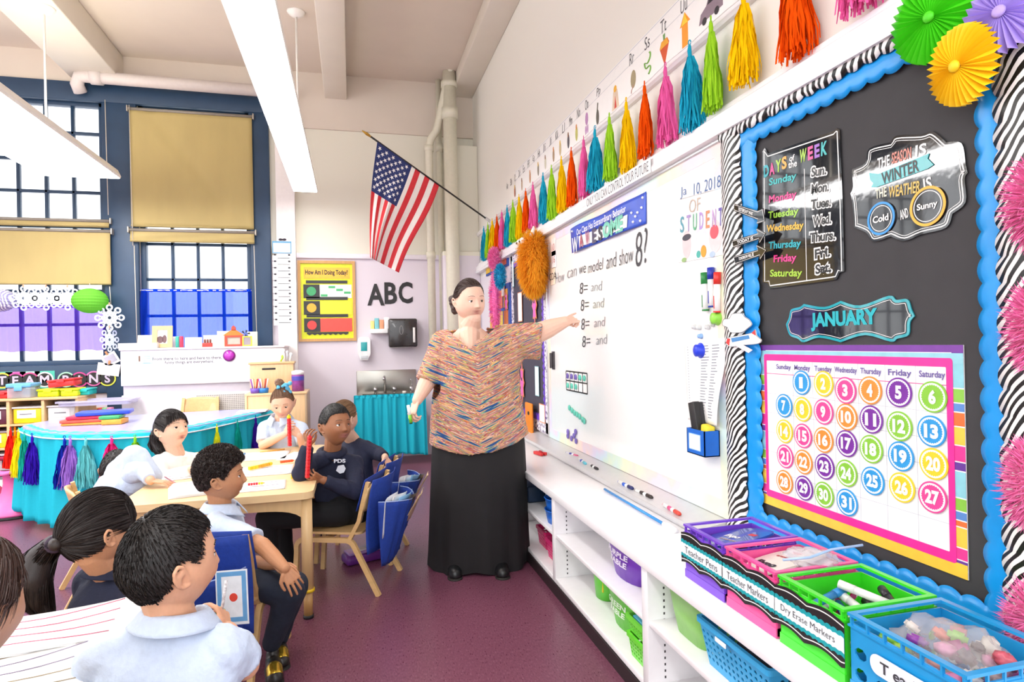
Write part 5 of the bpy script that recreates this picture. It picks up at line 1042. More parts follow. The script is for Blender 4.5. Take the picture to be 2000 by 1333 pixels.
# cloth bag
gg = thing('cloth_bag', 'crumpled cream cloth bag on the near shelf', 'bag', (1.08, 1.12, zM)); m = MB(); bm = bmesh.new(); bmesh.ops.create_icosphere(bm, subdivisions=4, radius=1)
for v in bm.verts: n_ = 1+.25*noise.noise(v.co*2)+.08*noise.noise(v.co*7); v.co = Vector((1.15+v.co.x*.14*n_, 1.12+v.co.y*.11*n_, zM+.035+max(-.03, v.co.z*.06*n_)))
m.bm(bm, None, True); part('bag_body', m, mat('#e6dfc9', .85, bump=.3), gg)
m = MB(); m.bbox(1.0, 1.12, 1.64, 1.74, zB, zB+.03, .003); solo('book', 'small pale book lying on the lower shelf of the third bay', 'book', m, mat('#d9d6d0', .5))
tub('caddy', 'teal caddy on the far middle shelf beside the teacher skirt', (1.13, 3.33, zM), .09, .08, .15, '#1f9a9c')
for k, z in enumerate((0, .062)): tub('basket', ('lower', 'upper')[k]+' royal blue oval basket in the stack of two on the far shelf', (1.05, 3.13, zM+z), .07, .08, .07, '#1f6fd6')
m = MB(); m.bbox(1.0, 1.12, 3.55, 3.75, zM, zM+.1, .01); solo('box', 'dark blue box deep on the far middle shelf', 'box', m, mat('#16304e', .5))
basket('basket', 'hot pink slotted basket on the far lower shelf', (1.1, 3.18, zB), .08, .08, .10, '#e02f78', (6, 5)); basket('basket', 'second pink basket farther along the lower shelf', (1.12, 3.42, zB), .08, .08, .10, '#d8286e', (6, 5))
# things on the worktop
A = onz(1181, 956, CT+.008); B = onz(1296, 1024, CT+.008); gg = thing('pointer_rod', 'blue glitter pointer rod with a white tip on the bookcase top', 'pointer', A); m = MB(); m.tube([A, B], .006, 10); part('rod', m, mat('#2f8ed8', .3, var=.5, scale=300), gg)
d = (B-A).normalized(); m = MB(); m.tube([B, B+d*.04, B+d*.10], [.009, .014, .012], 10); part('white_tip', m, PAPER, gg)
A = onz(1056, 887, CT+.01); gg = thing('clothespin', 'red clothespin lying on the bookcase top by the teacher', 'clothespin', A)
for s_ in (-1, 1): m = MB(); m.bbox(-.06, .04, s_*.012-.009, s_*.012+.009, -.008, .012, .003, T(*A)@RZ(-1.2+.12*s_)); part('jaw', m, mat('#d22a2a', .4), gg)
m = MB(); m.tube([A+Vector((0, -.02, .014)), A+Vector((0, .02, .014))], .008, 8); part('spring', m, mat('#b02020', .4), gg)
c = onx(1034, 835, 1.36); gg = thing('paper_pumpkin', 'orange paper jack decoration standing behind the teacher skirt', 'decoration', c)
m = MB(); m.bbox(c.x-.01, c.x+.01, c.y-.09, c.y+.09, CT, CT+.26, .008); part('face_panel', m, mat('#f08a1e', .5), gg); m = MB(); m.ball((c.x-.012, c.y-.02, CT+.18), (.006, .022, .016)); part('eye', m, BLACK, gg)
# ================================================================ back of the room
def bbox_b(u0, v0, u1, v1, off=0): a = bw(u0, v0, off); b = bw(u1, v1, off); return a[0], b[0], min(a[1], b[1]), max(a[1], b[1])
# radiator cover
RY = 6.55; rx0, rx1 = ony(235, 700, RY).x, -.66; rzt = 1.285
RADM = mat('#ece8ec', .4, var=.02)
rc = thing('radiator_cover', 'long white radiator cover under the right window', 'radiator cover', ((rx0+rx1)/2, 6.8, 0))
m = MB(); m.bbox(rx0, rx1, RY, YB-.05, .93, rzt-.02, .006); part('upper_panel', m, RADM, rc)
m = MB(); m.bbox(rx0-.01, rx1+.01, RY-.015, YB-.05, rzt-.02, rzt, .006); part('top_board', m, RADM, rc)
m = MB(); m.bbox(rx0+.01, rx1, RY+.03, YB-.05, .84, .93, .004); part('recess_rail', m, mat('#cfc9d2', .5, var=.02), rc)
m = MB(); m.bbox(rx0, rx1, RY+.01, YB-.05, .0, .84, .005); part('lower_panel', m, RADM, rc)
gx0, gx1 = ony(383, 780, RY).x, ony(478, 780, RY).x; m = MB(); perf(m, [(gx0, RY+.006, .42), (gx1, RY+.006, .42), (gx1, RY+.006, .82), (gx0, RY+.006, .82)], 26, 22, .6); part('grille', m, mat('#d4d0cc', .5), rc)
m = MB(); m.box(gx0, gx1, RY+.0085, RY+.0095, .42, .82); part('grille_backing', m, mat('#8d8a88', .8), rc)
RF = frame_from((0, RY, 0), (1, 0, 0), (0, 0, 1), (0, -1, 0))
def ry_(u, v): p = ony(u, v, RY); return p.x, p.z
a = ry_(298, 703); b = ry_(433, 698); m = MB(); m.text('From there to here and here to there,', RF@T((a[0]+b[0])/2, (a[1]+b[1])/2, .001), h=.035, w=b[0]-a[0], bold=.01); part('lettering', m, mat('#3f3d44', .5), rc)
a = ry_(322, 709); b = ry_(418, 705); m = MB(); m.text('funny things are everywhere.', RF@T((a[0]+b[0])/2, (a[1]+b[1])/2-.005, .001), h=.035, w=b[0]-a[0], bold=.01); part('lettering', m, mat('#3f3d44', .5), rc)
a = ry_(264, 711); b = ry_(298, 691); g = thing('notice_card', 'small blue bordered notice card on the radiator cover', 'card', (a[0], RY, a[1])); m = MB(); m.box(a[0], b[0], a[1], b[1], .001, .003, RF); part('card_edge', m, mat('#bcdcea', .5), g); m = MB(); m.box(a[0]+.01, b[0]-.01, a[1]+.01, b[1]-.01, .003, .004, RF); part('card', m, PAPER, g)
m = MB(); m.bbox(a[0]+.03, a[0]+.045, a[1]+.02, b[1]-.02, .004, .005, .0004, RF); part('figure_print', m, mat('#7a5a48', .6), g)
for i in range(4): m = MB(); m.box(a[0]+.07, b[0]-.02, b[1]-.03-.02*i, b[1]-.024-.02*i, .004, .0045, RF); part('text_line', m, mat('#7ab4c0', .6), g)
a = ry_(448, 695); g = thing('purple_button', 'round magenta push light on the radiator cover', 'push light', (a[0], RY, a[1])); m = MB(); m.lathe([(.055, 0), (.057, .012), (.048, .018)], 28, RF@T(a[0], a[1], .0)); part('rim', m, mat('#7a1478', .3), g); m = MB(); m.lathe([(.046, .016), (.04, .026), (.02, .032), (.001, .033)], 28, RF@T(a[0], a[1], 0)); part('dome', m, mat('#b526b0', .25, coat=.6), g)
# things on the cover
zt = rzt+.001
def on_top(u, y=6.75): return ony(u, 660, y).x
def boxy(name, label, cat, u0, u1, h, y, d, hexc, tilt=0, **kw):
    x0, x1 = on_top(u0, y), on_top(u1, y); m = MB(); M = T((x0+x1)/2, y, zt)@Matrix.Rotation(tilt, 4, 'X'); m.bbox(-(x1-x0)/2, (x1-x0)/2, -d/2, d/2, 0, h, .003, M); return solo(name, label, cat, m, mat(hexc, .5), loc=((x0+x1)/2, y, zt), **kw)
m = MB(); x0 = on_top(238); m.bbox(x0, x0+.34, 6.62, 6.9, zt, zt+.012, .003); m.ring(rrect(x0, x0+.34, 6.62, 6.9, .02), rrect(x0+.006, x0+.334, 6.626, 6.894, .02), zt+.012, zt+.05); solo('wire_tray', 'white paper tray at the left end of the radiator cover', 'tray', m, mat('#dddcda', .5))
for k in range(4): m = MB(); m.bbox(x0+.02, x0+.3, 6.64, 6.88, zt+.013+.006*k, zt+.018+.006*k, .001, T(.01*k, 0, 0)); solo('paper_stack', ['white paper sheaf at the bottom of the paper tray', 'pink paper sheaf in the paper tray', 'grey paper sheaf in the paper tray', 'top white sheaf in the paper tray'][k], 'paper', m, mat(('#f4f4f4', '#eab6c0', '#c9c9cd', '#fafafa')[k], .7), group='papers in the tray')
boxy('card_pack', 'pale pink and yellow card pack leaning under the blue curtain', 'cards', 268, 300, .13, 6.8, .02, '#f5e2c8', -.2)
x0, x1 = on_top(297, 6.7), on_top(337, 6.7); g = thing('photo_frame', 'wide wooden photo frame with a family picture on the radiator cover', 'photo frame', ((x0+x1)/2, 6.7, zt)); Fm = T((x0+x1)/2, 6.7, zt)@Matrix.Rotation(-.12, 4, 'X')@Matrix(((1, 0, 0, 0), (0, 0, -1, 0), (0, 1, 0, 0), (0, 0, 0, 1))); w = (x1-x0)/2
m = MB(); m.ring([(-w, 0), (w, 0), (w, .215), (-w, .215)], [(-w+.045, .04), (w-.045, .04), (w-.045, .175), (-w+.045, .175)], 0, .018, Fm); part('frame', m, wood('#d8b27e', .12, axis=2), g); m = MB(); m.box(-w+.04, w-.04, .035, .18, .002, .006, Fm); part('mat_board', m, PAPER, g)
m = MB(); m.prism(circ(.03, 16, -.02, .08, .035), .006, .008, Fm); m.prism(circ(.02, 16, .018, .085, .04), .006, .008, Fm); part('picture', m, mat('#6a4f52', .6), g)
boxy('white_card', 'white card just right of the wooden photo frame', 'card', 337, 345, .11, 6.8, .004, '#f7f7f7')
for u0, u1, hx, nm in ((344, 350, '#3fae9c', 'teal'), (351, 357, '#c93a5a', 'crimson')): x = on_top((u0+u1)/2, 6.7); m = MB(); m.lathe([(.02, zt), (.02, zt+.10), (.016, zt+.11)], 16, T(x, 6.7, 0)); solo('glue_tube', '%s tube standing on the radiator cover' % nm, 'tube', m, mat(hx, .4))
boxy('leaflet', 'white and pale blue folded leaflets in the middle of the radiator cover', 'leaflets', 361, 394, .10, 6.85, .02, '#eef1f4', -.15)
boxy('note_pad', 'flat cream note pad on the radiator cover', 'note pad', 374, 400, .012, 6.7, .1, '#efe9c4')
g = thing('train_trinket', 'tiny red train trinket on the radiator cover', 'trinket', (on_top(405, 6.65), 6.65, zt)); x = on_top(405, 6.65)
m = MB(); m.bbox(x-.045, x+.045, 6.63, 6.67, zt, zt+.04, .004); part('base_block', m, mat('#b5382e', .4), g)
for k in range(3): m = MB(); m.bbox(x-.03+.024*k, x-.014+.024*k, 6.635, 6.665, zt+.04, zt+.075, .003); part('chimney', m, mat('#7a3f35', .5), g)
boxy('white_card', 'taller white card behind the red train trinket', 'card', 397, 424, .12, 6.9, .004, '#fbfbfa')
boxy('envelope', 'pale yellow envelope standing behind the schoolhouse frame', 'envelope', 424, 450, .16, 6.9, .006, '#f1ecc4')
x = on_top(457, 6.68); g = thing('schoolhouse_frame', 'red schoolhouse shaped picture frame on the radiator cover', 'photo frame', (x, 6.68, zt)); Fm = T(x, 6.68, zt)@Matrix(((1, 0, 0, 0), (0, 0, -1, 0), (0, 1, 0, 0), (0, 0, 0, 1)))
m = MB(); m.ring([(-.085, 0), (.085, 0), (.085, .11), (-.085, .11)], [(-.06, .02), (.06, .02), (.06, .09), (-.06, .09)], 0, .02, Fm); part('frame', m, mat('#c4432c', .4), g); m = MB(); m.box(-.06, .06, .02, .09, .004, .01, Fm); part('picture', m, mat('#b9b2a4', .3), g)
m = MB(); m.prism([(-.10, .11), (.10, .11), (.05, .145), (.02, .165), (-.02, .165), (-.05, .145)], 0, .02, Fm); part('roof', m, mat('#e57a22', .4), g); m = MB(); m.prism([(-.02, .16), (.02, .16), (.02, .19), (0, .21), (-.02, .19)], 0, .02, Fm); part('bell_tower', m, mat('#c4432c', .4), g)
x = on_top(480, 6.75); g = thing('pinwheel', 'black pinwheel ornament beside the schoolhouse frame', 'ornament', (x, 6.75, zt)); m = MB(); m.tube([(x, 6.75, zt), (x, 6.75, zt+.12)], .004, 6); part('stick', m, BLACK, g)
for k in range(6): a_ = PI*k/3; m = MB(); m.prism([(0, 0), (.045*math.cos(a_), .045*math.sin(a_)), (.045*math.cos(a_+.5), .045*math.sin(a_+.5))], .0, .003, frame_from((x, 6.74, zt+.12), (1, 0, 0), (0, 0, 1), (0, -1, 0))); part('vane', m, mat('#2c2b33', .5), g)
x = on_top(483, 6.65); g = thing('photo_frame', 'small yellow photo frame at the right end of the radiator cover', 'photo frame', (x, 6.65, zt)); Fm = T(x, 6.65, zt)@Matrix(((1, 0, 0, 0), (0, 0, -1, 0), (0, 1, 0, 0), (0, 0, 0, 1))); m = MB(); m.ring([(-.045, 0), (.045, 0), (.045, .1), (-.045, .1)], [(-.033, .012), (.033, .012), (.033, .088), (-.033, .088)], 0, .012, Fm); part('frame', m, mat('#e6d23a', .4), g); m = MB(); m.box(-.033, .033, .012, .088, .003, .006, Fm); part('picture', m, mat('#9a8f98', .4), g)
boxy('yellow_card', 'white card with a lime edge at the right end of the radiator cover', 'card', 484, 503, .15, 6.9, .006, '#eef2c8')
# sink
sx0, sx1 = ony(697, 770, 7.06).x, ony(813, 770, 7.06).x; STEEL = mat('#a8a49c', .28, metal=.85, var=.08, scale=4)
sk = thing('sink', 'stainless wall sink with a tall backsplash behind a teal skirt', 'sink', ((sx0+sx1)/2, 6.85, 0))
m = MB(); m.bbox(sx0, sx1, 7.06, 7.095, .70, .985, .006); part('backsplash', m, STEEL, sk)
m = MB(); m.ring(rrect(sx0, sx1, 6.62, 7.06, .03), rrect(sx0+.06, sx1-.06, 6.68, 7.0, .04), .70, .73); m.box(sx0+.06, sx1-.06, 6.68, 7.0, .55, .56); m.ring(rrect(sx0+.055, sx1-.055, 6.675, 7.005, .04), rrect(sx0+.06, sx1-.06, 6.68, 7.0, .04), .55, .72); part('basin', m, STEEL, sk)
CHR = mat('#cfcfd0', .15, metal=.9)
xc = ony(752, 750, 7.0).x; m = MB(); m.tube([(xc, 7.02, .73), (xc, 7.0, .86), (xc-.01, 6.95, .92), (xc-.02, 6.88, .915), (xc-.02, 6.86, .89)], [.016, .013, .012, .011, .012], 12); part('faucet', m, CHR, sk)
for u, r_ in ((733, .022), (770, .024), (803, .02)):
    x = ony(u, 757, 7.0).x; m = MB(); m.lathe([(.018, .73), (.014, .75), (r_, .765), (r_, .79), (.01, .80)], 14, T(x, 7.0, 0)); part('tap_handle', m, CHR, sk)
x = ony(805, 750, 7.0).x; m = MB(); m.tube([(x, 7.0, .79), (x, 7.0, .86), (x-.02, 6.97, .88)], .008, 8); part('bubbler', m, CHR, sk)
m = MB(); m.lathe([(.022, .73), (.022, .76)], 14, T(ony(789, 765, 6.9).x, 6.85, 0)); solo('small_cup', 'small pale cup on the sink rim', 'cup', m, mat('#d8d2c8', .4))
TEAL = translucent('#2fc0d6', .12, 1)
cxa, cxb = ony(691, 775, 6.6).x, ony(832, 790, 6.6).x
def fsk(s, t):
    x = cxa+(cxb-cxa)*s; f = .018*math.sin(s*52)+.012*math.sin(s*21+1)+.01*math.sin(s*97)*(1-t); return (x+.01*t*math.sin(s*30)+(.02*t if s > .9 else 0), 6.60+f*(.5+.7*t)-.03*t, .735-(.735-.10+.02*math.sin(s*7))*t)
g = thing('sink_skirt', 'crinkled teal plastic skirt hanging round the sink', 'skirt', ((cxa+cxb)/2, 6.6, .1)); m = MB(); m.grid(fsk, 160, 24); solidify(part('skirt_cloth', m, TEAL, g), .002); m = MB(); m.grid(lambda s, t: (cxa+(cxb-cxa)*s, 6.595+.012*math.sin(s*80), .75-.03*t), 160, 3); part('heading', m, TEAL, g)
# dispensers etc on the back wall
def bth(name, label, cat, u, v): a = bw(u, v); return thing(name, label, cat, (a[0], YB, a[1]))
g = bth('paper_towel_dispenser', 'black paper towel dispenser on the back wall', 'dispenser', 785, 680)
x0, x1, z0, z1 = bbox_b(759, 679, 813, 623, .1); m = MB(); m.bbox(x0, x1, z0, z1, 0, .2, .02, BB, seg=3); part('cover', m, mat('#2a2625', .25, coat=.4), g)
m = MB(); m.bbox(x1-.05, x1-.025, z0+.05, z1-.1, .195, .203, .003, BB); part('paper_window', m, mat('#e8e6e2', .5), g); m = MB(); cx, cz = (x0+x1)/2-.02, (z0+z1)/2+.03; m.ring(circ(.02, 20, cx, cz, .05), circ(.016, 20, cx, cz, .045), .2, .202, BB); part('badge_oval', m, mat('#8d8a86', .4), g); m = MB(); m.bbox(x0+.03, x1-.06, z0-.004, z0+.02, .12, .19, .003, BB); part('paper_slot', m, mat('#8a8684', .3), g)
g = bth('soap_dispenser', 'white wall soap dispenser with a teal label', 'dispenser', 710, 705); x0, x1, z0, z1 = bbox_b(699, 704, 723, 658, .07)
m = MB(); m.prism(rrect(x0, x1, z0+.03, z1, .04), 0, .09, BB); m.prism([(x0+.015, z0+.035), (x1-.015, z0+.035), (x1-.03, z0), (x0+.03, z0)], 0, .1, BB); part('cover', m, mat('#ecebea', .35), g); m = MB(); m.bbox(x0+.035, x1-.035, z0+.10, z1-.06, .088, .094, .003, BB); part('label_window', m, mat('#2ba3a6', .3), g); m = MB(); m.bbox(x0+.03, x1-.03, z0+.01, z0+.05, .095, .108, .006, BB); part('push_bar', m, mat('#c7cbce', .35), g)
g = bth('wall_shelf', 'small white wall shelf beside the towel dispenser', 'shelf', 742, 652); x0, x1, z0, z1 = bbox_b(724, 652, 757, 643, .05); m = MB(); m.bbox(x0, x1, z0, z0+.05, 0, .12, .004, BB); part('shelf_board', m, WHITE, g)
for k, (f0, f1, h, hx) in enumerate(((.0, .22, .09, '#f0e28a'), (.24, .5, .12, '#7fc6cc'), (.52, .78, .1, '#e8a27a'), (.8, 1.1, .13, '#f3f1f1'))): m = MB(); m.bbox(x0+(x1-x0)*f0, x0+(x1-x0)*f1, z0+.051, z0+.051+h, .02, .08, .004, BB); solo('box', ['yellow little box on the small wall shelf', 'teal little box on the small wall shelf', 'orange little box on the small wall shelf', 'white box on the small wall shelf'][k], 'box', m, mat(hx, .5), group='boxes on the wall shelf')
g = bth('wall_letters', 'three big black letters ABC on the back wall', 'letters', 763, 595)
for ch_, u, v, w in (('A', 734, 576, .19), ('B', 763, 573, .14), ('C', 792, 572, .16)): a = bw(u, v); m = MB(); m.text(ch_, BB@T(a[0], a[1], .004), h=.245, w=w, bold=.028, th=0); o = part('letter', m, mat('#232223', .5), g); solidify(o, .006)
# behaviour poster
g = bth('framed_board', 'yellow traffic light behaviour board in a wooden frame', 'board', 640, 668); x0, x1, z0, z1 = bbox_b(584, 668, 693, 511)
m = MB(); m.ring([(x0, z0), (x1, z0), (x1, z1), (x0, z1)], [(x0+.03, z0+.03), (x1-.03, z0+.03), (x1-.03, z1-.03), (x0+.03, z1-.03)], 0, .03, BB); part('frame', m, wood('#cf9a55', .15, axis=2), g)
x0 += .03; x1 -= .03; z0 += .03; z1 -= .03; m = MB(); m.box(x0, x1, z0, z1, 0, .012, BB); part('backing', m, mat('#dce416', .45), g); W_ = x1-x0; H_ = z1-z0
def pr(a, b, c, d, hx, o, name='panel', poly=None): m = MB(); (m.prism([(x0+W_*p, z0+H_*q) for p, q in poly], .012, o, BB) if poly else m.box(x0+W_*a, x0+W_*b, z0+H_*c, z0+H_*d, .012, o, BB)); return part(name, m, mat(hx, .35), g)
pr(.06, .95, .80, .95, '#f2b62a', .016, 'title_panel'); m = MB(); m.text('How Am I Doing Today?', BB@T(x0+W_*.5, z0+H_*.875, .0165), h=.07, w=W_*.82, bold=.03); part('lettering', m, BLACK, g)
for k, (zc, hx, lampc) in enumerate(((.63, '#e9efe6', '#2f9a5a'), (.41, '#f3e424', '#e8ab22'), (.18, '#e84a3c', '#d8342e'))):
    pr(.05, .36, zc-.09, zc+.09, '#1f1c1b', .02, 'lamp_box'); pr(.35, .98, zc-.09, zc+.09, hx, .017, 'pocket'); pr(.1, .9, zc+.105, zc+.145, '#1f1c1b', .02, 'hood_bar')
    m = MB(); m.prism(circ(.05, 24, x0+W_*.2, z0+H_*zc), .02, .026, BB); part('lamp_disc', m, mat(lampc, .3), g)
pr(0, 0, 0, 0, '#1f1c1b', .02, 'hood_bar', [(.1, .085), (.9, .085)]+[(.9-.8*i/16, .045 if i % 2 else .065) for i in range(17)])
for i in range(4):
    for j in range(4): pr(.38+.15*i, .38+.15*i+.13, .56+.037*j, .56+.037*j+.03, '#fbfbf6' if (i+j) % 4 else '#45b06a', .019, 'name_card')
# schedule chart on the pilaster
x0, x1, z0, z1 = bbox_b(535, 636, 569, 472, .1); g = thing('schedule_chart', 'tall narrow hanging schedule chart on the white pilaster', 'chart', (x0, YB-.1, z0)); FB = BB@T(0, 0, .1)
m = MB(); m.box(x0, x1, z1-.13, z1, .001, .006, FB); part('header_card', m, mat('#5f9cc0', .5), g); m = MB(); m.box(x0+.01, x1-.01, z1-.12, z1-.02, .006, .008, FB); part('header_face', m, PAPER, g)
n = 11
for k in range(n):
    za = z0+(z1-.14-z0)*k/n; zb_ = z0+(z1-.14-z0)*(k+.85)/n; m = MB(); m.box(x0, x1, za, zb_, .001, .004, FB); c_ = part('row_card', m, PAPER, g); m = MB(); m.box(x0+.05, x1-.02, (za+zb_)/2-.003, (za+zb_)/2+.003, .004, .005, FB); m.box(x0+.015, x0+.035, zb_-.004, zb_+.012, .004, .012, FB); m.box(x1-.035, x1-.015, zb_-.004, zb_+.012, .004, .012, FB); part('clips_and_line', m, mat('#2f2d33', .5), c_)
m = MB(); a = bw(552, 472, .1); m.ball((a[0]-.02, YB-.11, a[1]+.02), (.02, .008, .012)); m.ball((a[0]+.02, YB-.11, a[1]+.02), (.02, .008, .012)); m.ball((a[0], YB-.112, a[1]+.02), .008); part('bow', m, mat('#2a2130', .5), g)
# cabinet and box by the pilaster
CW = wood('#e6c08e', .1, axis=2, sc=4)
cY = 6.0; c0, c1 = ony(478, 790, cY).x, ony(600, 790, cY).x; cz = ony(540, 768, cY).z
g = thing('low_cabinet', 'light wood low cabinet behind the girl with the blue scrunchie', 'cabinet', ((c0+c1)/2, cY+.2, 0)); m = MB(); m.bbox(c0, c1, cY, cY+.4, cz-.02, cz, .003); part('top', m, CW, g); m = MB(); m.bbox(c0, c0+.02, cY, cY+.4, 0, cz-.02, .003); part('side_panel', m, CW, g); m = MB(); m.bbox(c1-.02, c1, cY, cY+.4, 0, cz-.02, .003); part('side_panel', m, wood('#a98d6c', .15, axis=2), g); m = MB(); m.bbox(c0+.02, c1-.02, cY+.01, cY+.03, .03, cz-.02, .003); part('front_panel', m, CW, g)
Y2 = 6.2; b0, b1 = ony(488, 730, Y2).x, ony(560, 730, Y2).x; zb = cz+.001; zt2 = ony(520, 712, Y2).z; b2 = ony(573, 730, Y2).x
g = thing('wooden_box', 'pale wood box with a black hand slot on the cabinet', 'box', ((b0+b1)/2, Y2, zb)); m = MB(); m.bbox(b0, b2, Y2, Y2+.19, zb, zt2, .003); part('body', m, CW, g); m = MB(); m.bbox(b0-.01, b2+.01, Y2-.01, Y2+.19, zt2, zt2+.02, .003); part('lid', m, wood('#e3b981', .1, axis=0), g); m = MB(); xc = ony(525, 721, Y2).x; zc = ony(525, 721, Y2).z; m.bbox(xc-.06, xc+.06, Y2-.004, Y2+.01, zc-.009, zc+.009, .004); part('hand_slot', m, BLACK, g)
for u, hx, nm, y_ in ((499, '#7453b8', 'purple', 6.06), (515, '#2a7fc8', 'blue', 6.06)):
    x = ony(u, 765, y_).x; g = thing('pencil_cup', '%s cup full of coloured pencils on the low cabinet' % nm, 'cup', (x, y_, zb)); m = MB(); m.lathe([(.04, zb), (.046, zb+.045), (.042, zb+.045), (.036, zb+.005)], 18, T(x, y_, 0)); part('cup_body', m, mat(hx, .4), g)
    for k in range(6):
        a_ = k*1.05; m = MB(); m.tube([(x+.015*math.cos(a_), y_+.015*math.sin(a_), zb+.008), (x+.04*math.cos(a_), y_+.03*math.sin(a_), zb+.13)], .006, 6); hx2, n2 = [('#f3f1f0', 'white'), ('#e0503a', 'red'), ('#f0a038', 'orange'), ('#8a3fa8', 'purple'), ('#f6dfd0', 'pale'), ('#b8442e', 'brick')][k]; solo('pencil', '%s pencil in the %s cup' % (n2, nm), 'pencil', m, mat(hx2, .5), group='pencils in the cabinet cups')
x = ony(582, 750, 6.15).x; g = thing('wipes_canister', 'white and purple wipes canister on the cabinet corner', 'canister', (x, 6.15, zb)); m = MB(); m.lathe([(.055, zb), (.056, zb+.15), (.053, zb+.155)], 22, T(x, 6.15, 0)); part('can', m, mat('#8a3f90', .35, var=.3, scale=25), g); m = MB(); m.lathe([(.056, zb+.155), (.056, zb+.185), (.03, zb+.195), (.001, zb+.196)], 22, T(x, 6.15, 0)); part('lid', m, PAPER, g); m = MB(); m.lathe([(.0565, zb+.1), (.0565, zb+.14)], 22, T(x, 6.15, 0), cap=False); part('label_band', m, mat('#4b4ab0', .4), g)
for k, (u, v) in enumerate(((556, 700), (561, 690), (566, 695), (548, 703))): x = ony(u, v, 6.3).x; m = MB(); m.tube([(x, 6.3, zt2+.02), (x+.01*(k-1), 6.3, zt2+.12-.02*k)], .008, 8); m.ball((x+.01*(k-1), 6.3, zt2+.125-.02*k), (.016, .008, .02)); solo('utensil', ['white spoon upright on the wooden box', 'grey tall brush upright on the wooden box', 'clear stirring stick on the wooden box', 'green short handle on the wooden box'][k], 'utensil', m, mat(('#efeff0', '#b9bcc0', '#dfe3e6', '#a9c83c')[k], .4), group='utensils on the wooden box')
# paper lanterns and snowflakes
LY = 6.85
def lantern(u, v, r, hexc, label, stripes=False):
    c = ony(u, v, LY); g = thing('paper_lantern', label, 'lantern', c); K = 13; prof = []
    for i in range(K*2+1):
        t = -PI/2+PI*i/(K*2); rr = r*math.cos(t)*(1 if i % 2 == 0 else .975); prof.append((max(.012, rr), r*.78*math.sin(t)))
    m = MB(); m.lathe(prof, 40, T(*c), cap=False, sm=False); part('shade', m, translucent(hexc, .55, 1) if not stripes else ZEBRAL, g)
    m = MB(); m.tube([(c.x, c.y, c.z+r*.75), (c.x, c.y, c.z+r*1.1)], .002, 5); part('hanger', m, WHITE, g)
def f_zl(nt, N, L, b):
    tc = N.new('ShaderNodeTexCoord'); w = N.new('ShaderNodeTexWave'); w.inputs['Scale'].default_value = 14; w.inputs['Distortion'].default_value = 7; r = ramp(N, [(0, '#8c86b4'), (.45, '#8c86b4'), (.55, '#eeeef8'), (1, '#eeeef8')]); L.new(tc.outputs['Object'], w.inputs[0]); L.new(w.outputs['Fac'], r.inputs[0]); L.new(r.outputs[0], b.inputs['Base Color'])
ZEBRAL = nodemat('striped_lantern', f_zl, .6)
lantern(176, 588, .155, '#8fe05a', 'round lime green paper lantern in front of the purple curtain'); lantern(-2, 587, .14, '#ffffff', 'white paper lantern with lilac zebra stripes at the photo left edge', True)
def snow(u, v, r, label, y=LY-.03, yawr=0):
    c = ony(u, v, y); M = T(*c)@Matrix.Rotation(yawr, 4, 'Z')@Matrix(((1, 0, 0, 0), (0, 0, -1, 0), (0, 1, 0, 0), (0, 0, 0, 1))); g = thing('paper_snowflake', label, 'snowflake', M=M, group='paper snowflakes hung at the left window')
    pm = mat('#e9f1fb', .7, var=.02)
    for k in range(8):
        a = 2*PI*k/8; R_ = RZ(a); m = MB(); m.box(.02, r*.7, -.006, .006, -.001, .001, R_); m.ring([(r*.78+x, y_) for x, y_ in circ(r*.24, 14)], [(r*.78+x, y_) for x, y_ in circ(r*.12, 14)], -.001, .001, R_); m.ring([(r*.42+x, y_) for x, y_ in circ(r*.17, 12)], [(r*.42+x, y_) for x, y_ in circ(r*.08, 12)], -.002, .002, R_); part('arm', m, pm, g, local=True)
    m = MB(); m.ring(circ(r*.26, 16), circ(r*.12, 16), -.002, .002); part('hub', m, pm, g, local=True)
    m = MB(); m.bbox(-.006, .006, r*.92, r*1.15, -.004, .004, .002); part('clip', m, mat('#c99a78', .5), g, local=True)
for u, w_ in ((46, 'leftmost'), (90, 'middle'), (132, 'rightmost')): snow(u, 583, .115, '%s of the three white paper snowflakes over the purple curtain' % w_)
snow(214, 621, .13, 'large white paper snowflake on the navy post between windows'); snow(214, 664, .12, 'paper snowflake seen nearly edge-on on the navy post', yawr=rad(68))
for u, v, rz_, w, h, lab in ((216, 702, .5, .14, .12, 'tilted photo card clipped on the navy post'), (212, 722, -.15, .2, .12, 'white note card under the tilted photo card')):
    c = ony(u, v, 7.035); M = T(*c)@Matrix(((1, 0, 0, 0), (0, 0, -1, 0), (0, 1, 0, 0), (0, 0, 0, 1)))@RZ(rz_); g = thing('clipped_card', lab, 'card', M=M); m = MB(); m.box(-w/2, w/2, -h/2, h/2, 0, .003); part('card', m, PAPER, g, local=True); m = MB(); m.box(-w/2+.02, w/2-.02, -h/2+.02, h/2-.02, .003, .0035); part('print', m, mat('#b8b4c4' if h == .12 and w < .2 else '#e3e3ea', .6), g, local=True); m = MB(); m.bbox(-.01, .01, h/2-.01, h/2+.03, 0, .01, .002); part('clip', m, mat('#c48a5a', .5), g, local=True)
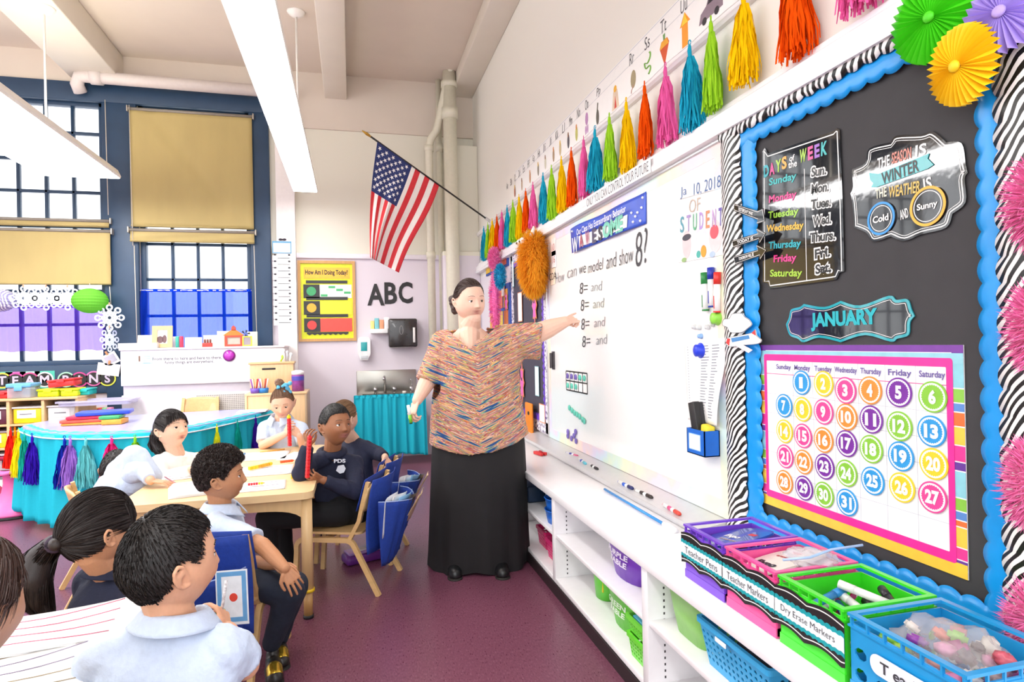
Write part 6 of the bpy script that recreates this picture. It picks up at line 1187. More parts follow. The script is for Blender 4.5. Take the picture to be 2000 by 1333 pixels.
# TEAM BINS letters
LT = [('T', 3, 744, '#f0d84a', '#58b0a0'), ('E', 29, 744, '#c94a98', '#e46ab0'), ('A', 57, 743, '#d84a8a', '#a8dcc8'), ('M', 86, 742, '#e0e0e0', '#49b8a0'), ('B', 128, 742, '#a4d8b8', None), ('I', 154, 742, '#c8408a', None), ('N', 182, 740, '#d86aa8', None), ('S', 209, 740, '#d8e04a', None)]
for ch_, u, v, hx, sq in LT:
    a = bw(u, v, .07); F = BB@T(a[0], a[1], .052); g = thing('letter_badge', 'round chalkboard badge with the letter %s under the left window' % ch_, 'letter badge', F@Vector((0, 0, 0)), 'letter badges under the left window'); r = .076
    if sq: m = MB(); m.box(-.085, .085, -.085, .085, 0, .002, F); part('square_card', m, mat(sq, .5), g)
    m = MB(); m.prism(circ(r, 28), .002, .005, F); part('rim_disc', m, mat(hx, .5), g); m = MB(); m.prism(circ(r*.82, 28), .005, .007, F); part('chalk_disc', m, BLACK, g); m = MB(); m.text(ch_, F@T(0, 0, .0075), h=.085, bold=.03); part('lettering', m, mat('#c9bcd0', .5), g)
# cubby shelves with bins
WD = wood('#dcb682', .12, axis=0, sc=4)
sY = 6.3; sz = .865; sx1 = ony(150, 800, sY).x; cw = .262; sx0 = sx1-4*cw
g = thing('cubby_shelf', 'light wood cubby shelf of labelled bins under the left window', 'shelf unit', ((sx0+sx1)/2, sY+.2, 0))
m = MB(); m.bbox(sx0-.02, sx1+.012, sY-.01, sY+.4, sz-.02, sz, .003); part('top_board', m, WD, g)
for i in range(5): m = MB(); m.bbox(sx0+cw*i-.012, sx0+cw*i+.012, sY, sY+.4, 0, sz-.02, .002); part('divider', m, WD, g)
m = MB(); m.box(sx0, sx1, sY+.385, sY+.4, 0, sz-.02); part('back_panel', m, WD, g)
for z in (.02, .22, .42, .625):
    m = MB(); m.bbox(sx0, sx1, sY+.002, sY+.385, z, z+.018, .002); part('shelf_board', m, WD, g)
for i in range(4):
    for j, z in enumerate((.04, .24, .44, .645)):
        hx, nm = [('#5a1f36', 'maroon'), ('#efd21a', 'yellow'), ('#4a2038', 'dark plum'), ('#e9e9ea', 'white')][(i+j*3+2) % 4 if not (i == 3 and j == 3) else 3]
        if i == 2 and j == 3: hx, nm = '#efd21a', 'yellow'
        xa, xb = sx0+cw*i+.025, sx0+cw*(i+1)-.025; b = thing('cubby_bin', '%s bin in the %s row, %s column of the wooden cubby shelf' % (nm, ('bottom', 'third', 'second', 'top')[j], ('first', 'second', 'third', 'last')[i]), 'bin', ((xa+xb)/2, sY+.15, z), 'bins in the cubby shelf')
        m = MB(); m.bbox(xa, xb, sY+.03, sY+.33, z, z+.13, .008); part('bin_body', m, mat(hx, .4), b); m = MB(); m.bbox(xa-.008, xb+.008, sY+.02, sY+.34, z+.13, z+.145, .004); part('lid', m, mat('#d8d4d8' if j % 2 else '#9a8f98', .4), b); m = MB(); m.box(xa+.03, xb-.04, sY+.027, sY+.0295, z+.045, z+.115); part('label_card', m, PAPER, b); m = MB(); m.box(xa+.05, xb-.07, sY+.0262, sY+.0268, z+.075, z+.085); part('lettering', m, mat('#8a8a92', .5), b)
# second lower shelf to the right with toys
q0 = ony(157, 800, 6.75).x; q1 = ony(226, 800, 6.75).x
g = thing('toy_shelf', 'low toy shelf between the cubby shelf and radiator cover', 'shelf unit', ((q0+q1)/2, 6.8, 0)); m = MB(); m.bbox(q0, q1, 6.7, 7.0, .62, .64, .003); part('top_board', m, WD, g); m = MB(); m.bbox(q0, q0+.02, 6.7, 7.0, 0, .62, .003); part('side_panel', m, WD, g); m = MB(); m.bbox(q1-.02, q1, 6.7, 7.0, 0, .62, .003); part('side_panel', m, WD, g)
tc = [('#f0873a', 'orange'), ('#5fbf5a', 'green'), ('#f2cf6a', 'pale yellow'), ('#e05a4a', 'red'), ('#8fd090', 'mint'), ('#f29ac0', 'pink')]
for k in range(6): x = q0+.03+(q1-q0-.06)*k/6; hx, nm = tc[k]; m = MB(); m.bbox(x, x+.04, 6.72, 6.8, .641, .72, .006); solo('toy_block', '%s toy block on the low toy shelf' % nm, 'toy block', m, mat(hx, .5), group='toy blocks on the low shelf')
m = MB(); m.bbox(q0-.01, q1-.08, 6.6, 6.69, .60, .66, .012); solo('pink_box', 'pink flat box in front of the low toy shelf', 'box', m, mat('#ee7ea4', .5))
# boxes on top of the cubby shelf
def pbox(name, lab, u0, u1, hx, y, z, h, lidc=None, d=.2, clear=False, rz_=0, ty=0):
    x0, x1 = ony(u0, 765, y).x, ony(u1, 765, y).x; M = T((x0+x1)/2, y+d/2, z)@RZ(rz_)@Matrix.Rotation(ty, 4, 'Y'); w = (x1-x0)/2; g = thing(name, lab, 'box', M=M)
    m = MB(); m.bbox(-w*.94, w*.94, -d/2+.01, d/2-.01, 0, h*.72, .01, None, 3); part('box_body', m, clearmat(hx, .35) if clear else mat(hx, .35), g, local=True); m = MB(); m.bbox(-w, w, -d/2, d/2, h*.72, h, .01, None, 3); part('lid', m, mat(lidc or hx, .35), g, local=True)
    m = MB(); m.bbox(-.03, .03, -d/2-.006, -d/2+.004, h*.5, h*.85, .003); part('latch', m, mat(lidc or hx, .35), g, local=True); return g
sz += .001
pbox('pencil_box', 'red pencil box at the far left on the cubby shelf', -22, 24, '#e02a30', 6.4, sz, .06)
pbox('clear_box', 'clear plastic box with a sky blue lid on the cubby shelf', 10, 60, '#dfe6f2', 6.32, sz, .13, '#6ab0e4', clear=True)
pbox('pencil_box', 'lime yellow pencil box left of the glare on the cubby shelf', 70, 114, '#d6ea1a', 6.4, sz, .07)
pbox('pencil_box', 'second lime yellow pencil box under the red one on the cubby shelf', 116, 151, '#d4e81c', 6.38, sz, .07)
pbox('pencil_box', 'tilted bright red pencil box on top of the yellow ones', 91, 146, '#ea2f36', 6.42, sz+.085, .07, ty=rad(-5))
pbox('pencil_box', 'turquoise pencil box at the right end of the cubby shelf', 152, 174, '#17bcb8', 6.45, sz, .06)
# ================================================================ kidney table
kz = .70
fr = [(45, 832), (70, 841), (110, 846), (170, 847), (230, 846), (297, 842), (367, 835), (455, 817), (535, 799)]
kp = [onz(u, v, kz) for u, v in fr]; kp = [Vector((p.x, min(p.y, 6.3), kz)) for p in kp]
bk_ = [onz(70, 818, kz), onz(130, 806, kz)]; back = [Vector((-.80, 6.18, kz)), Vector((-1.6, 6.12, kz)), Vector((-2.0, 6.02, kz)), Vector((-2.40, 5.95, kz))]
outl = [(p.x, p.y) for p in kp]+[(p.x, p.y) for p in back]
outl = smooth_poly(outl, 4)
kt = thing('kidney_table', 'big curved table with pale blue top and teal plastic skirt', 'table', (-1.6, 5.7, 0))
m = MB(); m.prism(outl, kz-.025, kz); part('tabletop', m, mat('#a9aee0', .25, coat=.3, var=.03), kt)
for x, y in ((-2.2, 5.7), (-1.5, 5.3), (-1.0, 5.9), (-1.7, 6.2)): m = MB(); m.tube([(x, y, 0), (x, y, kz-.025)], .022, 12); part('leg', m, mat('#c8c8cc', .3, metal=.6), kt)
# a narrow teal edge wrapped over the rim and the hanging skirt
edge = [Vector((p[0], p[1], 0)) for p in smooth_poly([(p.x, p.y) for p in kp], 6, (0, len(kp)-1))[:-5]]
cum = [0]
for a, b in zip(edge, edge[1:]): cum.append(cum[-1]+(b-a).length)
def eat(s):
    L = s*cum[-1]
    for i in range(len(cum)-1):
        if L <= cum[i+1]+1e-9: t = (L-cum[i])/max(1e-9, cum[i+1]-cum[i]); p = edge[i].lerp(edge[i+1], t); d = (edge[i+1]-edge[i]).normalized(); return p, Vector((d.y, -d.x, 0))
    return edge[-1], Vector((0, -1, 0))
def fsk2(s, t):
    p, n = eat(s); f = .015*math.sin(s*95)+.012*math.sin(s*43+1.3)+.006*math.sin(s*210)
    return p+n*(.02+f*(.4+.8*t)+.03*t)+Vector((0, 0, kz-.01-(kz-.07)*t))
m = MB(); m.grid(fsk2, 260, 16); solidify(part('table_skirt', m, TEAL, kt), .002)
m = MB(); m.grid(lambda s, t: eat(s)[0]+eat(s)[1]*(.028*math.sin(PI*min(1, t*1.2)*.5)-.05*(1-t))+Vector((0, 0, kz+.004-.035*t*t+.003*math.sin(s*150))), 200, 6); part('skirt_fold', m, translucent('#5fd0e4', .3, 1), kt)
m = MB(); m.tube([eat(s)[0]+eat(s)[1]*.034+Vector((0, 0, kz-.035)) for s in np.linspace(0, 1, 80)], .005, 6); part('cord', m, mat('#e6eef2', .5), kt)
# tassels on the skirt
kc = {'red': '#e8281c', 'orange': '#ff8a12', 'yellow': '#f2e21c', 'sea green': '#1fae9a', 'indigo': '#3c1fae', 'navy': '#1c2fa8', 'lavender': '#a878d8', 'aqua': '#6fd0d4', 'hot pink': '#f0368e', 'lime green': '#8fd832', 'chartreuse': '#dfe02a', 'teal': '#129a8c', 'violet': '#3a1a90'}
pos = [(32, 'red'), (42, 'orange'), (52, 'yellow'), (64, 'sea green'), (79, 'indigo'), (139, 'navy'), (150, 'lavender'), (178, 'aqua'), (224, 'hot pink'), (266, 'lime green'), (412, 'chartreuse'), (452, 'teal'), (488, 'violet')]
for i, (u, cn) in enumerate(pos):
    best = min(np.linspace(0, 1, 400), key=lambda s: abs(((lambda p: (1000+FPX*(p-CO).dot(rt)/(p-CO).dot(fw)))(eat(s)[0]+Vector((0, 0, kz))))-u)); p, n = eat(best)
    if u < 45: p = p+Vector((-.03*(45-u)/10, .02, 0))
    M = T(*(p+n*.05+Vector((0, 0, kz-.03))))@RZ(math.atan2(n.y, n.x)+PI/2+.4)@Matrix.Diagonal((1.1, 1.1, .8 if 200 < u < 300 else 1.0, 1))
    o = dup(protos['pink'] if i % 2 else protos['blue'], M, '%s tissue tassel hanging on the teal table skirt' % cn); src_ = (translucent(TCOL['pink'], .15, 1), translucent(TCOL['blue'], .15, 1)); dst = translucent(kc[cn], .15, 1); recolor(o, {src_[0]: dst, src_[1]: dst}); o['group'] = 'tassels on the table skirt'
# trays on the kidney table
def stack(u, v, w, d, hs, lab, rz_=0, z=kz):
    p = onz(u, v, z)
    for k, (hx, nm, h, dx) in enumerate(hs):
        M = T(p.x+dx, p.y, z+.001)@RZ(rz_+.05*k); m = MB(); m.bbox(-w/2, w/2, -d/2, d/2, 0, h, .006, M); solo('work_mat', lab % nm, 'tray', m, mat(hx, .35), loc=(p.x+dx, p.y, z)); z += h+.002
stack(181, 828, .36, .2, [('#f2a03c', 'orange', .018, 0), ('#f25a44', 'coral', .024, -.01), ('#e02244', 'crimson', .022, .03), ('#2a4ad0', 'royal blue', .028, .09)], '%s flat tray in the stack on the big curved table')
stack(225, 828, .14, .16, [('#f0a436', 'amber', .04, 0), ('#3aa860', 'green', .025, -.02)], '%s block beside the tray stack on the curved table')
p = onz(195, 808, kz); m = MB(); M = T(p.x, p.y, kz+.085)@RZ(.05); m.ring(rrect(-.3, .3, -.16, .16, .03), rrect(-.27, .27, -.13, .13, .03), .03, .045, M); m.box(-.27, .27, -.13, .13, 0, .006, M); m.ring(rrect(-.28, .28, -.14, .14, .03), rrect(-.27, .27, -.13, .13, .03), .0, .04, M); solo('clear_tray', 'wide clear lavender tray lid resting over the coloured trays', 'tray', m, clearmat('#dcd8f4', .55), loc=(p.x, p.y, kz+.085))
p = onz(500, 800, kz); m = MB(); m.bbox(p.x-.12, p.x+.12, p.y-.3, p.y-.1, kz+.001, kz+.01, .002); solo('paper_sheets', 'white sheets at the right end of the curved table', 'paper', m, PAPER)
# ================================================================ wobble stools
def wstool(u, v, hexc, lab, s=1):
    c = onz(u, v, 0); g = thing('wobble_stool', lab, 'stool', (c.x, c.y, 0)); mt = mat(hexc, .4, var=.03)
    m = MB(); m.lathe([(.21, 0), (.212, .012), (.20, .02)], 36, T(c.x, c.y, 0)); part('rubber_base', m, mat('#1d1a1c', .7), g)
    m = MB(); m.lathe([(.20, .02), (.205, .035), (.17, .07), (.12, .12), (.085, .18), (.072, .25), (.075, .31), (.10, .345)], 36, T(c.x, c.y, 0)); part('column', m, mt, g)
    m = MB(); m.lathe([(.10, .335), (.15, .35), (.172, .345), (.178, .36), (.165, .375), (.1, .368), (.001, .366)], 48, T(c.x, c.y, 0), fn=lambda q, a: Vector((q.x, q.y, q.z+(.014*math.sin(5*a) if q.xy.length > .14 else 0)))); part('seat', m, mt, g)
    m = MB(); m.lathe([(.14, .372), (.135, .378), (.001, .376)], 30, T(c.x, c.y, 0)); part('seat_pad', m, mat('#8d8288' if 'pink' in lab else hexc, .6), g); return g
wstool(30, 1005, '#ee6cae', 'bright pink wobble stool at the left edge of the photo')
wstool(162, 1000, '#f98a14', 'orange wobble stool under the curved table skirt')
wstool(-28, 975, '#b8305c', 'crimson wobble stool mostly outside the left edge')
# ================================================================ chairs
CHW = wood('#dfb77c', .12, axis=1, sc=3)
def chair(name, label, c, yawd, sh=.30, group='bentwood children chairs'):
    M = T(c[0], c[1], 0)@RZ(rad(yawd)); g = thing(name, label, 'chair', M=M, group=group)
    m = MB(); m.prism(rrect(-.165, .165, -.16, .17, .04), sh-.006, sh+.006); m.v = [Vector((v.x, v.y, v.z-.012*math.cos(v.x*9)*(1 if abs(v.y) < .1 else .6)+.01)) for v in m.v]; part('seat', m, CHW, g, local=True)
    for s_ in (-1, 1):
        m = MB(); x = .165*s_; pth = [(x, .20, 0), (x, .185, sh-.09)]+[(x, .145+.04*math.cos(a), sh-.065+.04*math.sin(a)+.0) for a in np.linspace(0, PI/2, 6)]+[(x, -.08, sh-.025)]+[(x, -.08-.05*math.sin(a), sh-.075+.05*math.cos(a)) for a in np.linspace(.2, 1.2, 5)]+[(x+.01*s_, -.255, 0)]
        m.bar(pth, .024, .022, (1, 0, 0)); part('leg', m, CHW, g, local=True)
        m = MB(); m.bar([(x*.93, -.10, sh-.02), (x*.93, -.15, sh+.07), (x*.93, -.175, sh+.17), (x*.9, -.20, sh+.27)], .02, .026, (1, 0, 0)); part('back_post', m, CHW, g, local=True)
    m = MB(); m.grid(lambda a, b: ((a-.5)*.33, -.165-.035*math.sin(PI*a)-.04*b, sh+.12+.15*b+(-.03*(abs(a-.5)*2)**4)*b), 20, 8); solidify(part('backrest', m, CHW, g, local=True), .011)
    m = MB(); m.bar([(-.165, .02, sh-.02), (.165, .02, sh-.02)], .03, .012); part('crossbar', m, CHW, g, local=True)
    return g
BLUEC = mat('#1c3f9c', .75, var=.1, bump=.2, scale=60)
def sack(label, c, yawd, sh=.30, folders=True, seed=1):
    M = T(c[0], c[1], 0)@RZ(rad(yawd)); g = thing('seat_sack', label, 'seat sack', M=M@T(0, -.22, 0), group='blue seat sacks on the chair backs'); rn = random.Random(seed); g_inv = None
    def L(q): return q-Vector((0, -.22, 0))
    m = MB(); m.grid(lambda a, b: L(Vector(((a-.5)*.35, -.20-.036*math.sin(PI*a)-.035*(1-b)+.02*math.sin(b*3), sh+.285-.38*b))), 18, 12); solidify(part('back_cloth', m, BLUEC, g, local=True), .003)
    m = MB(); m.grid(lambda a, b: L(Vector(((a-.5)*.35*(1-.2*b*b), -.24-.12*math.sin(PI*a)**.5*(1-b)**.8-.02+.004*math.sin(a*30), sh+.15-.34*b+.05*abs(a-.5)))), 24, 14); solidify(part('pouch', m, BLUEC, g, local=True), .003)
    m = MB(); m.grid(lambda a, b: L(Vector(((a-.5)*.34, -.14-.05*b, sh+.285-.16*(1-b)))), 10, 5); solidify(part('front_sleeve', m, BLUEC, g, local=True), .003)
    m = MB(); m.tube([L(Vector(((a-.5)*.35*(1-.2*.0), -.262-.12*math.sin(PI*a)**.5, sh+.15+.05*abs(a-.5)))) for a in np.linspace(0, 1, 20)], .003, 6); part('piping', m, mat('#8fa4d6', .6), g, local=True)
    if folders:
        for k in range(5):
            hx, nm = [('#dfe3ea', 'grey white sheet'), ('#f4f4f2', 'white sheet'), ('#8fc4e8', 'pale blue folder'), ('#3a3b44', 'dark folder'), ('#d9b88a', 'kraft folder')][k]
            Mk = M@T(-.09+.045*k, -.28-.010*k, sh+.0)@Matrix.Rotation(rad(8+5*k), 4, 'X')@Matrix.Rotation(rad(rn.uniform(-14, 14)), 4, 'Y'); m = MB(); w = .085; m.grid(lambda a, b: Mk@Vector(((a-.5)*2*w, .012*math.sin(a*4+k)*b, .19*b)), 8, 8); o = solo('folder', '%s sticking out of the seat sack %s' % (nm, label.split(' on ')[-1] if ' on ' in label else ''), 'folder', m, mat(hx, .35)); solidify(o, .002)
    return g
c1, a1 = (-.06, 3.46), 67.6; c2, a2 = (.02, 3.88), 70
chair('children_chair', 'wooden bentwood chair of the boy in the navy hoodie', c1, a1); sack('blue seat sack stuffed with plastic covers on the hoodie boy chair', c1, a1, seed=3)
chair('children_chair', 'wooden bentwood chair behind the navy hoodie boy', c2, a2); sack('blue seat sack with folders on the chair of the girl behind', c2, a2, seed=5)
c3, a3 = (-.50, 2.71), -13
chair('children_chair', 'wooden chair of the curly haired boy, its back toward the camera', c3, a3); sack('blue seat sack with a printed card on the curly boy chair', c3, a3, folders=False)
q = at(450, 1150, 2.10); M = frame_from(q, (.95, -.25, .1), (-.05, .1, 1), (-.2, -.97, .1)); g = thing('printed_card', 'white and blue printed card in the seat sack of the curly boy chair', 'card', M=M); m = MB(); m.box(-.05, .06, -.12, .06, -.001, .001); part('card', m, mat('#eef2f6', .4), g, local=True); m = MB(); m.ring([(-.045, -.11), (.055, -.11), (.055, .055), (-.045, .055)], [(-.03, -.095), (.04, -.095), (.04, .04), (-.03, .04)], .001, .0015); part('border_print', m, mat('#6aa6d8', .4), g, local=True); m = MB(); m.prism(circ(.014, 14, .01, -.03), .001, .0018); part('red_dot', m, mat('#e04a3a', .4), g, local=True)
chair('children_chair', 'pale wooden chair back behind the curved table', (-1.42, 6.32), 180, sh=.53)
chair('children_chair', 'wooden chair of the girl in the white sweater', (-1.22, 3.75), -65); chair('children_chair', 'wooden chair of the girl with the blue scrunchie', (-.45, 4.74), 180)
# ================================================================ activity tables
TW = wood('#ecca96', .07, axis=0, sc=2); TWL = wood('#e2bd86', .1, axis=2, sc=2)
def table(x0, x1, y0, y1, z, label, legs):
    g = thing('activity_table', label, 'table', ((x0+x1)/2, (y0+y1)/2, 0)); m = MB(); m.prism(rrect(x0, x1, y0, y1, .05, 6), z-.032, z); part('tabletop', m, TW, g)
    for k, (x, y) in enumerate(legs):
        m = MB(); m.tube([(x, y, .12), (x, y, z-.033)], .026, 18); l = part('leg', m, TWL, g); m = MB(); m.tube([(x, y, .015), (x, y, .13)], .021, 14); part('leg_extension', m, wood('#c79a5c', .15, axis=2), l); m = MB(); m.tube([(x, y, .125), (x, y, .138)], .031, 18); part('collar', m, mat('#e8c21c', .4), l); m = MB(); m.tube([(x, y, 0), (x, y, .016)], .024, 14); part('foot', m, BLACK, l)
    for ax, b in ((0, y0+.05), (0, y1-.05), (1, x0+.05), (1, x1-.05)):
        m = MB(); L0, L1 = (x0+.05, x1-.05) if ax == 0 else (y0+.05, y1-.05); pts = []
        n = 24
        for i in range(n+1): s = i/n; d = .05+.045*(math.exp(-s*14)+math.exp(-(1-s)*14)); pts.append((L0+(L1-L0)*s, z-.033-d))
        poly = [(L0, z-.033)]+pts+[(L1, z-.033)]
        F = Matrix(((1, 0, 0, 0), (0, 0, 1, b), (0, 1, 0, 0), (0, 0, 0, 1))) if ax == 0 else Matrix(((0, 0, 1, b), (1, 0, 0, 0), (0, 1, 0, 0), (0, 0, 0, 1)))
        m.prism(poly, -.01, .01, F); part('apron', m, TWL, g)
    return g
TZ = .60; t1 = (-1.0, -.185, 2.99, 4.40)
table(*t1, TZ, 'light wood activity table in the middle with papers and cubes', [(t1[0]+.05, t1[2]+.06), (t1[1]-.035, t1[2]+.055), (t1[0]+.05, t1[3]-.06), (t1[1]-.05, t1[3]-.06)])
table(-1.75, -.555, .55, 1.82, TZ, 'light wood activity table at the lower left corner', [(-.60, 1.76), (-1.7, 1.76), (-1.7, .6), (-.60, .6)])
def sheet(u, v, w, d, rz_, n, lab, z=TZ, hx='#fbfaf8', lines=3, curl=.0, name='paper_sheet'):
    p = onz(u, v, z) if not isinstance(u, Vector) else u; g = thing(name, lab, 'paper', M=T(p.x, p.y, z+.001)@RZ(rz_)); 
    for k in range(n): m = MB(); m.grid(lambda a, b: ((a-.5)*w+.004*k, (b-.5)*d+.003*(k % 2), .0022*k+.0008+curl*(a**3)*b), 8, 8); solidify(part('page', m, mat(hx, .6, var=.01), g, local=True), .001)
    rn = random.Random(int(u) if not isinstance(u, Vector) else 3); zz = .0022*(n-1)+.0018
    for k in range(lines):
        yy = -d*.35+d*.7*k/max(1, lines-1); m = MB(); m.tube([((a-.5)*w*.8, yy+.008*math.sin(a*5+k), zz+curl*(a**3)*(yy/d+.5)) for a in np.linspace(0, 1, 8)], .0011, 4); part('pencil_line', m, mat(('#8b7f98', '#c85a7a', '#5a5a64', '#a89a80')[(k+rn.randint(0, 3)) % 4], .6), g, local=True)
    return g
sheet(385, 957, .24, .30, .25, 6, 'thick open booklet at the near left of the middle table', curl=.01)
sheet(500, 952, .26, .2, .08, 2, 'white work sheet near the front edge of the middle table'); sheet(505, 922, .34, .26, .05, 2, 'white work sheet in the centre of the middle table')
sheet(500, 893, .36, .28, -.02, 2, 'white work sheet at the far part of the middle table'); sheet(575, 892, .12, .26, -.3, 2, 'narrow sheet by the hoodie boy arm'); sheet(345, 932, .2, .2, .4, 2, 'drawing under the hand of the resting child'); sheet(425, 893, .22, .2, .1, 2, 'sheet in front of the girl in white')
for u, v, rz_, lab, z in ((50, 1330, .25, 'large open booklet at the bottom left corner', TZ), (90, 1240, .10, 'curled white booklet at the far edge of the near table', TZ+.012)): sheet(u, v, .36, .20, rz_, 6, lab, z=z, curl=.02, lines=4, name='booklet')
CUBE = {}
def cubes(A, B, cols, lab, s=.019, holder=None):
    A = Vector(A); B = Vector(B); d = (B-A).normalized(); a = d.cross(Vector((0, 0, 1))); a = a.normalized() if a.length > .1 else Vector((.8, .6, 0)); b = d.cross(a); M = frame_from(A, d, a, b); g = thing('cube_stick', lab, 'linking cubes', M=M); n = len(cols); s = (B-A).length/n
    for i, hx in enumerate(cols): m = MB(); m.bbox(i*s+.0006, (i+1)*s-.0006, -s*.48, s*.48, -s*.48, s*.48, .0015); m.tube([(i*s+s*.5, 0, s*.48), (i*s+s*.5, 0, s*.49)], s*.28, 10); part('cube', m, mat(hx, .35), g, local=True)
    m = MB(); m.tube([(n*s, 0, 0), (n*s+.006, 0, 0)], s*.26, 10); part('stud', m, mat(cols[-1], .35), g, local=True); return g
R_, Y_, O_ = '#e0202a', '#f6c814', '#f2602a'
zc_ = TZ+.018
cubes(onz(486, 916, zc_), onz(530, 906, zc_), [Y_]*3+['#f2a81a']*4+[Y_], 'yellow linking cube train in the centre of the middle table'); cubes(onz(547, 903, zc_), onz(572, 900, zc_), [O_]*5, 'orange red linking cubes near the hoodie boy elbow')
cubes(onz(484, 947, zc_), onz(514, 944, zc_), [R_]*4+[Y_]*2, 'red and yellow linking cubes beside the curly boy face'); cubes(onz(572, 932, zc_), onz(580, 928, zc_), [Y_]*2, 'two yellow linking cubes by the stick holding hand')
m = MB(); m.tube([onz(508, 884, TZ+.006), onz(556, 878, TZ+.006)], .004, 6); solo('pencil', 'yellow pencil lying on the far part of the middle table', 'pencil', m, mat('#e8a82a', .4)); m = MB(); m.tube([onz(468, 897, TZ+.008), onz(478, 886, TZ+.008)], .006, 6); solo('marker', 'small blue marker on the sheet near the curly boy head', 'marker', m, mat('#2f8ac0', .4))
m = MB(); m.tube([onz(322, 932, TZ+.008), onz(352, 950, TZ+.004)], .0035, 6); solo('pencil', 'pinkish pencil in front of the resting child hand', 'pencil', m, mat('#b86a7a', .4))
# pencil case on the floor
p = onz(712, 1095, 0); M = T(p.x, p.y, .001)@RZ(.35); g = thing('pencil_case', 'purple see-through pencil case on the floor behind the chairs', 'case', M=M); m = MB(); m.bbox(-.125, .125, -.06, .06, 0, .055, .02, None, 3); part('case_body', m, mat('#6a2a86', .3), g, local=True); m = MB(); m.bbox(-.11, .11, -.05, .05, .055, .07, .01, None, 3); part('clear_lid', m, mat('#b08ac8', .2), g, local=True); m = MB(); m.bbox(-.06, .06, -.03, .03, .070, .073, .001); part('label_card', m, PAPER, g, local=True)
# ================================================================ people
DG = bpy.context.evaluated_depsgraph_get()
def remesh(mb, vox, smooth=4, fac=.5):
    me = mb.mesh('tmp', WHITE); o = bpy.data.objects.new('tmp', me); COL.objects.link(o)
    r = o.modifiers.new('r', 'REMESH'); r.mode = 'VOXEL'; r.voxel_size = vox; r.use_smooth_shade = True
    if smooth: s = o.modifiers.new('s', 'SMOOTH'); s.factor = fac; s.iterations = smooth
    dg = bpy.context.evaluated_depsgraph_get(); e = bpy.data.meshes.new_from_object(o.evaluated_get(dg)); bpy.data.objects.remove(o); bpy.data.meshes.remove(me)
    n = len(e.vertices); co = np.empty(n*3, np.float32); e.vertices.foreach_get('co', co); co = co.reshape(-1, 3).astype(float); nr = np.empty(n*3, np.float32); e.vertices.foreach_get('normal', nr); nr = nr.reshape(-1, 3)
    f = [tuple(p.vertices) for p in e.polygons]; bpy.data.meshes.remove(e); return co, f, nr
def npmesh(name, co, f, mats, parent, col=None, mi=None, smooth=True, **kw):
    inv = np.array(worldM(parent).inverted()); co = co@inv[:3, :3].T+inv[:3, 3]
    me = bpy.data.meshes.new(name); me.from_pydata(co.tolist(), [], f)
    for m_ in (mats if isinstance(mats, list) else [mats]): me.materials.append(m_)
    me.polygons.foreach_set('use_smooth', [smooth]*len(f))
    if mi is not None: me.polygons.foreach_set('material_index', mi)
    if col is not None:
        at_ = me.color_attributes.new('Col', 'FLOAT_COLOR', 'POINT'); at_.data.foreach_set('color', np.c_[col, np.ones(len(col))].astype(np.float32).ravel())
    me.update(); o = bpy.data.objects.new(name, me); COL.objects.link(o); o.parent = parent; return tag(o, **kw)
def cap(m, p0, r0, p1, r1, seg=14, flat=None, k=4):
    """tapered capsule; flat = (direction, factor)"""
    p0, p1 = Vector(p0), Vector(p1); ax = (p1-p0); L = ax.length; ax = ax/L if L > 1e-6 else Vector((0, 0, 1)); a = ax.cross(Vector((0, 0, 1)))
    a = a.normalized() if a.length > .05 else ax.cross(Vector((1, 0, 0))).normalized(); b = ax.cross(a); rings = []
    for i in range(k+1): t = PI/2*(1-i/k); rings.append((p0-ax*r0*math.sin(t), max(.0004, r0*math.cos(t))))
    for i in range(k+1): t = PI/2*i/k; rings.append((p1+ax*r1*math.sin(t), max(.0004, r1*math.cos(t))))
    v = [c+(a*math.cos(2*PI*j/seg)+b*math.sin(2*PI*j/seg))*r for c, r in rings for j in range(seg)]
    if flat: n = Vector(flat[0]).normalized(); mid = (p0+p1)/2; v = [q+n*((flat[1]-1)*(q-(p0+ax*((q-p0).dot(ax)))).dot(n)) for q in v]
    n = len(rings); m.add(v, [(j*seg+i, j*seg+(i+1) % seg, (j+1)*seg+(i+1) % seg, (j+1)*seg+i) for j in range(n-1) for i in range(seg)]+[tuple(range(seg))[::-1], tuple((n-1)*seg+i for i in range(seg))], True)
def cone(m, p0, r0, p1, r1, seg=20): m.tube([p0, Vector(p0).lerp(Vector(p1), .5), p1], [r0, (r0+r1)/2, r1], seg)
def chain(m, pts, rs, **kw):
    for i in range(len(pts)-1): cap(m, pts[i], rs[i], pts[i+1], rs[i+1], **kw)
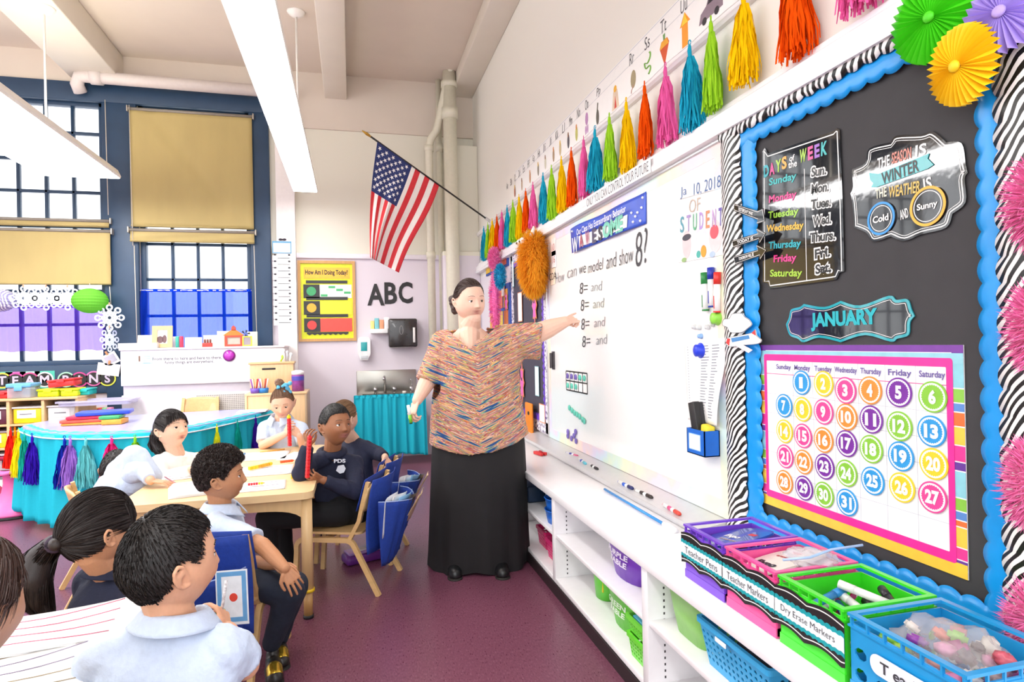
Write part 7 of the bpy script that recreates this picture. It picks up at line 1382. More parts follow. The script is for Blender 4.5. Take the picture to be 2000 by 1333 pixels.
# ---- head surface
bm_ = bmesh.new(); bmesh.ops.create_icosphere(bm_, subdivisions=5, radius=1); ICO = np.array([v.co[:] for v in bm_.verts]); ICOF = [tuple(v.index for v in f.verts) for f in bm_.faces]; bm_.free()
def G(x, s): return np.exp(-(x/s)**2)
def hsurf(d, kid=1, mouth=0., fat=0.):
    """unit directions (n,3) -> head surface points, y forward, z up; adult size"""
    x, y, z = d[:, 0], d[:, 1], d[:, 2]; t = np.clip(-z, 0, 1); u = np.clip(z, 0, 1)
    px = .074*x*(1-.26*t**1.6*(1-.5*fat)); py = .094*y; pz = .112*z
    py = np.where(y < 0, py*(1-.42*t**1.2)*1.04, py*(1-.06*t)); pz = np.where(z < 0, pz*(1.0-.06*kid), pz)
    px = px*(1+.05*kid*G(z+.35, .35)+.12*fat*G(z+.5, .35)); fr = np.clip(y, 0, 1)**.5*(y > 0)
    py = py-.006*G(px, .05)*fr*G(pz-.0, .05)
    ax_ = np.abs(px); dy = -.0085*G(ax_-.031, .015)*G(pz-.002, .012)+.003*G(ax_-.03, .02)*G(pz-.022, .008)
    nl = .021 if not kid else .0185
    dy += nl*G(px, .0085+.004*np.clip((.0-pz)/.03, 0, 1))*np.clip((.016-pz)/.046, 0, 1)**1.2*(1/(1+np.exp(-(pz+.037)/.0022)))
    dy += .0065*G(ax_-.0115, .0065)*G(pz+.031, .0065)
    dy += .006*G(px, .019)*G(pz+.051, .0045)+.007*G(px, .017)*G(pz+.0625, .0050)-.004*G(px, .02)*G(pz+.0568, .0022)-.003*G(px, .012)*G(pz+.072, .005)+.009*G(px, .018)*G(pz+.087, .014)
    dy += mouth*(-.010*G(px, .013)*G(pz+.0565, .0065))
    dy += (.004+.004*kid+.004*fat)*G(ax_-.038, .02)*G(pz+.035, .022)
    py = py+dy*fr
    return np.c_[px, py, pz]
def basis(f, tilt=0, rollv=0):
    """columns X (right of the face seen from behind), Y forward, Z up"""
    f = Vector(f).normalized(); r = f.cross(Vector((0, 0, 1))).normalized(); u = r.cross(f)
    r2 = r*math.cos(rollv)+u*math.sin(rollv); u2 = u*math.cos(rollv)-r*math.sin(rollv); return np.array([[r2.x, f.x, u2.x], [r2.y, f.y, u2.y], [r2.z, f.z, u2.z]])
def f_skin(nt, N, L, b):
    a = N.new('ShaderNodeVertexColor'); a.layer_name = 'Col'; nz = N.new('ShaderNodeTexNoise'); nz.inputs['Scale'].default_value = 60; mx = N.new('ShaderNodeMix'); mx.data_type = 'RGBA'; mx.blend_type = 'MULTIPLY'; mx.inputs[0].default_value = .12
    L.new(a.outputs[0], mx.inputs[6]); L.new(nz.outputs['Fac'], mx.inputs[7]); L.new(mx.outputs[2], b.inputs['Base Color']); b.inputs['Subsurface Weight'].default_value = .12; b.inputs['Subsurface Radius'].default_value = (.012, .005, .003); b.inputs['Subsurface Scale'].default_value = .6
SKIN = nodemat('skin', f_skin, .5)
def lin(h): return np.array(srgb(h)[:3])
def hairmat(hx, var=.45, rough=.5): return mat(hx, rough, var=var, bump=.12, scale=40, stretch=(14, 14, 3))
def ear(m, c, B, s, sd):
    """c head centre, B basis, sd +-1 : concave ear shell"""
    def P(x, y, z): return Vector(np.array(c)+B@np.array([x*sd, y, z])*s)
    pts = [(.072, .004, -.022), (.077, -.004, -.004), (.083, -.012, .012), (.085, -.022, .016), (.086, -.030, .006), (.083, -.029, -.010), (.078, -.020, -.026), (.073, -.008, -.034), (.071, .002, -.032)]
    for a, b in zip(pts, pts[1:]): cap(m, P(*a), .0042*s, P(*b), .0042*s, seg=8, k=2)
    cap(m, P(.070, -.010, -.004), .010*s, P(.074, -.018, -.004), .011*s, seg=10, k=2); cap(m, P(.076, -.018, -.018), .006*s, P(.079, -.022, -.004), .006*s, seg=8, k=2)
def fingers(m, w, d, n, s, curl=(.3, .35, .4, .45), thumb=.4, sd=1, spread=.10, rad_=1):
    """hand: w wrist, d finger direction, n palm normal, s hand length, sd thumb side sign"""
    d = Vector(d).normalized(); n = Vector(n); n = (n-d*n.dot(d)).normalized(); sdv = d.cross(n)*sd; w = Vector(w)
    for t, wd in ((-.16, .085), (-.05, .09), (.06, .09), (.16, .08)): cap(m, w+d*.05*s+sdv*t*s*.6, .095*s*.72, w+d*.50*s+sdv*t*s*1.25, wd*s*.8, seg=10, k=3, flat=(n, .72))
    for i, (off, L_) in enumerate(((.205, .43), (.072, .48), (-.06, .45), (-.185, .36))):
        p = w+d*(.50-.02*abs(i-1.2))*s+sdv*off*s; c = curl[i]; a = 0; r = (.050, .052, .05, .044)[i]*s*rad_; dd = (d+sdv*spread*(1.5-i)).normalized()
        for q, fr_ in enumerate((.45, .32, .25)):
            a += c*(1.0 if q else .8); e = p+(dd*math.cos(a)+n*math.sin(a))*L_*fr_*s; cap(m, p, r, e, r*.9, seg=9, k=2); p = e; r *= .9
    p = w+d*.16*s+sdv*.17*s; q = p+(d*.55+sdv*.65*(1-thumb*.5)+n*.5*thumb).normalized()*.22*s; cap(m, p, .075*s, q, .062*s, seg=10, k=3); e = q+(d*.8+sdv*.2*(1-thumb)+n*.6*thumb).normalized()*.17*s; cap(m, q, .060*s, e, .055*s, seg=9, k=2); cap(m, e, .055*s, e+(d*.85+n*.5*thumb-sdv*.2*thumb).normalized()*.12*s, .045*s, seg=9, k=2)
def head_build(g, c, f, s, skin, hair, style, kid=1, mouth=0., gaze=(0, 0), rollv=0, lips='#c07a70', fat=0., iris='#3a2416', thick=.010, strands=4000, brow=None, extra=None, vox=.0030, hl=None, blush=.5):
    """returns capsule builder with head merged plus closures; hair and eyes are children of g"""
    B = basis(f, rollv=rollv); c = np.array(c); S = s
    def W(p): return c+(np.atleast_2d(p)*S)@B.T
    HP = hsurf(ICO, kid, mouth, fat); m = MB(); m.add([Vector(p) for p in W(HP)], ICOF, True)
    ear(m, c, B, S, 1); ear(m, c, B, S, -1)
    # eyes
    for sd in (-1, 1):
        i = np.argmin(((HP[:, [0, 2]]-np.array([.031*sd, .002]))**2).sum(1)+(HP[:, 1] < 0)*9); ec = HP[i]-np.array([0, .0082, 0]); R_ = .0128
        gz = np.array([gaze[0], 1, gaze[1]]); gz = gz/np.linalg.norm(gz); e = MB(); e.ball(W(ec)[0], R_*S, sub=3); eo = None
        vs = np.array([v[:] for v in e.v]); loc = ((vs-c)@B)/S-ec; loc /= np.linalg.norm(loc, axis=1)[:, None]; ang = (loc@gz); mi = []
        for fc in e.f: a_ = ang[list(fc)].mean(); mi.append(2 if a_ > .94 else 1 if a_ > .72 else 0)
        npmesh('eye', vs, e.f, [mat('#e9e4e0', .2, var=.01), mat(iris, .15, var=.1), mat('#0c0808', .1)], g, mi=mi)
        lv = W(ec)[0]; d2 = ICO; sel = (d2[:, 2] > .34)*(d2[:, 1] > .1); lid = [fc for fc in ICOF if all(sel[list(fc)])]; idx = sorted({q for fc in lid for q in fc}); mp = {q: k for k, q in enumerate(idx)}
        lp = W(ec+d2[idx]*R_*1.09); npmesh('eyelid', lp, [tuple(mp[q] for q in fc) for fc in lid], mat(skin_hex[g.name], .5, sss=.1), g)
        lash = [ec+np.array([R_*1.12*math.sin(a)*.93, R_*1.12*math.cos(a)*.94, .35*R_]) for a in np.linspace(-1.25, 1.25, 12)]; e = MB(); e.tube([Vector(p) for p in W(np.array(lash))], .0009*S, 6); npmesh('eyelash', np.array([v[:] for v in e.v]), e.f, mat('#1a1210', .6), g)
        bx = np.linspace(.014, .046, 10); bz = .0240+.0032*np.sin((bx-.014)/.032*PI)-.0015*(bx-.014)/.032; bp = []
        for x_, z_ in zip(bx, bz): i = np.argmin((HP[:, 0]-x_*sd)**2+(HP[:, 2]-z_)**2+(HP[:, 1] < 0)*9); bp.append(HP[i]+np.array([0, .0006, 0]))
        bp = np.array(bp); bp[:, 0] = bx*sd; bp[:, 2] = bz; e = MB(); e.tube([Vector(p) for p in W(bp)], [S*.0024*(1-.6*abs(k/9-.35)) for k in range(10)], 6, flat=.5); npmesh('eyebrow', np.array([v[:] for v in e.v]), e.f, mat(brow or hair, .8, var=.2), g)
    # hair cap
    base = np.array([(0, .064), (30, .060), (52, .044), (68, .018), (80, .006), (98, .012), (112, -.030), (135, -.052), (180, -.058)]) if hl is None else np.array(hl)
    def hmask(p): ph = np.degrees(np.arctan2(np.abs(p[:, 0]), p[:, 1])); zl = np.interp(ph, base[:, 0], base[:, 1]); return np.clip((p[:, 2]-zl)/.008, 0, 1)
    HM = hmask(HP); nrm = HP-np.array([0, -.01, 0]); nrm /= np.linalg.norm(nrm, axis=1)[:, None]
    nn = np.array([noise.noise(Vector(p*42)) for p in HP])*(.0008 if style == 'short' else .0016) if style != 'curly' else np.array([noise.noise(Vector(p*70))+.6*noise.noise(Vector(p*130)) for p in HP])*.008
    th = thick*HM**.6-.010*(1-HM)+nn*HM
    if style == 'short': th = th+.004*HM*np.clip(HP[:, 2]/.1, 0, 1)
    if style == 'curly': th = th+(.018*np.clip((HP[:, 2]-.02)/.08, 0, 1)-.005*(1-np.clip(HP[:, 2]/.05, 0, 1)))*HM
    hp = HP+nrm*th[:, None]; hm = hairmat(hair); H = npmesh('hair', W(hp), ICOF, hm, g)
    if strands:
        rs_ = np.random.RandomState(int(abs(c[0])*1000) % 9999); k = np.where(HM > .5)[0]; k = rs_.choice(k, strands); d = ICO[k]+rs_.normal(0, .012, (strands, 3)); K = 5; path = []
        if style == 'short': knot = None; Ls = rs_.uniform(.05, .11, strands)
        elif style == 'curly': knot = None; Ls = rs_.uniform(.15, .3, strands)
        else: knot = np.array(extra['knot']); Ls = rs_.uniform(.25, .6, strands)
        crown = np.array([.1, -.45, .9]); crown /= np.linalg.norm(crown); lift = rs_.uniform(.0003, .0018, strands); ph = rs_.uniform(0, 6, strands)
        for j in range(K+1):
            dn = d/np.linalg.norm(d, axis=1)[:, None]; p = hsurf(dn, kid, 0, fat); mk = hmask(p); nv = p-np.array([0, -.01, 0]); nv /= np.linalg.norm(nv, axis=1)[:, None]; t = j/K
            off = (thick+lift)*np.clip(mk+.5, 0, 1)+(.0008 if style == 'short' else .001)*t+(.004*np.clip(p[:, 2]/.1, 0, 1) if style == 'short' else 0)
            if style == 'curly': off = off+.001+.018*np.clip((p[:, 2]-.02)/.08, 0, 1)-.005*(1-np.clip(p[:, 2]/.05, 0, 1))+(.006*np.sin(ph+t*8)+.004*np.sin(ph*3+t*5))*np.clip(.3+p[:, 2]/.06, .2, 1)
            path.append(W(p+nv*off[:, None]))
            if style == 'curly': step = np.c_[np.sin(ph+t*9), np.cos(ph*1.7+t*7), np.sin(ph*2.3-t*8)]*.5
            elif knot is None: step = dn-crown*(dn@crown)[:, None]; step = step+np.array([0, .35, -.1])*(dn[:, 1:2] > -.2)
            else: step = knot/np.linalg.norm(knot)-dn
            step = step-dn*(step*dn).sum(1)[:, None]; step /= np.linalg.norm(step, axis=1)[:, None]+1e-6; d = dn+step*(Ls/K)[:, None]
        ribbons(g, path, .0009*S if style != 'curly' else .0011*S, hm, rs_)
    return m, B, W, S
def fringe(g, W, S, hm, n, kid=1, reach=.30, spread=.75, seed=0, back=0):
    rr = np.random.RandomState(seed); d = np.c_[rr.uniform(-spread, spread, n), rr.uniform(.55, .8, n), rr.uniform(.62, .8, n)]; L_ = rr.uniform(.6, 1.05, n)*reach; path = []; K = 6; tgt = np.c_[d[:, 0]*1.6, np.ones(n)*.9, -np.ones(n)*.9]
    for j in range(K):
        dn = d/np.linalg.norm(d, axis=1)[:, None]; p = hsurf(dn, kid); nv = p/np.linalg.norm(p, axis=1)[:, None]; path.append(W(p+nv*(.013-.004*j/(K-1)))); st = tgt-dn*(tgt*dn).sum(1)[:, None]; st /= np.linalg.norm(st, axis=1)[:, None]; d = dn+st*(L_/K)[:, None]
    ribbons(g, path, .0016*S, hm, rr, 'fringe')
def ribbons(g, path, w, mt, rs_, name='hair_strands', taper=True):
    P = np.array(path); K, n, _ = P.shape; tg = P[-1]-P[0]; tg /= np.linalg.norm(tg, axis=1)[:, None]+1e-9; sv = np.cross(tg, rs_.normal(0, 1, (n, 3))); sv /= np.linalg.norm(sv, axis=1)[:, None]+1e-9
    V = []
    for j in range(K): ww = w*(1-(.75*(j/(K-1))**2 if taper else 0)); V += [P[j]-sv*ww, P[j]+sv*ww]
    V = np.stack(V, 1).reshape(-1, 3); F = []
    for i in range(n):
        b = i*2*K
        for j in range(K-1): F.append((b+2*j, b+2*j+1, b+2*j+3, b+2*j+2))
    return npmesh(name, V, F, mt, g, kind='stuff')
skin_hex = {}
def person(label, loc, skin, group=None): g = thing('person', label, 'person', loc, group); skin_hex[g.name] = skin; return g
def finish_body(g, m, vox, skin, heads, lips='#b9736a', kid=1, blush=.5, kw_m=0):
    co, f, nr = remesh(m, vox, 1, .4); col = np.tile(lin(skin), (len(co), 1))
    for (c, B, S) in heads:
        p = ((co-np.array(c))@B)/S; fr_ = p[:, 1] > .04
        lm = (G(p[:, 0], .023)*(G(p[:, 2]+.051, .0045)+G(p[:, 2]+.0625, .0052)).clip(0, 1)*fr_*(np.abs(p[:, 0]) < .027)).clip(0, 1)[:, None]*.85; col = col*(1-lm)+lin(lips)*lm
        bl = (G(np.abs(p[:, 0])-.042, .02)*G(p[:, 2]+.03, .022)*fr_*.35*blush)[:, None]; col = col*(1-bl)+col*np.array([1.05, .72, .68])*bl
        inn = (G(p[:, 0], .012)*G(p[:, 2]+.0568, .0022+.003*kw_m)*fr_*(.25+.35*kw_m))[:, None]; col = col*(1-inn)+lin('#5a2a26')*inn
    return npmesh('body', co, f, SKIN, g, col=col)
def cloth(g, name, m, vox, mt, amp=.004, fr=14, seed=0, smooth=5, cut=None, stretch=(1, 1, .5), off=0, label=None, mats=None, thick=0):
    co, f, nr = remesh(m, vox, smooth, .5); n = np.array([noise.noise(Vector((p[0]*fr*stretch[0]+seed, p[1]*fr*stretch[1], p[2]*fr*stretch[2])))+.5*noise.noise(Vector((p[0]*fr*2.3+seed, p[1]*fr*2.3, p[2]*fr*1.6))) for p in co]); n = np.sign(n)*np.abs(n)**.8
    co = co+nr*(n*amp+off)[:, None]
    if cut is not None:
        keep = ~cut(co); f = [q for q in f if all(keep[list(q)])]; use = np.zeros(len(co), bool); 
        for q in f: use[list(q)] = True
        mp = np.cumsum(use)-1; co = co[use]; f = [tuple(int(mp[i]) for i in q) for q in f]
    o = npmesh(name, co, f, mt, g, label=label)
    if thick: solidify(o, thick, -1)
    return o
def torso(m, pel, neck, lv, fwd, w=(.10, .10, .12, .125, .06), d=(.085, .085, .08, .07, .05), ts=(0, .35, .68, .86, 1.0), seg=24, lo=.04):
    """lofted trunk between pelvis and neck base"""
    pel, neck, lv, fwd = Vector(pel), Vector(neck), Vector(lv).normalized(), Vector(fwd).normalized(); ax = (neck-pel); up_ = ax.normalized(); V = []; K = 16
    tt = [-lo/ax.length]+list(np.linspace(0, 1, K))
    for t in tt:
        wt = np.interp(t, ts, w)*(1 if t >= 0 else .6); dt = np.interp(t, ts, d)*(1 if t >= 0 else .6); c = pel+ax*t
        for i in range(seg): a = 2*PI*i/seg; V.append(c+lv*math.cos(a)*wt+fwd*math.sin(a)*dt)
    n = len(tt); m.add(V, [(j*seg+i, j*seg+(i+1) % seg, (j+1)*seg+(i+1) % seg, (j+1)*seg+i) for j in range(n-1) for i in range(seg)]+[tuple(range(seg))[::-1], tuple((n-1)*seg+i for i in range(seg))], True)
def collar(g, c, up_, fwd, r, mt, h=.026, flare=.03, label=None):
    """open polo collar around a neck point"""
    up_ = Vector(up_).normalized(); fwd = Vector(fwd); fwd = (fwd-up_*fwd.dot(up_)).normalized(); sd = fwd.cross(up_); m = MB()
    def fn(s, t):
        a = PI/2+.28+(2*PI-.56)*s; q = abs(s-.5)*2; rr = r*(1+.10*t)+flare*max(0, t-.35)/.65*(.75+.5*q**3); hh = h*math.sin(min(1, t/.4)*PI/2)-(max(0, t-.4)/.6)*(h*1.25+.022*q**4)-.018*q**3
        return Vector(c)+(sd*math.cos(a)+fwd*math.sin(a))*rr+up_*hh
    m.grid(fn, 48, 9); o = part('collar', m, mt, g, label=label); solidify(o, .003); return o
def tube_hair(g, pts, rs, mt, n, jit, seed=0, name='ponytail', w=.0011):
    m = MB(); chain(m, pts, rs); co, f, nr = remesh(m, .005, 4); o = npmesh(name, co, f, mt, g); rr = np.random.RandomState(seed); P = np.array([Vector(p)[:] for p in pts]); ts = np.linspace(0, 1, len(pts)); K = 9; path = []
    a = rr.uniform(0, 2*PI, n); q = rr.uniform(.75, 1.12, n); a2 = rr.normal(0, .3, n); st = rr.uniform(0, .35, n); en = rr.uniform(.8, 1.06, n)
    for j in range(K):
        t = st+(en-st)*j/(K-1); c = np.stack([np.interp(t, ts, P[:, i]) for i in range(3)], 1); R = np.interp(t, ts, rs); dvec = P[-1]-P[0]; dvec = dvec/np.linalg.norm(dvec); e1 = np.cross(dvec, [0.3, .2, 1]); e1 /= np.linalg.norm(e1); e2 = np.cross(dvec, e1); aa = a+a2*t
        path.append(c+(e1*np.cos(aa)[:, None]+e2*np.sin(aa)[:, None])*(R*q*1.02+jit*np.sin(t*9+a*3))[:, None])
    ribbons(g, path, w, mt, rr); return o
RTV = Vector(rt); FWV = Vector((fw.x, fw.y, 0)).normalized(); RTH = Vector((RTV.x, RTV.y, 0)).normalized(); UP = Vector((0, 0, 1))
def dirv(r, f, u=0): return (RTH*r+FWV*f+UP*u).normalized()   # right in the photo, away from camera, up
POLO = mat('#c6d4e8', .85, var=.04, bump=.25, scale=90); NAVYC = mat('#1b2038', .85, var=.1, bump=.2, scale=70); DKPANT = mat('#1f2636', .85, var=.1, bump=.2, scale=60); BLK = mat('#0e0e12', .85, var=.1)
def shoe(g, heel, toe, w, hexc, name='shoe', **kw):
    m = MB(); heel, toe = Vector(heel), Vector(toe); d = (toe-heel); cap(m, heel+UP*.03, w*.9, heel+d*.45+UP*.035, w); cap(m, heel+d*.45+UP*.03, w, toe-d*.12+UP*.022, w*.95); cap(m, heel+UP*.06, w*.8, heel+UP*.03, w*.9); co, f, nr = remesh(m, .005, 3); co[:, 2] = np.maximum(co[:, 2], min(heel.z, toe.z)+.012); npmesh(name, co, f, mat(hexc, .35, var=.2), g, **kw)
    m = MB(); cap(m, heel, w*1.0, toe-d*.08, w*1.02, flat=((0, 0, 1), .3)); m.v = [Vector((v.x, v.y, max(v.z, .001))) for v in m.v]; part('sole', m, mat('#26221f', .7), g)
# ---------------------------------------------------------------- teacher
D = 3.55
def A(u, v, d=D): return at(u, v, d)
hc = A(917, 588); sk = '#f0c4ac'
g = person('woman teacher in a multicoloured knitted sweater and long black skirt pointing at the whiteboard', A(930, 1100), sk)
fdir = dirv(.52, -.85, -.08)
hm = hairmat('#43302a', .5)
m, B, W, S = head_build(g, hc, fdir, 1.10, sk, '#43302a', 'pulled', kid=0, mouth=.55, gaze=(-.25, -.18), rollv=-.05, fat=.9, thick=.006, strands=3000, extra={'knot': (.0, -.9, -.35)}, lips='#b8605c', iris='#5a4a3a', brow='#5a4036', hl=[(0, .070), (35, .066), (60, .045), (75, .02), (88, .01), (105, .012), (120, -.035), (180, -.06)])
neck = A(918, 640, D+.03); chest = A(925, 700, D)
cap(m, Vector(W([0, -.02, -.06])[0]), .060, neck+UP*-.01, .066); cap(m, Vector(W([0, .035, -.092])[0]), .046, Vector(W([0, .005, -.125])[0]), .062)
torso(m, A(930, 850, D+.02), neck, RTH, FWV, w=(.2, .19, .2, .165, .06), d=(.14, .13, .13, .085, .05)); cap(m, A(900, 682, D-.045), .055, A(942, 682, D-.045), .055); cap(m, A(917, 655, D-.01), .062, A(919, 690, D-.075), .05); cap(m, A(885, 672, D+.05), .045, A(955, 668, D+.05), .045)
shL, shR = A(988, 655, D+.03), A(868, 665, D+.03)
elL, elR = A(1040, 655, 3.55), A(838, 740, D-.05); wrL, wrR = A(1104, 629, 3.53), A(815, 782, D-.14)
tip = onx(1153, 612, 1.385); dW = (tip-wrL).normalized()
chain(m, [shL, elL, elL.lerp(wrL, .5), wrL], [.066, .064, .054, .033]); chain(m, [shR, elR, elR.lerp(wrR, .5), wrR], [.06, .052, .042, .029])
# pointing hand: index out, others curled
fingers(m, wrL, dW, (dirv(-.2, .5, -.8)), .165, curl=(.04, 1.15, 1.25, 1.3), thumb=.7, sd=1)
hdR = (A(805, 806, D-.17)-wrR).normalized(); fingers(m, wrR, hdR, dirv(.6, .5, 0), .16, curl=(.75, .85, .9, .95), thumb=.9, sd=-1)
finish_body(g, m, .003, sk, [(hc, B, S)], '#b8605c', kid=0, blush=.5, kw_m=.6)
# low bun behind, loose hair
cb = Vector(W([.035, -.085, -.035])[0]); mm = MB(); cap(mm, Vector(W([-.02, -.09, -.0])[0]), .036, Vector(W([-.055, -.075, -.035])[0]), .036); cap(mm, A(886, 586, D+.05), .030, A(890, 606, D+.05), .026); co, f, nr = remesh(mm, .004, 3); co += nr*np.array([noise.noise(Vector(p*60))*.006 for p in co])[:, None]; npmesh('hair_bun', co, f, hm, g)
tube_hair(g, [W([-.066, -.03, .0])[0], W([-.075, -.055, -.04])[0], W([-.066, -.06, -.085])[0]], [.018, .021, .008], hm, 260, .004, 4, 'hair_lock')
def f_knit(nt, N, L, b):
    tc = N.new('ShaderNodeTexCoord'); mp = N.new('ShaderNodeMapping'); mp.inputs['Scale'].default_value = (2.4, 2.4, 30); nz = N.new('ShaderNodeTexNoise'); nz.inputs['Scale'].default_value = 2.6; nz.inputs['Detail'].default_value = 1; nz.inputs['Distortion'].default_value = .1
    sp = N.new('ShaderNodeSeparateXYZ'); ab = N.new('ShaderNodeMath'); ab.operation = 'ABSOLUTE'; ml = N.new('ShaderNodeMath'); ml.operation = 'MULTIPLY'; ml.inputs[1].default_value = .45; ad = N.new('ShaderNodeMath'); ad.operation = 'ADD'; cb_ = N.new('ShaderNodeCombineXYZ')
    L.new(tc.outputs['Object'], sp.inputs[0]); L.new(sp.outputs[0], ab.inputs[0]); L.new(ab.outputs[0], ml.inputs[0]); sb = N.new('ShaderNodeMath'); sb.operation = 'SUBTRACT'; L.new(sp.outputs[2], sb.inputs[0]); L.new(ml.outputs[0], sb.inputs[1])
    L.new(sp.outputs[0], cb_.inputs[0]); L.new(sp.outputs[1], cb_.inputs[1]); L.new(sb.outputs[0], cb_.inputs[2]); L.new(cb_.outputs[0], mp.inputs[0]); L.new(mp.outputs[0], nz.inputs['Vector'])
    r = ramp(N, [(0, '#26508c'), (.34, '#26508c'), (.38, '#8cc28c'), (.415, '#d84a78'), (.445, '#f2dc86'), (.47, '#a81f34'), (.495, '#f0dcc0'), (.52, '#c8324a'), (.545, '#2f8498'), (.57, '#f08a34'), (.595, '#8c2a5c'), (.63, '#d8d46a'), (.67, '#5a3480'), (.73, '#ee9a8a')])
    L.new(nz.outputs['Fac'], r.inputs[0]); L.new(r.outputs[0], b.inputs['Base Color']); w = N.new('ShaderNodeTexWave'); w.bands_direction = 'Z'; w.inputs['Scale'].default_value = 55; w.inputs['Distortion'].default_value = 2; bp = N.new('ShaderNodeBump'); bp.inputs['Strength'].default_value = .5; bp.inputs['Distance'].default_value = .006
    L.new(cb_.outputs[0], w.inputs[0]); L.new(w.outputs['Fac'], bp.inputs['Height']); L.new(bp.outputs[0], b.inputs['Normal'])
KNIT = nodemat('multicolour_knit', f_knit, .9)
m = MB(); rows = [(640, 925, .11, .08), (650, 928, .18, .11), (668, 930, .215, .14), (700, 930, .235, .165), (740, 930, .25, .185), (780, 931, .255, .19), (820, 933, .275, .195), (845, 935, .285, .20), (858, 936, .288, .20)]
V = []
for v, u, w_, d_ in rows:
    c = A(u, v, D+.01)
    for i in range(40): a = 2*PI*i/40; V.append(c+RTH*math.cos(a)*w_+FWV*math.sin(a)*d_-UP*(.06*max(0, -math.sin(a))**3*(1 if v > 850 else 0)+.006*math.sin(a*14)*(v > 850))+UP*(.02*math.cos(a)*(v > 830)))
n = len(rows); m.add(V, [(j*40+i, j*40+(i+1) % 40, (j+1)*40+(i+1) % 40, (j+1)*40+i) for j in range(n-1) for i in range(40)]+[tuple(range(40))[::-1], tuple((n-1)*40+i for i in range(40))], True)
cL = A(1058, 668, 3.54); cap(m, A(975, 662, D+.01), .085, A(1000, 668, D+.01), .092); cone(m, A(990, 664, D+.01), .092, cL, .112, 24); cap(m, A(985, 720, D), .08, A(1000, 680, D), .09)
cap(m, A(890, 668, D+.02), .08, A(868, 672, D+.02), .086); cap(m, A(868, 672, D+.02), .086, A(860, 700, D), .085); cone(m, A(864, 690, D+.01), .086, A(838, 748, D-.05), .080, 24); cap(m, A(890, 700, D), .1, A(885, 760, D), .12)
CF = A(838, 748, D-.05); CFD = np.array((CF-A(864, 690, D+.01)).normalized())
def vcut(co):
    q = co-np.array(A(920, 640, D)); x = q@np.array(RTH); z = q[:, 2]; y = q@np.array(FWV); top = (z > -.115+abs(x-.0)*.80)*(y < .05)*(np.abs(x) < .135)*(z > -.14); arm = (co-np.array(cL))@np.array((cL-A(1000, 668, D)).normalized()); return (top & (z > -.14)) | (arm > .004) | ((z > -.02)*(np.abs(x) < .085)) | ((((co-np.array(CF))@CFD) > .003)*(np.linalg.norm(co-np.array(CF), axis=1) < .095)*(((co-np.array(CF))@np.array(RTH)) < .07))
cloth(g, 'sweater', m, .008, KNIT, .005, 9, 3, 4, cut=vcut, thick=.005)
m = MB(); V = []; rows = [(835, .26, .17), (870, .27, .185), (920, .275, .2), (980, .28, .205), (1040, .285, .215), (1075, .288, .22), (1097, .292, .222)]
for k, (v, w_, d_) in enumerate(rows):
    c = A(934, v, D+.02)
    for i in range(90): a = 2*PI*i/90; fo = 1+.035*(k/6)*math.sin(a*9+.6)+.02*(k/6)*math.sin(a*17); V.append(c+RTH*math.cos(a)*w_*fo+FWV*math.sin(a)*d_*fo-UP*(.012*math.sin(a*5)*(k == 6)))
m.add(V, [(j*90+i, j*90+(i+1) % 90, (j+1)*90+(i+1) % 90, (j+1)*90+i) for j in range(6) for i in range(90)]+[tuple(range(90))[::-1]], True); part('skirt', m, mat('#141113', .8, var=.15, scale=12), g)
for u_, sd in ((893, -1), (985, 1)): c = A(u_, 1098, D-.18); shoe(g, Vector((c.x, c.y+.12, .0)), Vector((c.x-.02, c.y-.05, .0)), .04, '#17181a')
mk = thing('dry_erase_marker', 'green-capped marker held in the lowered hand of the teacher', 'marker', A(800, 810, D-.19)); a_, b_ = A(797, 792, D-.2), A(803, 828, D-.19)
m = MB(); m.tube([a_, a_.lerp(b_, .55)], .0085, 12); part('barrel', m, PAPER, mk); m = MB(); m.tube([a_.lerp(b_, .52), b_.lerp(a_, .06)], .009, 12); part('green_sleeve', m, mat('#7bd03a', .4), mk); m = MB(); m.tube([b_.lerp(a_, .08), b_], .0085, 12); part('end_plug', m, mat('#1d4a26', .4), mk)
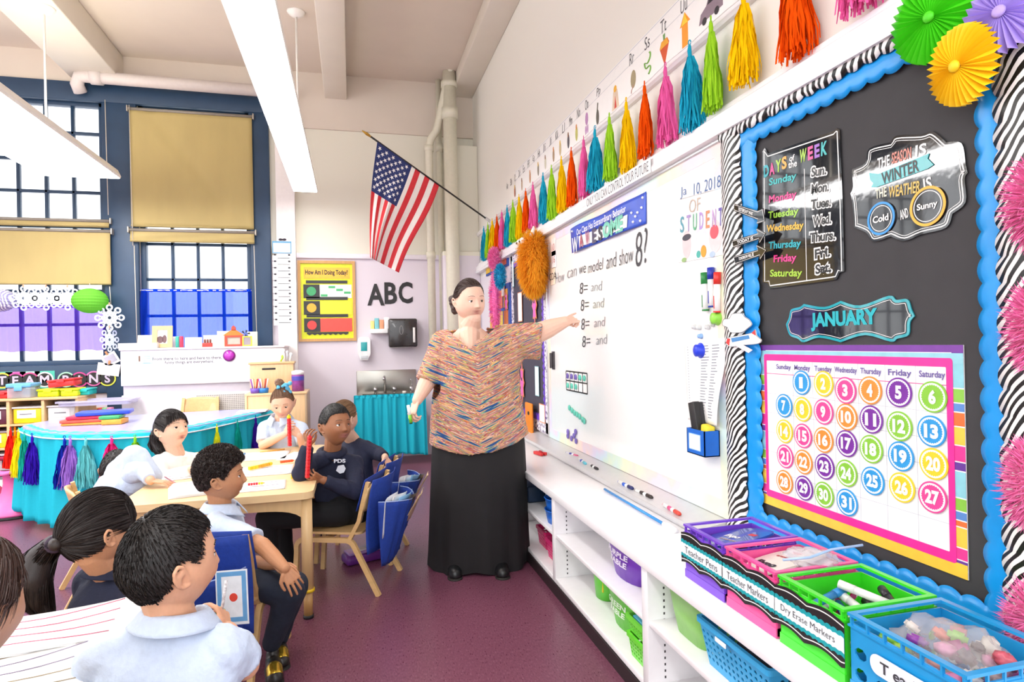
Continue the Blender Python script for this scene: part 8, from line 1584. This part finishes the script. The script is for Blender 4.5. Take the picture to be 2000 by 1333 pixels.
# ---------------------------------------------------------------- seated children
def kid(label, hd, dist, fdir, s, skin, hair, style, body_dir, pel, shL, shR, armL, armR, shirt, neckuv, sleeve=.55, legs=None, pants=DKPANT, coll=True, tw=1.0, hands=None, shoes=None, long_sleeve=False, amp=.0035, nd=None, hs=.115, strands=3500, **kw):
    """positions are world vectors; arms: [elbow, wrist]"""
    hc = at(*hd, dist); g = person(label, (pel.x, pel.y, 0), skin); m, B, W, S = head_build(g, hc, fdir, s, skin, hair, style, strands=strands, **kw)
    nk = neckuv; lv = (shL-shR).normalized(); fwd = Vector(body_dir).normalized(); fwd = fwd-lv*fwd.dot(lv); ax_ = (nk-pel).normalized(); fwd = (fwd-ax_*fwd.dot(ax_)).normalized(); cap(m, Vector(W([0, -.018, -.055])[0]), .047*s, nk-UP*.01, .045*s)
    torso(m, pel, nk-UP*.015, lv, fwd, w=tuple(x*tw*.85 for x in (.10, .095, .11, .10, .05)), d=(.07, .07, .065, .055, .04))
    for sh, arm, k in ((shL, armL, 1), (shR, armR, -1)):
        if arm: chain(m, [sh, arm[0], arm[0].lerp(arm[1], .5), arm[1]], [.036, .031, .028, .020])
    if hands:
        for k, hnd in enumerate(hands):
            if hnd: fingers(m, *hnd[:3], hs, **hnd[3])
    finish_body(g, m, .0027, skin, [(hc, B, S)], kw.get('lips', '#b9736a'), kw_m=kw.get('mouth', 0))
    m = MB(); torso(m, pel, nk-UP*.012, lv, fwd, w=tuple(x*tw for x in (.115, .11, .122, .112, .058)), d=(.09, .088, .08, .066, .05))
    for sh in (shL, shR): cap(m, nk.lerp(sh, .35)-UP*.012, .042, sh, .047)
    ends = []
    for sh, arm in ((shL, armL), (shR, armR)):
        if not arm: continue
        if long_sleeve: chain(m, [sh, arm[0], arm[0].lerp(arm[1], .5)], [.050, .044, .040]); e = arm[0].lerp(arm[1], .92); cone(m, arm[0].lerp(arm[1], .45), .040, e, .031)
        else: e = sh.lerp(arm[0], sleeve*1.35); cone(m, sh, .050, e, .050)
    cloth(g, 'hoodie' if long_sleeve and 'hoodie' in label else 'sweater' if long_sleeve else 'polo_shirt', m, .0055, shirt, amp, 16, s*10, 4)
    if coll: collar(g, nk+UP*.004, (nk-pel).normalized()*.6+UP*.4, fwd, .056, shirt)
    if legs:
        m = MB()
        for L_ in legs: chain(m, L_, [.068, .058, .045, .038][:len(L_)])
        cap(m, pel-lv*.04, .085, pel+lv*.04, .085); cloth(g, 'trousers', m, .006, pants, .004, 12, s*7, 4)
    return g, W, S
# near boy seen from behind
D = 1.26; HD = at(335, 1102, D); nk = at(342, 1214, 1.27); pel = Vector((nk.x-.07, nk.y-.04, .30)); bd = dirv(-.1, 1)
rv = dirv(1, .05); shL = nk-rv*.148-UP*.066; shR = nk+rv*.098-UP*.06
wrR = at(446, 1232, 1.46); elR = at(478, 1300, 1.33)
g, W, S = kid('boy with short black hair in a pale blue polo shirt seen from behind', (333, 1100), D, dirv(.60, .78, .06), .97, '#e8b08c', '#1d1714', 'short', bd, pel, shL, shR, [shL-UP*.16-rv*.05+bd*.1, shL-UP*.24+bd*.28-rv*.03], [elR, wrR], POLO, nk, thick=.0035, amp=.007, strands=12000, hands=[None, (wrR, at(432, 1190, 1.50)-wrR, dirv(-.8, .2, 0), dict(curl=(.6, .7, .8, .85), thumb=.8, sd=1))], tw=1.22, vox=.003,
    hl=[(0, .062), (30, .058), (52, .045), (64, .02), (74, -.002), (84, .010), (100, .014), (112, -.03), (135, -.060), (180, -.066)], legs=[[pel+rv*.06, pel+rv*.08+bd*.28-UP*.0, pel+rv*.08+bd*.3-UP*.27], [pel-rv*.06, pel-rv*.1+bd*.28, pel-rv*.1+bd*.3-UP*.27]])
cubes(at(426, 1213, 1.52), at(432, 1190, 1.515), ['#3fae6a', '#3fae6a'], 'two green cubes held by the near boy'); a_ = at(430, 1215, 1.50); b_ = at(442, 1135, 1.49); m = MB(); m.tube([a_, b_], .0036, 8); solo('pencil', 'patterned white pencil held by the near boy in the pale blue polo', 'pencil', m, mat('#f0e8ec', .4, var=.5, scale=140))
chair('children_chair', 'wooden chair under the near boy in the pale blue polo', (pel.x, pel.y), math.degrees(math.atan2(bd.y, bd.x))-90, sh=.26)
# girl with ponytail
D = 1.78; nk = at(222, 1118, 1.84); pel = Vector((nk.x-.06, nk.y-.05, .31)); bd = dirv(.45, .9); rv = dirv(.9, -.45); shL = nk-rv*.115-UP*.05; shR = nk+rv*.115-UP*.055
g, W, S = kid('girl with a long dark ponytail in a navy cardigan seen from behind', (192, 1036), D, dirv(.45, .89, .03), 1.0, '#dca47e', '#241a17', 'pulled', bd, pel, shL, shR, [shL-UP*.15, shL-UP*.2+bd*.15], [shR-UP*.15+bd*.03, shR-UP*.2+bd*.18], NAVYC, nk, thick=.010, strands=5200, extra={'knot': (0, -.99, -.05)}, long_sleeve=True, coll=True, hl=[(0, .030), (30, .026), (48, .016), (62, -.012), (80, .004), (98, .006), (112, -.04), (180, -.066)], legs=[[pel+rv*.06, pel+rv*.08+bd*.26, pel+rv*.08+bd*.28-UP*.29], [pel-rv*.06, pel-rv*.1+bd*.26, pel-rv*.1+bd*.28-UP*.29]])
fringe(g, W, S, hairmat('#241a17'), 1200, reach=.75, spread=1.1, seed=4); K0 = Vector(W([0, -.11, -.005])[0]); tube_hair(g, [K0, at(104, 1062, D+.02), at(78, 1090, D+.02), at(66, 1130, D), at(72, 1175, D), at(92, 1200, D)], [.018, .026, .036, .042, .036, .016], hairmat('#241a17'), 1500, .004, 3, w=.0012)
m = MB(); m.lathe([(.016, -.012), (.024, -.006), (.025, .006), (.016, .012)], 16, frame_from(K0.lerp(at(104, 1062, D+.02), .25), *(lambda d: (d.cross(UP).normalized(), d.cross(d.cross(UP)).normalized(), d))((at(104, 1062, D+.02)-K0).normalized()))); part('hair_tie', m, mat('#3a2a3e', .8), g)
chair('children_chair', 'wooden chair under the girl with the ponytail', (pel.x, pel.y), math.degrees(math.atan2(bd.y, bd.x))-90, sh=.27)
# child cut by the left edge
hcx = at(-78, 1195, .95); g = person('child with long brown hair cut off by the left edge of the photo', (hcx.x-.02, hcx.y, 0), '#d9a685'); hm3 = hairmat('#3a241c')
m, B, W, S = head_build(g, hcx, dirv(.15, .98), .93, '#d9a685', '#3a241c', 'pulled', thick=.014, strands=1500, extra={'knot': (0, -.5, -.9)}); nk = hcx-UP*.13-dirv(.1, 1)*.02; cap(m, Vector(W([0, -.018, -.055])[0]), .045, nk, .045); rv = dirv(1, -.15); pel = Vector((nk.x, nk.y, .32)); torso(m, pel, nk, rv, dirv(.15, 1), w=(.08, .08, .09, .08, .045), d=(.06, .06, .055, .05, .04)); finish_body(g, m, .004, '#d9a685', [(hcx, B, S)])
tube_hair(g, [Vector(W([.03, -.05, .02])[0]), Vector(W([.045, -.065, -.06])[0]), Vector(W([.045, -.07, -.14])[0]), Vector(W([.035, -.07, -.24])[0])], [.055, .055, .045, .02], hm3, 900, .004, 8, 'long_hair')
m = MB(); torso(m, pel, nk-UP*.015, rv, dirv(.15, 1), w=(.11, .11, .12, .11, .055), d=(.09, .09, .08, .07, .05)); sh_ = [nk+rv*s_*.11-UP*.05 for s_ in (-1, 1)]; [cap(m, nk-UP*.02, .04, q, .045) for q in sh_]; [cone(m, q, .047, q-UP*.1, .045) for q in sh_]; cloth(g, 'polo_shirt', m, .006, NAVYC, .003, 14, 1, 4)
# curly boy in profile
D = 2.55; hd = (432, 934); nk = at(432, 992, 2.56); pel = Vector((nk.x+.02, nk.y+.0, .35)); bd = dirv(.97, .22); lv = dirv(-.22, .97)
shR = nk-lv*.10-UP*.045; shL = nk+lv*.11-UP*.045
elR = at(512, 1066, 2.36); wrR = at(556, 1110, 2.30); elL = at(478, 1098, 2.56); wrL = at(540, 1104, 2.42)
kn1 = at(566, 1158, 2.40); kn2 = at(574, 1145, 2.56); hp = pel+Vector((0, 0, .0)); an1 = at(532, 1255, 2.44); an2 = at(545, 1248, 2.56)
g, W, S = kid('boy with curly dark hair in a pale blue polo sitting sideways in profile', hd, D, dirv(.94, .33, .10), .95, '#c98f66', '#2a1d18', 'curly', bd, pel, shL, shR, [elL, wrL], [elR, wrR], POLO, nk, sleeve=.62, thick=.012, strands=5200, legs=[[pel-lv*.06, kn1, kn1.lerp(an1, .5), an1], [pel+lv*.06, kn2, kn2.lerp(an2, .5), an2]], hands=[(wrL, at(570, 1118, 2.36)-wrL, dirv(0, .2, -1), dict(curl=(.3, .35, .4, .4), thumb=.3, sd=1)), (wrR, at(580, 1146, 2.30)-wrR, dirv(.1, .5, -.8), dict(curl=(.2, .22, .25, .3), thumb=.3, sd=-1))], hl=[(0, .050), (30, .046), (52, .034), (66, .012), (78, -.004), (88, .012), (100, .014), (112, -.016), (135, -.034), (180, -.040)], lips='#b0655a', tw=.95)
for an in (an1, an2): th_ = Vector((an.x, an.y, 0)); td_ = dirv(.35, -.75); shoe(g, th_, th_+td_*.14, .032, '#25221f', label='dark sneaker with a gold metallic toe'); m = MB(); cap(m, th_+td_*.085+UP*.036, .0315, th_+td_*.115+UP*.028, .030); co, f, nr = remesh(m, .004, 2); npmesh('toe_cap', co, f, mat('#c8a83a', .25, metal=.8), g)
# resting child
D = 3.1; nk = at(238, 932, 3.08); shR = at(262, 925, 2.95); shL = at(258, 905, 3.3); pel = Vector((nk.x-.12, nk.y-.15, .38)); el = at(292, 905, 3.05); 
hnd_ = onz(312, 944, TZ+.03); wr = Vector((hnd_.x-.05, hnd_.y+.04, TZ+.035)); el = at(268, 902, 3.15)
g, W, S = kid('child with black hair in a pale blue shirt leaning over the middle table', (228, 920), D+.25, dirv(-.3, .8, -.35), .93, '#e3ab86', '#191413', 'short', dirv(.6, .6), pel, at(240, 915, 3.35), at(262, 925, 3.05), [at(250, 930, 3.4), at(270, 950, 3.4)], [el, wr], POLO, at(240, 930, 3.2), long_sleeve=True, coll=False, thick=.010, strands=3000, hands=[None, (wr, onz(340, 943, TZ+.02)-wr, Vector((0, 0, -1)), dict(curl=(.2, .25, .3, .3), thumb=.3, sd=1))])
m = MB(); chain(m, [at(236, 925, 3.2), at(264, 893, 3.12), at(300, 930, 3.12)], [.075, .06, .042]); cap(m, at(230, 960, 3.15), .11, at(262, 930, 3.15), .085); cap(m, at(262, 892, 3.12), .058, at(262, 940, 3.12), .07); cloth(g, 'baggy_sleeve', m, .007, POLO, .006, 13, 5, 4)
# girl in white
D = 3.4; nk = at(345, 884, 3.42); pel = Vector((nk.x-.03, nk.y+.02, .36)); bd = dirv(.7, -.3); rv = dirv(-.45, -.85); shR = at(310, 905, 3.36); shL = at(376, 902, 3.5)
wr1 = at(352, 940, 3.2); wr1 = onz(378, 917, TZ+.04); el1 = at(318, 938, 3.3); el2 = at(395, 915, 3.55); wr2 = onz(402, 902, TZ+.04)
g, W, S = kid('girl in a white sweater with dark hair and open mouth', (335, 840), D, dirv(.93, -.36, .24), .95, '#f0c2a4', '#221a19', 'pulled', bd, pel, shL, shR, [el2, wr2], [el1, wr1], mat('#f3f0ea', .85, var=.03, bump=.2, scale=70), nk, long_sleeve=True, coll=False, mouth=1.0, gaze=(.1, .15), thick=.010, strands=3500, extra={'knot': (.35, -.75, .55)}, rollv=.05, hands=[(wr2, Vector((.1, -.02, -.02)), Vector((0, 0, -1)), dict(sd=-1)), (wr1, dirv(.9, -.1, -.1), Vector((0, 0, -1)), dict(sd=1))], hl=[(0, .052), (25, .048), (45, .034), (60, .006), (72, -.02), (84, .0), (100, .006), (112, -.04), (180, -.066)], lips='#c66a66', blush=1.0, amp=.005)
hm4 = hairmat('#221a19'); fringe(g, W, S, hm4, 900, reach=.50, spread=1.0, seed=2); k4 = W([-.055, -.06, .07])[0]; tube_hair(g, [W([.03, -.085, .0])[0], W([.03, -.10, -.05])[0], W([.03, -.085, -.10])[0], W([.04, -.06, -.125])[0]], [.03, .036, .03, .012], hm4, 500, .004, 7, 'long_hair'); m = MB(); m.ball(k4, .012); part('hair_bobble', m, mat('#c23a50', .4), g)
# girl with blue scrunchie
D = 4.12; nk = at(548, 818, 4.16); pel = Vector((nk.x, nk.y+.05, .40)); bd = dirv(.05, -1); shL = at(588, 838, 4.16); shR = at(518, 836, 4.16)
wl = at(585, 852, 3.98); wr_ = at(557, 848, 3.98); elL = at(594, 872, 4.08); elR = at(514, 870, 4.08)
g, W, S = kid('girl with a blue scrunchie bun in a pale blue polo looking down at red cubes', (552, 788), D, dirv(.20, -.9, -.30), .95, '#ecbb9e', '#7a5a44', 'pulled', bd, pel, shL, shR, [elL, wl], [elR, wr_], POLO, nk, sleeve=.6, gaze=(0, -.5), thick=.006, strands=2600, extra={'knot': (.15, -.2, .98)}, hands=[(wl, at(566, 836, 3.95)-wl, dirv(-.7, .5, 0), dict(curl=(.7, .75, .8, .8), thumb=.8, sd=-1)), (wr_, at(566, 838, 3.95)-wr_+UP*.03, dirv(.7, .6, 0), dict(curl=(.6, .7, .75, .8), thumb=.8, sd=1))], lips='#d07a78', blush=1, brow='#8a6a54', rollv=-.06)
mm = MB(); cap(mm, Vector(W([.0, -.03, .125])[0]), .032, Vector(W([.01, -.02, .15])[0]), .028); co, f, nr = remesh(mm, .004, 2); co += nr*np.array([noise.noise(Vector(p*70))*.006 for p in co])[:, None]; npmesh('hair_bun', co, f, hairmat('#7a5a44'), g)
m = MB(); bq = Vector(W([-.035, .0, .115])[0]); rn = random.Random(6)
for k in range(26): q = bq+Vector((rn.uniform(-.05, .03), rn.uniform(-.03, .03), rn.uniform(-.045, .03))); m.ball(q, rn.uniform(.010, .018), sub=1)
co, f, nr = remesh(m, .004, 1); npmesh('scrunchie', co, f, mat('#5fb4dc', .8, var=.15, bump=.4, scale=60), g, label='pale blue ruffled scrunchie')
cubes(at(566, 872, 3.93), at(564, 812, 3.93), [R_]*9+[Y_], 'red cube stick with a yellow top held by the girl with the scrunchie')
# boy in navy hoodie
D = 3.3; nk = at(648, 884, 3.34); pel = Vector((-.04, 3.46, .38)); bd = dirv(-.75, -.45); shR = at(606, 905, 3.24); shL = at(692, 905, 3.36)
elR = at(588, 925, 3.10); wrR = at(602, 868, 3.12); elL = at(694, 962, 3.22); wrL = at(630, 938, 3.12)
kn1 = at(522, 1012, 3.12); kn2 = at(548, 1000, 3.4); an1 = at(530, 1110, 3.2); an2 = at(562, 1100, 3.42)
g, W, S = kid('boy in a navy hoodie holding a red cube stick', (655, 832), D, dirv(.76, -.64, .14), .99, '#a06a48', '#14110f', 'short', bd, pel, shL, shR, [elL, wrL], [elR, wrR], NAVYC, nk, long_sleeve=True, coll=False, gaze=(-.45, .25), thick=.005, strands=3500, rollv=.04, lips='#b3706a', legs=[[pel+dirv(-.2, -.6)*.06, kn1, kn1.lerp(an1, .5), an1], [pel+dirv(.2, .6)*.06, kn2, kn2.lerp(an2, .5), an2]], pants=BLK, hands=[(wrL, at(606, 930, 3.07)-wrL, dirv(.1, .8, 0), dict(curl=(.75, .8, .85, .85), thumb=.9, sd=1)), (wrR, at(600, 846, 3.07)-wrR, dirv(.2, .8, -.2), dict(curl=(.7, .75, .8, .85), thumb=.8, sd=-1))], tw=1.12, amp=.006, hl=[(0, .058), (30, .056), (50, .048), (62, .026), (74, .0), (84, .010), (98, .012), (112, -.03), (135, -.045), (180, -.05)])
m = MB(); m.tube([nk+Vector((.062*math.cos(a), .055*math.sin(a), .0+.012*math.sin(a))) for a in np.linspace(0, 2*PI, 22)], .022, 10); co, f, nr = remesh(m, .005, 3); npmesh('hood', co, f, NAVYC, g)
q = at(664, 916, 3.18); F = frame_from(q, RTH, (0, .05, 1), -FWV); m = MB(); m.prism([(.0, -.025), (.02, -.02), (.03, .0), (.02, .02), (-.01, .015), (-.02, -.01)], 0, .002, F); m.text('PDS', F@T(0, .04, .001), h=.02, w=.06, bold=.04); part('chest_print', m, mat('#c9cdd6', .7), g)
for k, (u, v, ch_) in enumerate(((556, 1032, 'D'), (566, 1026, 'R'), (578, 1018, 'G'), (588, 1012, 'A'))): q = at(u, v, 2.99); F = frame_from(q, RTH, (0, .05, 1), -FWV); 
for an in (an1, an2): shoe(g, Vector((an.x, an.y, 0)), Vector((an.x, an.y, 0))+dirv(-.8, -.3)*.12, .033, '#1a1a20')
cubes(at(600, 934, 3.04), at(606, 852, 3.04), [R_]*12, 'long red cube stick held upright by the boy in the hoodie')
# girl behind him
D = 3.78; nk = at(690, 858, 3.86); pel = Vector((.03, 3.92, .38)); bd = dirv(-.2, 1); shR = at(712, 875, 3.82); shL = at(664, 872, 3.95)
g, W, S = kid('girl with light brown tied hair in a navy top turned away behind the hoodie boy', (672, 818), D, dirv(.45, .85, .0), .96, '#ecbfa2', '#8a6a4c', 'pulled', bd, pel, shL, shR, [at(650, 900, 3.9), at(640, 910, 3.8)], [at(738, 886, 3.80), at(752, 893, 3.72)], NAVYC, nk, long_sleeve=True, coll=False, thick=.008, strands=3000, extra={'knot': (-.1, -.95, -.3)}, hands=[None, (at(750, 890, 3.72), at(764, 914, 3.70)-at(750, 890, 3.72), dirv(-.5, .3, -.5), dict(curl=(.15, .2, .2, .2), thumb=.3, sd=-1))])
tube_hair(g, [Vector(W([.0, -.1, -.03])[0]), Vector(W([.02, -.11, -.08])[0]), Vector(W([.02, -.09, -.13])[0])], [.022, .026, .010], hairmat('#8a6a4c'), 300, .003, 9)
